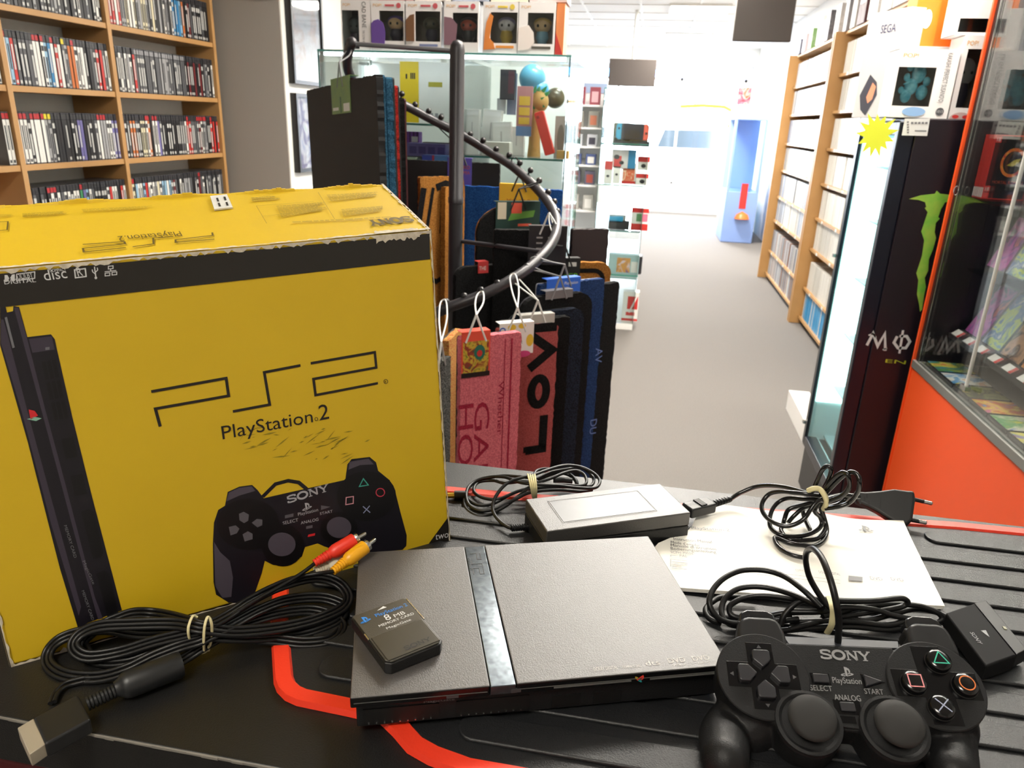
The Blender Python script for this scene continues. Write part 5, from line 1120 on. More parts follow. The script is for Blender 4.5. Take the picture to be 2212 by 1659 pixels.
doormat('rose pink door mat with large black letters and a white door mat card', (1078, 700), (1206, 712), 1.52, 1.60, .62, CDR, COK, .022, motif=[('lettering', COK, LOVE), ('border', COK, lambda q, w_, h: q.stroke([(-w_/2+.004, h-.004), (w_/2-.004, h-.004)], .02, Matrix.Translation((0, 0, .0007))))],
   card=(.082, .072, -.03, [mat('card_cream_white', '#ece6e2', .45), BLACKPRINT, mat('card_blue_blob', '#3a5fb8', .5), mat('card_yellow_blob', '#e6be3c', .5), mat('card_pink_blob', '#d84a86', .5)], doorcard), hook=(1110, 598, 1.66, HW))
def pinkcard(q, cx_, cw, ch, h):
    q.mi = 1; q.b2((cx_-cw/2+.003, h-ch+.02, .0016), (cx_+cw/2-.003, h-.008, .0018)); q.mi = 2; q.b2((cx_-cw/2, h-ch+.012, .0016), (cx_+cw/2, h-ch+.022, .0019)); q.mi = 3; q.poly([(cx_+.008+.012*cos(i*pi/8), h-.032+.016*sin(i*pi/8), .002) for i in range(16)]); q.mi = 4; q.poly([(cx_+.008+.006*cos(i*pi/8), h-.034+.007*sin(i*pi/8), .0022) for i in range(16)])
def gamehome(q, w_, h):
    for k, t in enumerate(('GAME', 'HOME')): q.text(t, Matrix.Translation((-.035+.0-.036*k, h-.14, .0006)) @ Matrix.Rotation(-pi/2, 4, 'Z'), .034, .26)
    q.text('Whether', Matrix.Translation((.018, h-.1, .0006)) @ Matrix.Rotation(-pi/2, 4, 'Z'), .012, .12)
    q.stroke([(.045, h-.01), (.045, .01)], .004, Matrix.Translation((0, 0, .0006))); q.stroke([(.03, h-.01), (.03, .01)], .002, Matrix.Translation((0, 0, .0006)))
doormat('pink door mat with red letters at the front of the rack', (996, 704), (1126, 744), 1.36, 1.44, .58, COP, KB, .022, motif=[('lettering', coir('#b02f46', 'crimson', '#93253a'), gamehome)],
   card=(.062, .095, -.035, [mat('card_coral', '#e0503c', .45), artmat('card_picture', ['#6a7a2a', '#c8a83a', '#8a2a26', '#3a5a3a'], 60, .45, 5), mat('card_black3', '#141414', .45), mat('card_teal', '#1f6a5a', .5), mat('card_red3', '#c8322c', .5)], pinkcard), hook=(1040, 636, 1.52, HW))
doormat('door mat with a black and white drawing, half hidden by the yellow carton', (930, 800), (974, 772), 1.30, 1.42, .55, coir('#6c6c68', 'drawing', '#141414'), KB, .018, hook=(960, 655, 1.5, HW))
doormat('cream and orange door mat edge between the carton and the pink mat', (970, 730), (998, 716), 1.42, 1.52, .55, coir('#c9a25a', 'cream', '#b0603a'), KB, .018)

# ------------------------------------------------------------------ glass cabinet behind the rack, figures boxed on its top
GL = glassmat('cabinet_glass', (.95, .985, .975), .10); GE = mat('glass_edge_green', '#4f8f86', .15, spec=.8)
def cabinet(name, lab, x0, x1, y0, y1, z1, shelves, back=None, base=.12, basem=None, group=None):
    t = thing(name, lab, 'display cabinet', ((x0+x1)/2, (y0+y1)/2, 0), 0, group)
    g = .006
    MB().b2((x0, y0, 0), (x1, y1, base)).build('base', basem or WHITEW, t, bevel=.003)
    for n, lo, hi in (('front_pane', (x0+g, y0, base), (x1-g, y0+g, z1-g)), ('side_pane', (x1-g, y0, base), (x1, y1, z1-g)), ('side_pane', (x0, y0, base), (x0+g, y1, z1-g)), ('top_pane', (x0, y0, z1-g), (x1, y1, z1))):
        MB().b2(lo, hi).build(n, GL, t)
    q = MB(); e = .0016
    for x in (x0+e, x1-e):
        for y in (y0+e, y1-e): q.b2((x-e, y-e, base), (x+e, y+e, z1))
    q.b2((x0, y0-e, z1-g), (x1, y0, z1)).b2((x1, y0, z1-g), (x1+e, y1, z1)); q.build('glass_edges', GE, t)
    for z in shelves:
        o = MB().b2((x0+g, y0+g+.004, z-.006), (x1-g, y1-g-.01, z)).build('shelf', GL, t); MB().b2((x0+g, y0+g+.002, z-.006), (x1-g, y0+g+.004, z)).build('shelf_edge', GE, o)
    MB().b2((x0+g+.01, y0+g+.006, z1-g-.010), (x1-g-.01, y0+g+.02, z1-g-.001)).build('light_tube', mat('cabinet_led', '#f4fbff', .4, emit=8), t)
    for xx_ in (x0+g+.004, x1-g-.010): MB().b2((xx_, y1-.03, base+.02), (xx_+.006, y1-.02, z1-g-.01)).build('light_tube', MATS['cabinet_led'], t)
    if back: MB().b2((x0+g, y1-.012, base), (x1-g, y1-.004, z1-g)).build('back_panel', back, t)
    return t
cabA = cabinet('display_cabinet', 'tall glass display cabinet behind the mat rack with boxed figures on top', -1.06, -.262, 2.385, 2.86, 1.533, (.62, .95), back=mat('cabinet_back_white', '#eef1f2', .6))
for xa, xb, z in ((-.598, -.269, 1.235), (-1.053, -.604, 1.325), (-1.053, -.604, 1.18)):
    o = MB().b2((xa, 2.396, z-.006), (xb, 2.845, z)).build('shelf', GL, cabA); MB().b2((xa, 2.394, z-.006), (xb, 2.396, z)).build('shelf_edge', GE, o)
MB().b2((-.6035, 2.40, 1.0), (-.5985, 2.845, 1.52)).build('divider', GL, cabA)
def pack(name, lab, cat, r, Y, d, mats, deco=None, z=None, group=None, bevel=.0015, tilt=0, part='carton'):
    """a packet filling the pixel rectangle r at depth Y; deco(m, w, h) draws on its front (x 0..w, y 0..h)"""
    a, b = px(r[0], r[3], Y=Y), px(r[2], r[3], Y=Y); h = px((r[0]+r[2])/2, r[1], Y=Y).z-(a.z+b.z)/2; zz = (a.z+b.z)/2 if z is None else z
    w_ = b.x-a.x; c = Vector(((a.x+b.x)/2, Y, zz))
    t = thing(name, lab, cat, tuple(c), 0, group); M = Matrix.Translation(c) @ Matrix.Rotation(tilt, 4, 'Y')
    ml = mats if isinstance(mats, list) else [mats]
    MB(M).b2((-w_/2, 0, 0), (w_/2, d, h)).build(part, ml[0], t, bevel=bevel)
    if deco:
        MF_ = M @ Matrix.Translation((-w_/2, -.0004, 0)) @ Matrix.Rotation(pi/2, 4, 'X')
        for nm, mt_, fn in deco:
            q = MB(MF_); fn(q, w_, h); q.build(nm, mt_, t)
    return t
def R_f(x0, y0, x1, y1, th=.0004): return lambda q, w_, h: q.b2((x0*w_, y0*h, 0), (x1*w_, y1*h, th))
def multi(*fs): return lambda q, w_, h: [f(q, w_, h) for f in fs]
def col(c, r=.45): return mat('card_col_'+c.strip('#'), c, r)
S1z, S2z, S3z = 1.235, .95, .62
t = pack('game_carton', 'yellow and white carton standing on the upper shelf of the glass cabinet', 'box', (866, 135, 975, 267), 2.50, .05, [col('#e9e9e6')], z=1.326,
  deco=[('yellow_side', col('#e3c414'), R_f(-.005, 0, .36, 1.0, .0008)), ('side_print', BLACKPRINT, multi(lambda q, w_, h: q.b2((.11*w_, .72*h, 0), (.14*w_, .8*h, .0012)), lambda q, w_, h: [q.b2(((.20+.035*i)*w_, .72*h, 0), ((.225+.035*i)*w_, .82*h, .0012)) for i in range(3)])), ('front_title', col('#a8a23a'), R_f(.55, .60, .82, .68)), ('foot_marks', col('#8d9096'), multi(R_f(.58, .08, .64, .17), R_f(.68, .08, .74, .17), R_f(.78, .08, .84, .17)))])
random.seed(9)
for i, (x0, x1, y0, y1, tl_) in enumerate(((1006, 1035, 168, 268, .0), (1038, 1078, 172, 272, .06), (1012, 1062, 280, 338, 0), (1064, 1104, 262, 335, -.04), (1100, 1130, 275, 338, 0))):
    pack('blister_pack', 'white blister pack in the glass cabinet, %s' % ('tall one nearest the pole', 'tall leaning one beside it', 'low wide one by the pole', 'one leaning left below the dark strips', 'one nearest the wooden figure')[i], 'packet', (x0, y0, x1, y1), 2.48+.03*(i % 3), .03, [mat('blister_white', '#f2f2f0', .3)], z=S1z, tilt=tl_, group='white packs in the glass cabinet',
         deco=[('insert', col('#c9c9c9'), R_f(.44, .35, .52, .72)), ('header', col('#fafafa'), R_f(.05, .86, .95, .96))])
pack('charger_pack', 'dark maroon and black pack hanging in the glass cabinet', 'packet', (1079, 150, 1111, 215), 2.52, .02, [col('#22242e')], deco=[('red_panel', col('#4c2030'), R_f(.55, .2, .95, .95))])
pack('strap_pack', 'pale grey hanging strip pack beside the dark maroon one', 'packet', (1073, 212, 1092, 246), 2.55, .01, [col('#b9bcc0')])
pack('strap_pack', 'slate grey hanging strip pack left of the pink game card', 'packet', (1094, 158, 1114, 248), 2.56, .01, [col('#7d86a0')])
pack('card_pack', 'long pink and blue card pack with three yellow pictures in the glass cabinet', 'packet', (1114, 186, 1147, 294), 2.47, .012, [mat('card_pack_face', '#c88a8c', .4)],
  deco=[('foot', col('#6f8fbe'), R_f(0, 0, 1, .2)), ('pictures', col('#eec24a'), multi(R_f(.15, .62, .85, .80, .0008), R_f(.15, .42, .85, .58, .0008), R_f(.15, .24, .85, .38, .0008)))])
# carved figure with green spikes
fg = thing('wooden_figure', 'tan carved figure with green spikes on its head, on the cabinet shelf', 'figure', tuple(px(1160, 337, Y=2.52)))
hc = px(1166, 219, Y=2.52); bb = px(1153, 337, Y=2.52); bb.z = S1z; WD = mat('pale_wood', '#c9a25e', .5, noise=(30, '#b98e48', .3)); GRN = mat('leaf_green', '#2f7d44', .5)
MB().lathe([(0, 0), (.022, 0), (.019, .04), (.018, .1), (.022, .135), (.016, hc.z-bb.z), (0, hc.z-bb.z)], 20, Matrix.Translation(bb)).build('body', WD, fg, smooth=50)
o = MB().ell(hc, (.029, .029, .034), 20, 14).build('head', WD, fg, smooth=60)
for a, b in (((1154, 200), (1159, 184)), ((1163, 197), (1166, 186)), ((1172, 198), (1182, 186)), ((1178, 205), (1188, 198))):
    p, q_ = px(*a, Y=2.51), px(*b, Y=2.51); MB().tube([p, p.lerp(q_, .5), q_], [.007, .005, .0006], 8).build('spike', GRN, fg, smooth=50)
q = MB()
for a, b, c in (((1170, 212), (1180, 210), (1173, 217)), ((1155, 228), (1160, 236), (1154, 236)), ((1176, 226), (1181, 232), (1175, 233))):
    n_ = Vector((0, -.032, 0)); q.poly([px(*p_, Y=2.52)+n_ for p_ in (a, b, c)])
q.build('face_marks', GRN, fg)
rt_ = thing('controller_grip', 'red handheld control bar leaning on the carved figure', 'controller', tuple(px(1190, 336, Y=2.47)))
a, b = px(1165, 244, Y=2.47), px(1188, 332, Y=2.47); ax = (b-a).normalized(); M_ = basis(a, ax, Vector((0, -1, 0)).cross(ax))
MB(M_).prism([(0, -.016), ((b-a).length, -.016), ((b-a).length+.003, -.012), ((b-a).length+.003, .012), ((b-a).length, .016), (0, .016), (-.004, .012), (-.004, -.012)], -.012, .012).build('shell', mat('neon_red', '#e0382c', .35), rt_, bevel=.004, seg=3)
MB(M_).box((.012, -.006, .0125), (.009, .009, .003)).box((.012, -.006, -.0125), (.009, .009, .003)).build('buttons', col('#a8241c'), rt_)
for i, (p_, r_, c_, lab) in enumerate((((1152, 122), .045, '#5fa8cc', 'pale blue ball high in the glass cabinet'), ((1164, 196), .035, '#4f9cc8', 'blue ball behind the carved figure'), ((1199, 212), .033, '#6a5a30', 'brown and yellow ball right of the carved figure'))):
    c = px(*p_, Y=2.66); c.z = min(c.z, 1.48)
    o = MB().ell(c, (r_,)*3, 24, 14).build('toy_ball', mat('ball_%d' % i, c_, .3, noise=(18, ('#5fa8cc', '#3f8cc0', '#2a2c30')[i], .3)), smooth=60); tag(o, lab, 'ball')
    
pack('figure_pack', 'clear grey figure pack at the right end of the cabinet shelf', 'packet', (1196, 242, 1222, 333), 2.5, .03, [mat('smoky_pack', '#a9a8a2', .25)], z=S1z, deco=[('figure_shape', col('#77746c'), lambda q, w_, h: q.poly([(w_*.5+w_*.3*cos(i*pi/8), h*.45+h*.35*sin(i*pi/8), .0006) for i in range(16)]))])
pack('wooden_block', 'small tan block at the right end of the cabinet shelf', 'block', (1202, 318, 1228, 336), 2.44, .03, [WD], z=S1z)
# lower shelf: purple and blue boxes
L2 = S2z
pack('striped_box', 'purple striped box low in the glass cabinet', 'box', (866, 284, 905, 318), 2.60, .04, [col('#6b3a96')], z=px(880, 318, Y=2.60).z, deco=[('stripes', col('#3d2058'), lambda q, w_, h: [q.b2((w_*(.08+.2*i), 0, 0), (w_*(.15+.2*i), h, .0006)) for i in range(5)]), ('price_tag', WHITEPRINT, R_f(.6, .35, .95, .7, .001))])
pack('row_box', 'long lavender box low in the glass cabinet', 'box', (878, 310, 962, 338), 2.55, .05, [col('#6a66a8')], z=px(920, 338, Y=2.55).z, deco=[('panels', col('#4a4684'), lambda q, w_, h: [q.b2((w_*(.08+.24*i), h*.2, 0), (w_*(.26+.24*i), h*.75, .0006)) for i in range(4)])])
pack('blue_box', 'light blue box with red stripe low in the glass cabinet', 'box', (912, 328, 972, 358), 2.50, .05, [col('#5f8fd0')], z=1.181, deco=[('blue_side', col('#3f4fae'), R_f(0, 0, .42, 1)), ('red_stripe', col('#c03a50'), R_f(.36, .6, .44, 1, .0008))])
pack('sage_box', 'pale sage box low at the left of the glass cabinet', 'box', (866, 340, 899, 362), 2.50, .05, [col('#a9b59a')], z=1.181)
pack('dark_bag', 'dark bag shape behind the purple striped box', 'bag', (912, 280, 975, 330), 2.70, .05, [col('#26242a', .6)], z=1.181)
pack('white_pack', 'crinkled white pack low behind the pole in the glass cabinet', 'packet', (1040, 308, 1100, 338), 2.42, .05, [col('#ece9e2')], z=1.236)
zr1, zr2 = px(920, 338, Y=2.55).z, px(880, 318, Y=2.60).z
MB_ = MB().b2((-1.04, 2.548, 1.181), (-.61, 2.599, zr1-.0005)).b2((-1.04, 2.5995, 1.181), (-.61, 2.67, zr2-.0005)); tag(MB_.build('riser_board', mat('riser_grey', '#4b4b50', .5)), 'dark grey stepped riser under the purple boxes in the glass cabinet', 'board')
pack('sage_carton', 'pale sage carton behind the orange hang card', 'box', (1032, 380, 1120, 408), 2.50, .05, [col('#b3bfa4')], z=S2z)

# boxed vinyl figures on top of the cabinet
def vinylbox(lab, M, w_, h, d, win, skin, hair, cloth, backc, header, foot, sidec=None, group='boxed figures on the cabinet', extra=None, rotz=0, figure=True):
    t = thing('figure_box', lab, 'figure box', tuple(M.translation), rotz, group)
    x0, y0, x1, y1 = win[0]*w_, win[1]*h, win[2]*w_, win[3]*h; WB = mat('figure_carton_white', '#efeceb', .4); k = .0015
    q = MB(M); q.b2((-w_/2, 0, 0), (w_/2, k, y0)).b2((-w_/2, 0, y1), (w_/2, k, h)).b2((-w_/2, 0, y0), (-w_/2+x0, k, y1)).b2((-w_/2+x1, 0, y0), (w_/2, k, y1))
    q.b2((-w_/2, k, 0), (-w_/2+k, d, h)).b2((w_/2-k, k, 0), (w_/2, d, h)).b2((-w_/2, k, h-k), (w_/2, d, h)).b2((-w_/2, k, 0), (w_/2, d, k)); q.build('carton', sidec or WB, t)
    MB(M).b2((-w_/2+k, d-.004, k), (w_/2-k, d-.002, h-k)).build('backdrop', backc, t)
    MB(M).b2((-w_/2+x0, .0006, y0), (-w_/2+x1, .0011, y1)).build('window', GL, t)
    cx_ = -w_/2+(x0+x1)/2; hh = y1-y0
    if figure:
        f = MB(M).lathe([(0, 0), (.012, 0), (.017, .012), (.020, hh*.22), (.016, hh*.42), (.008, hh*.45)], 16, Matrix.Translation((cx_, d*.5, y0+.002))).build('figure', cloth, t, smooth=50)
        hd = MB(M).ell((cx_, d*.48, y0+hh*.64), (w_*.235, w_*.20, hh*.24), 20, 14).build('head', skin, f, smooth=60)
        e = MB(M)
        for s in (-1, 1): e.ell((cx_+s*w_*.10, d*.48-w_*.185, y0+hh*.62), (w_*.035, w_*.02, w_*.04), 12, 8)
        e.build('eyes', BLACKP, f, smooth=60)
        if hair: MB(M).ell((cx_, d*.48+.004, y0+hh*.72), (w_*.255, w_*.20, hh*.20), 20, 12).build('hair', hair, f, smooth=60)
    FR = M @ Matrix.Translation((-w_/2, -.0003, 0)) @ Matrix.Rotation(pi/2, 4, 'X')
    q = MB(FR); q.mi = 0; q.text('POP!', Matrix.Translation((w_*.07, h*.88, 0)), h*.055, w_*.25); q.mi = 1
    if header: q.b2((w_*.42, h*.885, 0), (w_*.70, h*.925, .0004)); q.poly([(w_*.83+w_*.07*cos(i*pi/8), h*.905+w_*.07*sin(i*pi/8), .0004) for i in range(16)])
    q.mi = 2
    if foot: q.b2((w_*.38, h*.10, 0), (w_*.9, h*.15, .0004))
    q.build('front_print', [mat('pop_gold', '#d9a24a', .4), header or WHITEPRINT, foot or WHITEPRINT], t)
    if extra: extra(t, FR, w_, h, d, M)
    return t
BK = mat('backdrop_grey', '#8a8078', .6); BKD = mat('backdrop_dark', '#3a3436', .6)
def shape(name, mt_, P): 
    def fn(t, FR, w_, h, d, M):
        q = MB(FR); q.prism([(p[0]*w_, p[1]*h) for p in P], 0, .0015); q.build(name, mt_, t)
    return fn
SK = mat('vinyl_skin', '#d8b48c', .35)
tz = 1.534
def at_(x0, x1): a, b = px(x0, 118, Y=2.392), px(x1, 118, Y=2.392); return Matrix.Translation(((a.x+b.x)/2, 2.392, tz)), b.x-a.x
M_, w_ = at_(803.5, 874.5); vinylbox('white figure box with a purple haired figure and purple corner shape', M_, w_, .139, .09, (.25, .20, .97, .80), SK, mat('vinyl_purple', '#5d4a8e', .35), mat('vinyl_dark', '#3b3444', .4), BK, mat('pop_red', '#cc5a62', .4), None,
   extra=shape('corner_picture', mat('print_violet', '#6a4a9c', .45), [(.0, .10), (.40, .10), (.42, .40), (.36, .56), (.22, .63), (.08, .60), (0, .54)]))
M_, w_ = at_(877.5, 953); vinylbox('white figure box with a grey cat-like figure and brown corner shape', M_, w_, .139, .09, (.27, .20, .97, .80), mat('vinyl_olive', '#5c5542', .4), None, mat('vinyl_dark', '#3b3444', .4), mat('backdrop_brown', '#6d5f52', .6), mat('pop_red', '#cc5a62', .4), col('#7f88b0'),
   extra=shape('corner_picture', mat('print_brown', '#7a5436', .45), [(0, .20), (.24, .20), (.24, .74), (.12, .72), (0, .62)]))
M_, w_ = at_(959, 1033); vinylbox('white figure box with a dark red faced figure behind the pole', M_, w_, .139, .09, (.25, .20, .97, .78), mat('vinyl_redface', '#b0503c', .35), mat('vinyl_charcoal', '#2e2c30', .4), mat('vinyl_charcoal', '#2e2c30', .4), BKD, mat('pop_red', '#cc5a62', .4), None,
   extra=shape('corner_picture', mat('print_mauve', '#84626e', .45), [(0, .14), (.34, .14), (.38, .55), (.22, .68), (0, .70)]))
M_, w_ = at_(1042, 1116.5); vinylbox('white figure box with a white and lilac figure and orange splash', M_, w_, .139, .09, (.22, .20, .98, .80), mat('vinyl_white', '#e3dfe6', .35), mat('vinyl_lilac', '#9a92b8', .35), mat('vinyl_gold', '#c8a848', .4), BK, col('#e3c84a'), col('#e8963c'),
   extra=shape('corner_picture', mat('print_orange', '#e0863a', .45), [(.03, .06), (.36, .08), (.32, .2), (.2, .3), (.24, .5), (.3, .72), (.2, .78), (.1, .6), (.06, .4)]))
M_, w_ = at_(1118, 1196); vinylbox('white figure box with a blond figure in light blue', M_, w_, .139, .09, (.25, .20, .95, .80), mat('vinyl_fair', '#dcb98c', .35), mat('vinyl_blond', '#c9a45c', .4), mat('vinyl_sky', '#7fb0cc', .4), BK, None, col('#5a564e'),
   extra=shape('corner_picture', mat('print_pale', '#efe6e0', .45), [(0, .06), (.3, .08), (.45, .22), (.42, .42), (.28, .56), (0, .5)]))
a = px(1216, 118, Y=2.40); b = px(1198, 118, Y=2.40)
t = thing('figure_box', 'orange and red side of a figure box at the right end of the cabinet', 'figure box', (a.x-.01, 2.41, tz), 0, 'boxed figures on the cabinet')
MB().b2((b.x+.001, 2.396, tz), (a.x, 2.49, tz+.138)).build('carton', mat('print_tangerine', '#d9824a', .45), t); MB().prism([(0, 0), (a.x-b.x-.002, 0), (0, .06)], 0, .001, Matrix.Translation((b.x+.001, 2.3958, tz)) @ Matrix.Rotation(pi/2, 4, 'X')).build('red_corner', col('#b8302a'), t)
M_, w_ = at_(740, 781)
def cad(t, FR, w_, h, d, M):
    q = MB(FR); q.text('CAD BANE', Matrix.Translation((w_*.72+.0, h*.97, .0003)) @ Matrix.Rotation(-pi/2, 4, 'Z'), .0125, h*.52); q.text('THE CLONE WARS', Matrix.Translation((w_*.72, h*.40, .0003)) @ Matrix.Rotation(-pi/2, 4, 'Z'), .007, h*.3); q.build('spine_lettering', BLACKPRINT, t)
M2, w2 = at_(740, 802); vinylbox('white figure box with lettered spine at the left end of the cabinet top', M2, w2, .139, .09, (.03, .02, .60, .80), mat('vinyl_slate', '#4e5558', .4), mat('vinyl_charcoal', '#2e2c30', .4), mat('vinyl_dark', '#3b3444', .4), BKD, None, None, extra=cad)
random.seed(12)
xx = -.98
for i, c in enumerate(('#cfc6c2', '#b98a86', '#d8d2cc', '#9aa0b0', '#d6cdb8', '#c0b0ae')):
    tag(MB().b2((xx, 2.40, tz+.1405), (xx+.112, 2.49, tz+.28)).build('figure_box', mat('stack_box_%d' % i, c, .45), bevel=.001), 'figure box stacked in the second layer, %s from the left' % nth(i), 'figure box', 'second layer of figure boxes'); xx += .117

# ------------------------------------------------------------------ aisle cabinet with handheld consoles, and the white gondola
cabinet('display_cabinet', 'long glass cabinet of handheld consoles beside the aisle', -.33, -.02, 5.05, 6.9, 1.56, (.36, .675, .972, 1.231, 1.494), base=.045)['label'] = 'long low-based glass cabinet of handheld consoles beside the aisle'
REDC = col('#c9302c'); WHC = col('#ece9e6'); DKC = col('#26262a')
CY = 5.12; CS = (.045, .36, .675, .972, 1.231)
ic = lambda cx_, cy_, r: (lambda q, w_, h: q.poly([(w_*cx_+w_*r*cos(i*pi/8), h*cy_+w_*r*.8*sin(i*pi/8), .0008) for i in range(16)]))
pack('console_box', 'grey green game console box on the top stocked shelf', 'box', (1326, 224, 1363, 268), CY+.10, .08, [artmat('pk1', ['#8a8f82', '#5a5a46', '#a9b0a4'], 14, .4, 2)], z=CS[4])
pack('console_box', 'red console box with coloured swirls on the top stocked shelf', 'box', (1363, 222, 1404, 256), CY+.12, .08, [artmat('pk2', ['#c8343a', '#d8603a', '#6a5ab0', '#e0a040'], 16, .4, 3)], z=CS[4])
pack('console_box', 'pale beige pack in front of the red console box', 'box', (1363, 256, 1401, 270), CY+.05, .04, [col('#b9ab98')], z=CS[4])
sw = thing('handheld_console', 'handheld console with blue left and red right grip in the aisle cabinet', 'games console', tuple(px(1366, 300, Y=CY+.01)))
a, b = px(1341, 302, Y=CY+.012), px(1389, 302, Y=CY+.012); h_ = .1; zc = CS[4]+.002
zc = px(1366, 302, Y=CY).z
MB().b2((a.x, CY, zc), (b.x, CY+.014, zc+h_)).build('screen', mat('dark_screen', '#37343c', .12), sw, bevel=.003)
for s, x, c in ((-1, a.x, '#3c9fc8'), (1, b.x, '#e2604a')):
    MB().prism([(0, 0), (s*.02, 0), (s*.034, .014), (s*.034, h_-.014), (s*.02, h_), (0, h_)], -.014, 0, Matrix.Translation((x, CY, zc)) @ Matrix.Rotation(pi/2, 4, 'X')).build('grip', mat('grip_'+c.strip('#'), c, .35), sw, bevel=.003)
    MB().ell((x+s*.016, CY-.002, zc+h_*(.68 if s < 0 else .42)), (.007, .006, .007), 12, 8).build('thumb_stick', DKC, sw, smooth=60)
pack('console_stand', 'black stand under the handheld console', 'stand', (1325, 300, 1403, 311), CY, .1, [DKC], z=zc-.0405)
pack('handheld_console', 'white handheld console box with blue grip picture on the middle shelf', 'box', (1321, 310, 1373, 350), CY+.04, .06, [col('#d9d4d6')], z=CS[3]+.10, deco=[('blue_grip', col('#2f7fae'), R_f(.68, 0, 1, 1)), ('dark_shape', DKC, multi(ic(.2, .6, .12), ic(.42, .3, .1)))])
for i, (r, lab, mi) in enumerate((((1303, 352, 1320, 400), 'small red and white box at the left of the middle shelf', 0), ((1303+19, 340, 1338, 400), 'slim red topped white box on the middle shelf', 1), ((1341, 356, 1372, 400), 'leaning cream and red box on the middle shelf', 2), ((1372, 376, 1400, 401), 'white box with black pictured gamepad on the middle shelf', 3), ((1375, 345, 1402, 375), 'red and white box with dark round picture on the middle shelf', 4))):
    dd = [('red_top', REDC, R_f(0, .62, 1, 1)), ('picture', DKC, ic(.5, .33, .2))]
    if i == 2: dd = [('picture', artmat('pk3', ['#e6c2a0', '#d8603a', '#f0e0c0'], 20, .4, 4), R_f(.1, .12, .9, .9)), ('red_foot', REDC, R_f(0, 0, 1, .14, .001))]
    pack('accessory_box', lab, 'box', r, CY+.02+.02*i if i != 3 else CY, .05, [WHC], dd, z=CS[3]+(.088 if i == 4 else 0))
for i, (r, lab, mts, dd) in enumerate((
   ((1361, 452, 1398, 500), 'red and white box with green and pink panels on the lower shelf', [WHC], [('red_bands', REDC, multi(R_f(0, .8, 1, 1), R_f(0, 0, 1, .3))), ('green_panel', col('#6a9a6a'), R_f(.3, .4, .6, .75)), ('pink_panel', col('#d8708c'), R_f(.65, .4, .95, .75))]),
   ((1315, 470, 1345, 482), 'bright blue small box lying on the lower shelf', [col('#2f9fd0')], None),
   ((1313, 482, 1358, 500), 'black accessory pack lying on the lower shelf', [DKC], None),
   ((1316, 440, 1352, 468), 'crumpled grey white pack on the lower shelf', [col('#b4b2ac')], None))):
    pack('accessory_box', lab, 'box', r, CY+.02+(.06 if i == 3 else 0), .05, mts, dd, z=CS[2]+(.045 if i == 1 else 0))
pack('console_bundle', 'pale blue bundle box with a purple picture on the second lowest shelf', 'box', (1312, 545, 1378, 592), CY, .08, [col('#a9c8cc')], [('picture', artmat('pk4', ['#e0d0e0', '#d89a4a', '#7a5a9c'], 18, .4, 6), R_f(.28, .18, .72, .85)), ('teal_foot', col('#5fae9c'), R_f(0, 0, 1, .08)), ('white_panel', WHC, R_f(.75, .2, .98, .7))], z=CS[1])
pack('case', 'black carrying case behind the pale blue bundle box', 'case', (1315, 520, 1388, 560), CY+.10, .1, [DKC], z=CS[1], bevel=.01)
pack('accessory_box', 'white box with large red seven shape on the bottom shelf', 'box', (1342, 626, 1376, 690), CY, .08, [WHC], [('red_panel', REDC, R_f(.3, .42, .95, .85)), ('white_stroke', WHC, lambda q, w_, h: q.stroke([(w_*.9, h*.9), (w_*.45, h*.3)], w_*.1, Matrix.Translation((0, 0, .0006)))), ('red_foot', REDC, multi(R_f(0, .02, 1, .1), R_f(.25, .2, .8, .32)))], z=CS[0])
# white wall rack between the two cabinets
gd = thing('wall_rack', 'white shelf rack of small toys seen between the two glass cabinets', 'shelf', (-.52, 5.3, 0))
WB2 = mat('bright_white', '#f4f5f6', .5)
MB().b2((-.75, 5.42, 0), (-.335, 5.46, 1.62)).build('back_board', WB2, gd); MB().b2((-.75, 5.2, 0), (-.336, 5.42, .5)).build('base', mat('pale_blue_panel', '#cfdae8', .5), gd)
gz_ = (.78, .95, 1.08, 1.2, 1.32, 1.46)
for z in gz_: MB().b2((-.75, 5.2, z-.012), (-.336, 5.419, z)).build('shelf', WB2, gd)
MB().b2((-.75, 5.41, 1.54), (-.336, 5.4195, 1.6)).build('header', col('#9db4d6'), gd)
random.seed(6)
for r, (z, h, cols) in enumerate(zip(gz_, (.10, .09, .07, .075, .1, .11), (('#b0b0ac',), ('#5a5a70', '#a04a40'), ('#4a5a8c',), ('#c0c4cc', '#3a3a48'), ('#8a8a84', '#b06a50'), ('#8a3a48', '#c8a0a8')))):
    for k in range(4):
        x = -.70+.1*k
        t = thing('toy_box', '%s small toy box from the left on the %s of the white rack' % (nth(k), ('lowest shelf', 'second shelf', 'third shelf', 'fourth shelf', 'fifth shelf', 'top shelf')[r]), 'toy', (x, 5.26, z), 0, 'small boxed toys on the white rack')
        MB().b2((x-.034, 5.23, z+.0005), (x+.034, 5.28, z+h)).build('carton', col(cols[0]), t, bevel=.002)
        MB().b2((x-.022, 5.2292, z+h*.15), (x+.022, 5.2298, z+h*.75)).build('picture', col(cols[-1]) if len(cols) > 1 else col('#dcdcda'), t)

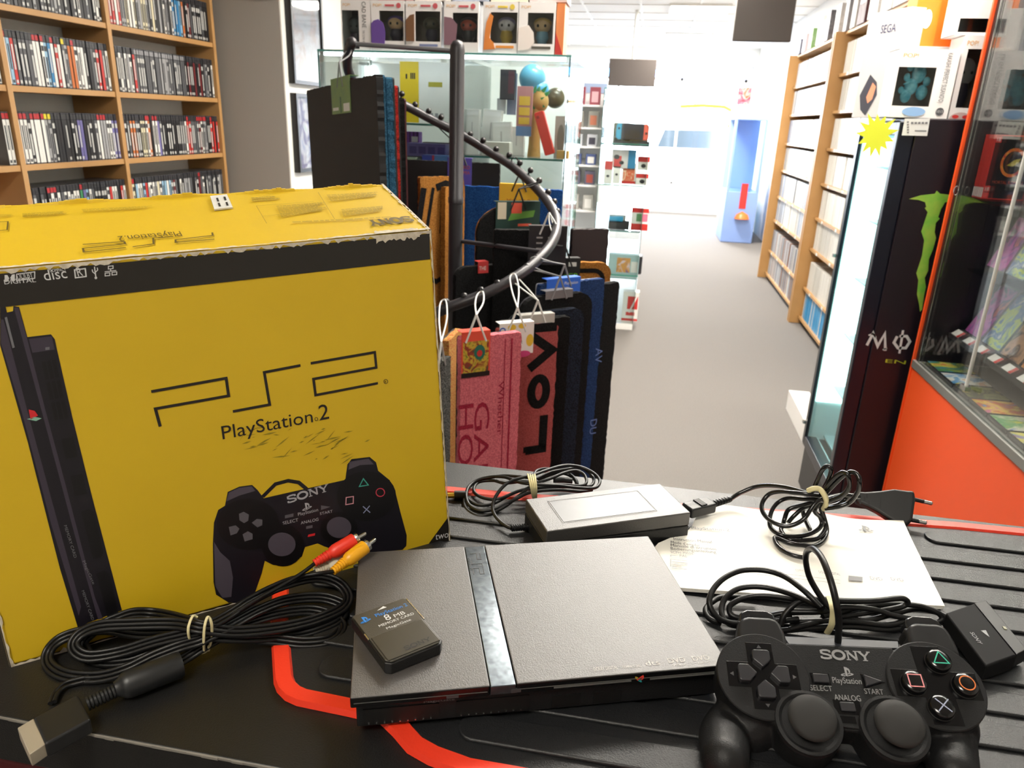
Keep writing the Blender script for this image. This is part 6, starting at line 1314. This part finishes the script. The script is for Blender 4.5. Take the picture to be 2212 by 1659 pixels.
# ------------------------------------------------------------------ cold drinks cabinet
FX, FY0, FY1, FZ = .70, 2.432, 2.90, 1.392
fd = thing('drinks_fridge', 'tall dark purple black drinks fridge with a lit glass door facing the aisle', 'fridge', ((FX+.27), (FY0+FY1)/2, 0))
PUR = mat('fridge_purple_black', '#1d131d', .35, noise=(3, '#150f16', .4)); PANEL = mat('fridge_liner', '#dfeef0', .4)
q = MB().b2((FX+.0452, FY0, .0), (FX+.56, FY0+.03, FZ)).b2((FX+.05, FY1-.03, .0), (FX+.56, FY1, FZ)).b2((FX+.53, FY0+.03, .0), (FX+.56, FY1-.03, FZ)).b2((FX+.05, FY0+.03, FZ-.04), (FX+.53, FY1-.03, FZ)).b2((FX+.05, FY0+.03, 0), (FX+.53, FY1-.03, .20))
q.build('cabinet', PUR, fd, bevel=.004)
MB().b2((FX+.46, FY0+.031, .2), (FX+.529, FY1-.031, FZ-.041)).b2((FX+.013, FY1-.0362, .2), (FX+.46, FY1-.031, FZ-.045)).b2((FX+.013, FY0+.032, .195), (FX+.46, FY1-.0365, .2)).build('liner', PANEL, fd)
q = MB().b2((FX, FY0+.004, .17), (FX+.045, FY0+.035, FZ-.01)).b2((FX, FY1-.035, .17), (FX+.045, FY1-.004, FZ-.01)).b2((FX, FY0+.035, FZ-.05), (FX+.045, FY1-.035, FZ-.01)).b2((FX, FY0+.035, .17), (FX+.045, FY1-.035, .21))
q.build('door_frame', mat('fridge_navy_black', '#0f1220', .3), fd, bevel=.004)
MB().b2((FX+.004, FY0+.033, .2), (FX+.012, FY1-.033, FZ-.045)).build('door_glass', glassmat('fridge_glass', (.86, .97, .98), .04), fd)
MB().b2((FX+.01, FY0+.02, .0), (FX+.05, FY1-.02, .16)).build('kick_plate', BLACKP, fd, bevel=.004)
q = MB()
for z in (.26, .92): q.box((FX-.004, FY1-.012, z), (.014, .018, .012))
q.build('hinges', SILVER, fd)
LED = mat('led_tube', '#d8fff4', .4, emit=5)
MB().b2((FX+.05, FY0+.032, .24), (FX+.062, FY0+.048, FZ-.07)).build('light_tube', LED, fd)
MB().b2((FX+.016, FY1-.045, .36), (FX+.19, FY1-.0364, FZ-.06)).build('glow_panel', LED, fd)  # added glowing sheet, stands in for the lit shelves and drinks inside
random.seed(8)
for k, z in enumerate((.22, .43, .64, .85, 1.06, 1.24)):
    MB().b2((FX+.07, FY0+.032, z-.006), (FX+.45, FY1-.032, z)).build('shelf', mat('fridge_shelf', '#b9c8cc', .35), fd)
    for j in range(6):
        y = FY0+.07+.066*j
        c = MB().lathe([(0, 0), (.024, 0), (.027, .006), (.027, .128), (.022, .14), (0, .14)], 16, Matrix.Translation((FX+.135, y, z)))
        colr = ('#1c1c1e', '#dfe3e2', '#3c8a4a', '#c8c23a', '#2f6fae', '#d8e0e0')[(j+k) % 6]
        tag(c.build('drink_can', mat('can_%s' % colr.strip('#'), colr, .25, .4), smooth=40), 'drink can in the fridge, %s from the near end, %s shelf upward' % (nth(j), nth(k)), 'can', 'drink cans in the fridge')
# printed claw mark, lettering and stickers on the near side
MS_ = basis((0, FY0-.0004, 0), (1, 0, 0), (0, 0, 1))
def sd(p): v = px(p[0], p[1], Y=FY0-.0004); return (v.x, v.z)
ZM = (1900, 200, .25325)
L_ = [sd(p) for p in zm([(250, 908), (350, 876), (470, 862), (487, 836), (515, 862), (600, 872), (640, 900), (600, 930), (560, 935), (525, 990), (500, 1062), (515, 1075), (480, 1110), (470, 1190), (482, 1240), (455, 1340), (420, 1420), (415, 1520), (385, 1580), (395, 1660), (378, 1740), (362, 1850), (345, 1870), (335, 1800), (318, 1720), (330, 1600), (313, 1540), (362, 1390), (380, 1260), (355, 1185), (410, 1020), (385, 985), (398, 975), (388, 935), (330, 915)], *ZM)]
CLAW = mat('claw_green', '#a8bf4c', .4, noise=(22, '#5fb53a', .25)); q = MB(MS_); q.poly([(a, b, .0003) for a, b in L_])
cx_ = FX+.28; w0 = .1
for x0, s, l in ((cx_-.012, 1, .20), (cx_+.045, 1, .32)):   # middle and far claws
    q.poly([(x0, 1.17, .0003), (x0+.03, 1.18, .0003), (x0+.045, 1.16, .0003), (x0+.035, 1.08, .0003), (x0+.038, 1.0, .0003), (x0+.02, 1.165-l, .0003), (x0+.012, 1.02, .0003), (x0+.005, 1.1, .0003)])
q.build('claw_mark', CLAW, fd)
q = MB(MS_)
def seg(P, k=5): q.stroke([sd(p) for p in zm(P, 1500, 450, .39185)], k*.0017, Matrix.Translation((0, 0, .0003)))
seg([(950, 755), (985, 690), (1010, 760), (1050, 690), (1052, 785)]); seg([(1000, 712), (985, 690), (960, 700)], 3); seg([(1038, 780), (1062, 770)], 3)
seg([(1118, 705), (1100, 740), (1122, 770), (1165, 770), (1188, 735), (1170, 705), (1130, 705)], 5); seg([(1150, 672), (1130, 800)], 4)
a = sd((1985, 748)); q.text('NSTER', MS_.__class__.Translation((a[0]+.012, a[1]-.002, .0003)), .035, .17)
q.build('white_lettering', WHITEPRINT, fd)
q = MB(MS_); a, b = sd((1912, 783)), sd((1957, 781)); q.text('EN', Matrix.Translation((a[0], a[1], .0003)), .0115, b[0]-a[0]); q.text('ERGY', Matrix.Translation((b[0]+.025, a[1], .0003)), .0115, .12); q.build('green_lettering', mat('lime_print', '#a9b52c', .45), fd)
q = MB(MS_); P = [sd(p) for p in zm([(215, 222), (430, 222), (405, 370), (188, 365)], *ZM)]; q.prism(P, .0002, .0008); st1 = q.build('barcode_sticker', mat('sticker_white', '#dcdcda', .45), fd, label='white barcode sticker')
q = MB(MS_)
for k in range(5): x = 268+k*30; q.prism([sd(p) for p in zm([(x, 250), (x+22, 250), (x+20, 268), (x-2, 268)], *ZM)], .0008, .0011)
for k in range(5): y = 245+k*22; q.prism([sd(p) for p in zm([(235, y), (250, y), (247, y+14), (232, y+14)], *ZM)], .0008, .0011)
q.prism([sd(p) for p in zm([(300, 320), (400, 322), (398, 332), (298, 330)], *ZM)], .0008, .0011); q.build('barcode', GREYPRINT, st1)
# star shaped price card on the door edge
cS = px(1893, 291, Y=2.405); u_ = Vector((.86, -.2, .12)).normalized(); v_ = Vector((-.05, 0, 1)); MS2 = basis(cS, u_, v_); P = []; random.seed(2)
for i in range(26):
    a = 2*pi*i/26+.1; r = (.056+random.uniform(-.006, .008)) if i % 2 == 0 else .034
    P.append((r*.92*cos(a), r*1.12*sin(a)))
sc_ = MB(MS2).prism(P, -.0006, .0006).build('price_star', mat('star_yellow', '#e8ee3a', .5)); tag(sc_, 'yellow star shaped price card stuck to the fridge door', 'price card')

# boxes standing on the fridge
def fbox(name, lab, Y, r0, r1, d, mt_, sk=0, deco=None, z=None, cat='box'):
    """r0 bottom left, r1 top right in sight"""
    a, b = px(r0[0], r0[1], Y=Y), px(r1[0], r1[1], Y=Y); zb = FZ+.0005 if z is None else z; t = thing(name, lab, cat, ((a.x+b.x)/2, Y+d/2, zb))
    MB().b2((a.x, Y, zb), (b.x, Y+d, b.z)).build('carton', mt_, t, bevel=.001)
    FR = Matrix.Translation((a.x, Y-.0004, zb)) @ Matrix.Rotation(pi/2, 4, 'X')
    for nm, m2, fn in deco or (): q = MB(FR); fn(q, b.x-a.x, b.z-zb); q.build(nm, m2, t)
    return t
# white console carton with lettering, seen on its broad and narrow sides
PK = mat('carton_white_gloss', '#bdbab9', .3)
sg = thing('console_carton', 'tall white console carton with dark lettering standing on the fridge', 'box', tuple(px(1890, 205, Y=2.66)))
bq = [px(*p, Y=yy) for p, yy in (((1853, 205), 2.72), ((1925, 210), 2.60), ((1942, 120), 2.66))]; ztop = px(1915, 22, Y=2.66).z; zb = FZ+.0005
A_, B_ = Vector((bq[0].x, 2.75, zb)), Vector((bq[1].x+.005, 2.58, zb)); dv = (B_-A_); nv_ = Vector((-dv.y, dv.x, 0)).normalized(); 
if nv_.y < 0: nv_ = -nv_
C_, D_ = B_+nv_*.075, A_+nv_*.075; tv = Vector((.0, 0, ztop-zb)); MB().hexa([A_, B_, C_, D_, A_+tv, B_+tv, C_+tv, D_+tv]).build('carton', PK, sg, bevel=.001)
MSg = basis(A_-nv_*.0004, dv, Vector((0, 0, 1))); L_ = dv.length; H_ = tv.z
if (MSg.to_3x3() @ Vector((0, 0, 1))).dot(nv_) > 0: pass
q = MB(MSg); q.text('SEGA', Matrix.Translation((L_*.36, H_*.80, .0003)), H_*.075, L_*.36); q.build('lettering', mat('navy_print', '#2e3560', .45), sg)
q = MB(MSg); q.poly([(L_*p[0], H_*p[1], .0003) for p in ((.12, .22), (.3, .42), (.5, .34), (.56, .22), (.36, .02), (.2, .08))]); q.poly([(L_*p[0], H_*p[1], .0003) for p in ((.66, .30), (.8, .38), (.82, .28), (.72, .22))]); q.poly([(L_*p[0], H_*p[1], .0003) for p in ((.7, .08), (.84, .22), (.94, .2), (.9, .12), (.8, .02))]); q.build('picture', mat('print_charcoal', '#3c3c46', .45), sg)
q = MB(MSg); q.poly([(L_*p[0], H_*p[1], .0005) for p in ((.3, .2), (.4, .34), (.5, .30), (.46, .18), (.36, .14))]); q.build('orange_panel', col('#d98a6a'), sg)
fbox('orange_carton', 'bright orange carton on the fridge beside the white console carton', 2.60, (1962, 110), (2092, -30), .10, mat('carton_orange', '#e0700f', .45), z=px(2000, 101, Y=2.60).z, deco=[('white_oval', WHC, lambda q, w_, h: q.poly([(w_*.27+w_*.10*cos(i*pi/10), h*.46+w_*.2*sin(i*pi/10), .0004) for i in range(20)])), ('spine_fold', col('#c9660e'), R_f(.5, 0, .515, 1)), ('orange_side', col('#cf5a0a'), R_f(.515, 0, 1, 1, .0003))])
zz0 = px(2000, 101, Y=2.60).z
tag(MB().b2((px(1962, 110, Y=2.6).x-.005, 2.585, FZ+.0005), (px(2092, 110, Y=2.6).x+.01, 2.70, zz0-.0005)).build('plain_carton', mat('carton_plain', '#cfc9c4', .6), bevel=.001), 'plain pale carton under the bright orange carton on the fridge', 'box')
def kak(t, FR, w_, h, d, M):
    q = MB(FR); q.text('KAKASHI (PERFECT SUSANO\'O)', Matrix.Translation((w_*.80, h*.95, .0003)) @ Matrix.Rotation(-pi/2, 4, 'Z'), .0125, h*.72); q.poly([(w_*.86+.011*cos(i*pi/10), h*.10+.011*sin(i*pi/10), .0004) for i in range(20)]); q.build('spine_lettering', mat('spine_grey', '#5a5658', .5), t)
    q = MB(FR); q.text('1015', Matrix.Translation((w_*.86, h*.085, .0005)), .007, .017, align='C'); q.build('number', WHITEPRINT, t)
    q = MB(FR); q.poly([(w_*.42+w_*.2*cos(i*pi/10), h*.09+h*.07*sin(i*pi/10), .0006) for i in range(20)]); q.build('blue_puff', col('#8fb4e0'), t)
    q = MB(M)
    for i, (x, z, r) in enumerate(((-.02, .085, .018), (-.005, .12, .02), (.0, .15, .014), (-.03, .06, .015), (.012, .07, .016), (-.012, .165, .008), (.02, .15, .009), (-.035, .11, .009), (.02, .1, .010), (-.03, .14, .011), (-.045, .075, .008))): q.ell((x, .045, z), (r, r*.7, r*1.3), 14, 10)
    q.tube([(.0, .04, .14), (.02, .035, .17), (.012, .03, .185)], [.008, .005, .001], 8).tube([(-.02, .04, .1), (-.045, .03, .09)], [.008, .002], 8); q.build('figure', mat('vinyl_turquoise', '#8fdcec', .2, noise=(60, '#4fa8c4', .2)), t, smooth=60)
a, b = px(1918, 250, Y=2.445), px(2046, 250, Y=2.445); h_ = px(1985, 106, Y=2.445).z-FZ
vinylbox('white figure box with a turquoise figure on the fridge', Matrix.Translation(((a.x+b.x)/2, 2.445, FZ+.0005)), b.x-a.x, h_, .11, (.03, .17, .66, .74), SK, None, SK, mat('backdrop_taupe', '#7d6f66', .6), None, None, group='boxed figures on the fridge', extra=kak, figure=False)['label'] = 'white figure box with turquoise figure and number 1015 on the fridge'
def news(t, FR, w_, h, d, M):
    q = MB(FR); q.text('NEWS OF THE WORLD', Matrix.Translation((w_*.70, h*.84, .0003)) @ Matrix.Rotation(-pi/2, 4, 'Z'), .0155, h*.66); q.stroke([(w_*.80+.009*cos(i*pi/8), h*.065+.009*sin(i*pi/8)) for i in range(16)], .002, Matrix.Translation((0, 0, .0003)), closed=True); q.text('06', Matrix.Translation((w_*.80, h*.052, .0003)), .007, .009, align='C'); q.build('spine_lettering', BLACKPRINT, t)
    q = MB(FR); q.poly([(w_*.28+w_*.26*cos(i*pi/10), h*.0+h*.085*abs(sin(i*pi/10)), .0004) for i in range(11)]); q.build('robot_picture', col('#c9b0ac'), t)
    q = MB(FR)
    for s in (.16, .40): q.poly([(w_*s+w_*.08*cos(i*pi/8), h*.03+h*.022*sin(i*pi/8), .0007) for i in range(16)])
    q.build('red_eyes', REDC, t)
a, b = px(2049, 250, Y=2.45), px(2142, 250, Y=2.45); h_ = px(2090, 76, Y=2.45).z-FZ
vinylbox('tallest white figure box, with red robot eyes, at the right of the fridge top', Matrix.Translation(((a.x+b.x)/2, 2.45, FZ+.0005)), b.x-a.x, h_, .11, (.12, .14, .52, .84), mat('vinyl_steel', '#8d8a8c', .3), None, mat('vinyl_dark', '#3b3444', .4), mat('backdrop_taupe', '#7d6f66', .6), None, None, group='boxed figures on the fridge', extra=news)
a, b = px(2062, 76, Y=2.455), px(2160, 76, Y=2.455); zt = FZ+h_+.001
vinylbox('white figure box stacked on top of the tallest one on the fridge', Matrix.Translation(((a.x+b.x)/2, 2.455, zt)), b.x-a.x, .12, .11, (.05, .06, .95, .35), SK, None, SK, BKD, None, None, group='boxed figures on the fridge', figure=False)
wb = MB().b2((.69, 2.30+.55, 0), (.70, 2.9, .01))
tag(MB().b2((.80, 3.30, 0), (.90, 3.75, .10)).build('white_box', WHC, bevel=.002), 'white low box on the carpet beyond the drinks fridge', 'box')

# ------------------------------------------------------------------ orange glass showcase at the right
SX, SY0, SY1, SZ = .86, .80, 2.385, .690
sh = thing('showcase', 'glass showcase with an orange base at the right edge', 'showcase', (SX+.25, 1.6, 0))
ORG = mat('orange_panel_paint', '#f2561f', .45); BLKP = mat('showcase_black', '#121214', .4)
MB().b2((SX, SY0, 0), (SX+.52, SY1, SZ-.025)).build('base_cabinet', ORG, sh, bevel=.002)
MB().b2((SX-.004, SY0, SZ-.025), (SX+.52, SY1, SZ)).build('sill', mat('aluminium_sill', '#8b8a86', .4, .5), sh, bevel=.002)
MB().b2((SX+.03, SY1-.02, SZ), (SX+.52, SY1, 2.05)).build('end_panel', BLKP, sh)
MB().b2((SX+.515, SY0, SZ), (SX+.52, SY1-.02, 2.05)).build('back_panel', BLKP, sh)
MB().b2((SX+.06, SY0+.05, 2.03), (SX+.10, SY1-.06, 2.045)).build('light_tube', mat('added_showcase_glow', '#fff4e4', .4, emit=14), sh)  # added glowing strip, brightens the showcase interior
area('added_showcase_fill', (SX+.08, 1.6, 2.028), (0, 0, 0), .05, 1.5, 14, (1, .96, .9))  # added fill light below the strip, for the goods on the shelves
MB().b2((SX-.004, SY1-.006, SZ-.69), (SX+.004, SY1+.004, 2.05)).build('orange_edge', ORG, sh)
MB().b2((SX+.004, SY1-.022, SZ), (SX+.03, SY1, 2.05)).build('corner_post', BLKP, sh)
MB().b2((SX, SY1-.040, SZ), (SX+.003, SY1-.037, 2.05)).build('post_trim', SILVER, sh)
MB().b2((SX, SY0, SZ+.002), (SX+.006, SY1-.042, 2.05)).build('front_glass', glassmat('showcase_glass', (.93, .95, .94), .06), sh)
yr = px(2085, 850, X=SX-.004).y
o = MB().cyl((SX-.006, yr, SZ+.05), (SX-.006, yr, 2.0), .0045, 10).build('door_rail', mat('rail_white', '#cfcfca', .35), sh, smooth=50)
MB().b2((SX-.014, yr-.016, SZ+.04), (SX+.0, yr+.016, SZ+.052)).build('rail_foot', SILVER, o)
MB().tube([(SX-.008+.006*cos(i*pi/6), px(2072, 412, X=SX).y, px(2072, 412, X=SX).z+.012*sin(i*pi/6)) for i in range(12)], .0012, 6, closed=True).build('ring_pull', SILVER, sh, smooth=50)
for z, x0 in ((.985, SX+.08), (1.185, SX+.03), (1.425, SX+.05)): MB().b2((x0, SY0+.05, z-.006), (SX+.51, SY1-.03, z)).build('shelf', glassmat('smoked_shelf', (.86, .87, .87), .05), sh)
MB().b2((SX+.07, SY0+.05, SZ+.086), (SX+.51, SY1-.03, SZ+.10)).build('step', mat('step_grey', '#3c3d40', .4), sh)
PALS = [['#4f9ad0', '#3f7a4a', '#d8d060', '#c83a34'], ['#e0c83a', '#3f8ac0', '#e8e4d8', '#d87a2a'], ['#4a5a3a', '#8a8a5a', '#2c3430', '#a8963c'], ['#d86aa8', '#e8c85a', '#c85a3a', '#6a9ad0'], ['#e6d84a', '#5fa06a', '#e8e0c8', '#3f78c0'], ['#d8503a', '#5a9ad8', '#e8d85a', '#f0ece0'], ['#c8b088', '#c8602a', '#6a4a36', '#e8dcc0'], ['#e8e4dc', '#8aa8d0', '#d06a5a', '#f0f0ee']]
PALT = [['#6a3a9a', '#c85ab0', '#3a2a6a', '#e06a4a'], ['#5a9ad0', '#c8d84a', '#4a7ab0', '#e8e4d8'], ['#8a6a5a', '#c89a78', '#4a3a3a', '#e0d0c0'], ['#d87a9a', '#e8a84a', '#c84a3a', '#e8d8c8'], ['#3f78c0', '#e8c83a', '#c83a34', '#f0ece0'], ['#7a4a9a', '#3a6ab0', '#e0a0c0', '#503a6a']]
PALU = [['#c8402c', '#e0a03a', '#7a2a2a', '#d8c8a8'], ['#b0485a', '#5a8a4a', '#e8d0a8', '#3a3a3a'], ['#c83a34', '#e8dcd0', '#5a6a8a', '#8a2a2a'], ['#a85a9a', '#e8c85a', '#d8503a', '#3a3a5a'], ['#5a8ac0', '#d8d0c0', '#a83a3a', '#2a3a5a']]
def coverstrip(pals, y0, step, M_of, size, what, group):
    for i, p in enumerate(pals):
        y = y0-step*i; M = M_of(y); t = thing('boxed_game', what % nth(i), 'game case', tuple(M.translation), 0, group)
        MB(M).b2((-size[0]/2, 0, -.011), (size[0]/2, size[1], 0)).build('case', CASEB, t, bevel=.001)
        MB(M).b2((-size[0]/2+.003, .003, 0), (size[0]/2-.003, size[1]-.003, .0006)).build('cover', artmat('cover_%s_%d' % (group[:6].replace(' ', '_'), i), p, 17, .3, i+len(group)), t)
# lying flat at the front, then two rows leaning back
coverstrip(PALS, SY1-.105, .112, lambda y: basis((SX+.016, y, SZ+.0125), (0, -1, 0), (1, 0, .0)) , (.105, .105), 'flat lying game cover in the showcase, %s from the far end', 'flat game covers in the showcase')
coverstrip(PALT, SY1-.10, .120, lambda y: basis((SX+.105, y, SZ+.112), (0, -1, 0), (.42, 0, .9)), (.112, .165), 'leaning game cover in the lower showcase row, %s from the far end', 'leaning lower game covers in the showcase')
coverstrip(PALU, SY1-.10, .120, lambda y: basis((SX+.12, y, .9965), (0, -1, 0), (.35, 0, .93)), (.112, .155), 'leaning game cover on the first glass shelf, %s from the far end', 'leaning upper game covers in the showcase')
for i in range(9):
    y = SY1-.07-.085*i; t = thing('price_tag', 'white and red price tag on the showcase step, %s from the far end' % nth(i), 'price tag', (SX+.066, y, SZ+.101), 0, 'price tags in the showcase')
    M = basis((SX+.072, y, SZ+.1012), (0, -1, 0), (.8, 0, .6)); MB(M).b2((-.026, 0, 0), (.026, .022, .001)).build('card', WHC, t); MB(M).b2((.012, .0, .001), (.026, .022, .0014)).build('red_end', REDC, t)
cr_ = thing('crystal_card', 'pale card with a blue crystal picture on the showcase step', 'card', (SX+.1, 1.72, SZ+.102)); M = basis((SX+.082, 1.72, SZ+.102), (0, -1, 0), (.5, 0, .85))
MB(M).b2((-.05, 0, .018), (.05, .1, .022)).build('card', col('#d8d8d4'), cr_)
q = MB(M)
for a, l in ((-.5, .03), (-.2, .045), (.1, .05), (.4, .042), (.7, .03)): c, s = cos(a+pi/2), sin(a+pi/2); q.poly([(-s*.006, .03, .0226), (c*l*.6-s*.009, .03+s*l*.6, .0226), (c*l, .03+s*l, .0226), (c*l*.6+s*.009, .03+s*l*.6, .0226), (s*.006, .03, .0226)])
q.build('crystal', artmat('crystal_blue', ['#2f7fd0', '#8fc8f0', '#3f9ae0'], 40, .3, 2), cr_)
# stack of red-spined cases with a fighting game on top
z0 = 1.186
for i in range(6):
    y = SY1-.026-.0112*i; x = SX+.045
    t = thing('boxed_game', ('red spined game case, %s from the rear of the stack on the second glass shelf' % nth(i)) if i < 5 else 'front game case of the red spined stack, black cover with flame ring', 'game case', (x+.052, y, z0), 0, 'red spined cases in the showcase')
    MB().b2((x, y-.0105, z0), (x+.105, y, z0+.168)).build('case', mat('case_red', '#c8342e', .3), t, bevel=.0006)
    q = MB().b2((x-.0005, y-.009, z0+.004), (x, y-.0015, z0+.03)); q.build('spine_mark', WHITEPRINT, t)
M = basis((x, y-.0106, z0), (1, 0, 0), (0, 0, 1)) @ Matrix.Diagonal((.78, 1, 1, 1))
q = MB(M); q.b2((.003, .003, 0), (.132, .165, .0004)); q.build('cover', mat('cover_black', '#171416', .3), t)
q = MB(M); P = [(.072+.034*cos(a*pi/14), .098+.034*sin(a*pi/14)) for a in range(3, 26)]; q.stroke(P, .008, Matrix.Translation((0, 0, .0006))); q.build('flame_ring', artmat('flame', ['#c8302a', '#e0702a', '#e8a83a'], 60, .4, 1), t)
q = MB(M); q.poly([(.055, .09, .0008), (.075, .105, .0008), (.095, .11, .0008), (.09, .098, .0008), (.075, .088, .0008)]); q.build('yellow_emblem', col('#b8a83a'), t)
q = MB(M); q.text('MORTAL KOMBAT', Matrix.Translation((.022, .042, .0005)), .008, .1); q.build('lettering', col('#b8482a'), t)
q = MB(M)
for p in ((.002, .148), (.002, .02), (.002, .002)): q.b2((p[0], p[1], .0004), (p[0]+.018, p[1]+.016, .001))
q.build('rating_marks', REDC, t)
q = MB(M)
for p in ((.004, .151), (.004, .023)): q.text('18', Matrix.Translation((p[0]+.001, p[1], .0011)), .009, .012)
q.build('rating_numbers', WHITEPRINT, t)
# top shelf boxes
for i, (y, dy, h, c, c2, lab) in enumerate(((SY1-.16, .11, .17, '#7d7678', '#c84a48', 'grey box with a red band on the top glass shelf, at the far end'), (SY1-.31, .13, .15, '#a9a09a', '#7fa8b4', 'beige box with a pale blue picture on the top glass shelf'), (SY1-.47, .14, .12, '#3a3a3c', '#c8342e', 'black box with red edging on the top glass shelf'))):
    x = SX+.12+.03*i; t = thing('display_box', lab, 'box', (x, y, 1.426), 0, 'boxes on the top showcase shelf')
    MB().b2((x, y, 1.4255), (x+.12, y+dy, 1.4255+h)).build('carton', col(c), t, bevel=.002); MB().b2((x+.005, y-.0008, 1.4255+h*.62), (x+.115, y, 1.4255+h*.8)).b2((x-.0008, y+.004, 1.4255+h*.62), (x, y+dy-.004, 1.4255+h*.8)).build('band', col(c2), t)

# ------------------------------------------------------------------ hanging screens and the things by the window
def screen(lab, tl, br, Y, d):
    a, b = px(*tl, Y=Y), px(*br, Y=Y); t = thing('hanging_screen', lab, 'screen', ((a.x+b.x)/2, Y, b.z)); top = min(a.z, CEIL-.08) if a.z < CEIL else CEIL-.08
    MB().b2((a.x, Y, b.z), (b.x, Y+d, top)).build('rear_shell', mat('screen_grey', '#4b4441', .5), t, bevel=.008); cx_ = (a.x+b.x)/2
    MB().b2((a.x+.01, Y+d, b.z+.01), (b.x-.01, Y+d+.012, top-.01)).build('bezel', BLACKP, t)
    MB().cyl((cx_, Y+d/2, top-.01), (cx_, Y+d/2, CEIL), .02, 12).build('ceiling_pole', WHITEW, t); return t
screen('large grey hanging screen near the right bookcases', (1600, -60), (1708, 91), 6.0, .05); screen('smaller grey hanging screen above the aisle cabinet', (1317, 126), (1414, 188), 9.0, .06)
bt_ = thing('prize_machine', 'tall pale blue prize machine near the shop window', 'machine', (1.2, 10.0, 0)); BLU = mat('machine_blue', '#86a2dc', .4); 
MB().b2((.95, 9.7, 0), (1.33, 10.4, .62)).build('base', BLU, bt_, bevel=.01); MB().b2((.95, 9.7, 1.45), (1.33, 10.4, 1.62)).build('head', mat('machine_pale', '#a8c4e8', .4), bt_, bevel=.01)
for xa in (.95, 1.30): MB().b2((xa, 9.7, .62), (xa+.03, 9.73, 1.45)).build('post', BLU, bt_)
MB().b2((.95, 10.37, .62), (1.33, 10.4, 1.45)).build('back_panel', mat('machine_pale', '#a8c4e8', .4), bt_)
MB().b2((.98, 9.715, .62), (1.30, 9.72, 1.45)).build('pane', glassmat('machine_glass', (.72, .82, 1), .1), bt_)
MB().b2((1.12, 9.694, .42), (1.2, 9.7, .72)).build('red_panel', REDC, bt_); MB().lathe([(0, 0), (.09, 0), (.07, .05), (0, .09)], 16, Matrix.Translation((1.17, 9.68, .30))).build('coin_dish', mat('dish_orange', '#e0702a', .4), bt_, smooth=50)
tag(MB().b2((1.06, 10.55, .0), (1.3, 11.0, .74)).build('storage_crate', mat('turquoise_panel', '#2fa0dc', .45), bevel=.005), 'bright turquoise cabinet left of the blue prize machine', 'cabinet')
tq = thing('poster', 'dark red and pink poster hanging by the shop window', 'poster', tuple(px(1610, 235, Y=13.38))); a, b = px(1590, 232, Y=13.38), px(1632, 190, Y=13.38)
MB().b2((a.x, 13.396, a.z), (b.x, 13.399, b.z)).build('sheet', artmat('poster_red', ['#8a2a34', '#d86a7a', '#e8b0a0', '#c85a2a'], 8, .5, 3), tq)
tq = thing('poster', 'smaller plum poster below the red one by the window', 'poster', tuple(px(1600, 280, Y=13.38))); a, b = px(1589, 282, Y=13.38), px(1613, 248, Y=13.38)
MB().b2((a.x, 13.396, a.z), (b.x, 13.399, b.z)).build('sheet', artmat('poster_plum', ['#7a5a7a', '#b0484a', '#9a90b0'], 8, .5, 4), tq)
tag(MB().b2((1.05, 11.2, .78), (1.25, 11.4, .88)).build('blue_box', mat('small_blue', '#3f5fa8', .4), bevel=.004), 'small blue box near the window beside the turquoise cabinet', 'box')
tag(MB().b2((1.04, 11.15, 0), (1.4, 11.5, .78)).build('white_plinth', WHC, bevel=.004), 'white plinth under the small blue box near the window', 'plinth')
wd = MB().stroke([(-.4, 0), (.0, .03), (.35, .02), (.5, -.04), (.52, -.2), (.46, -.3)], .06, Matrix.Translation((.75, YF+.055, 1.66)) @ Matrix.Rotation(pi/2, 4, 'X'), .002)
tag(wd.build('window_decal', mat('decal_orange', '#e89a3a', .5)), 'washed out orange curved decal on the shop window', 'decal')
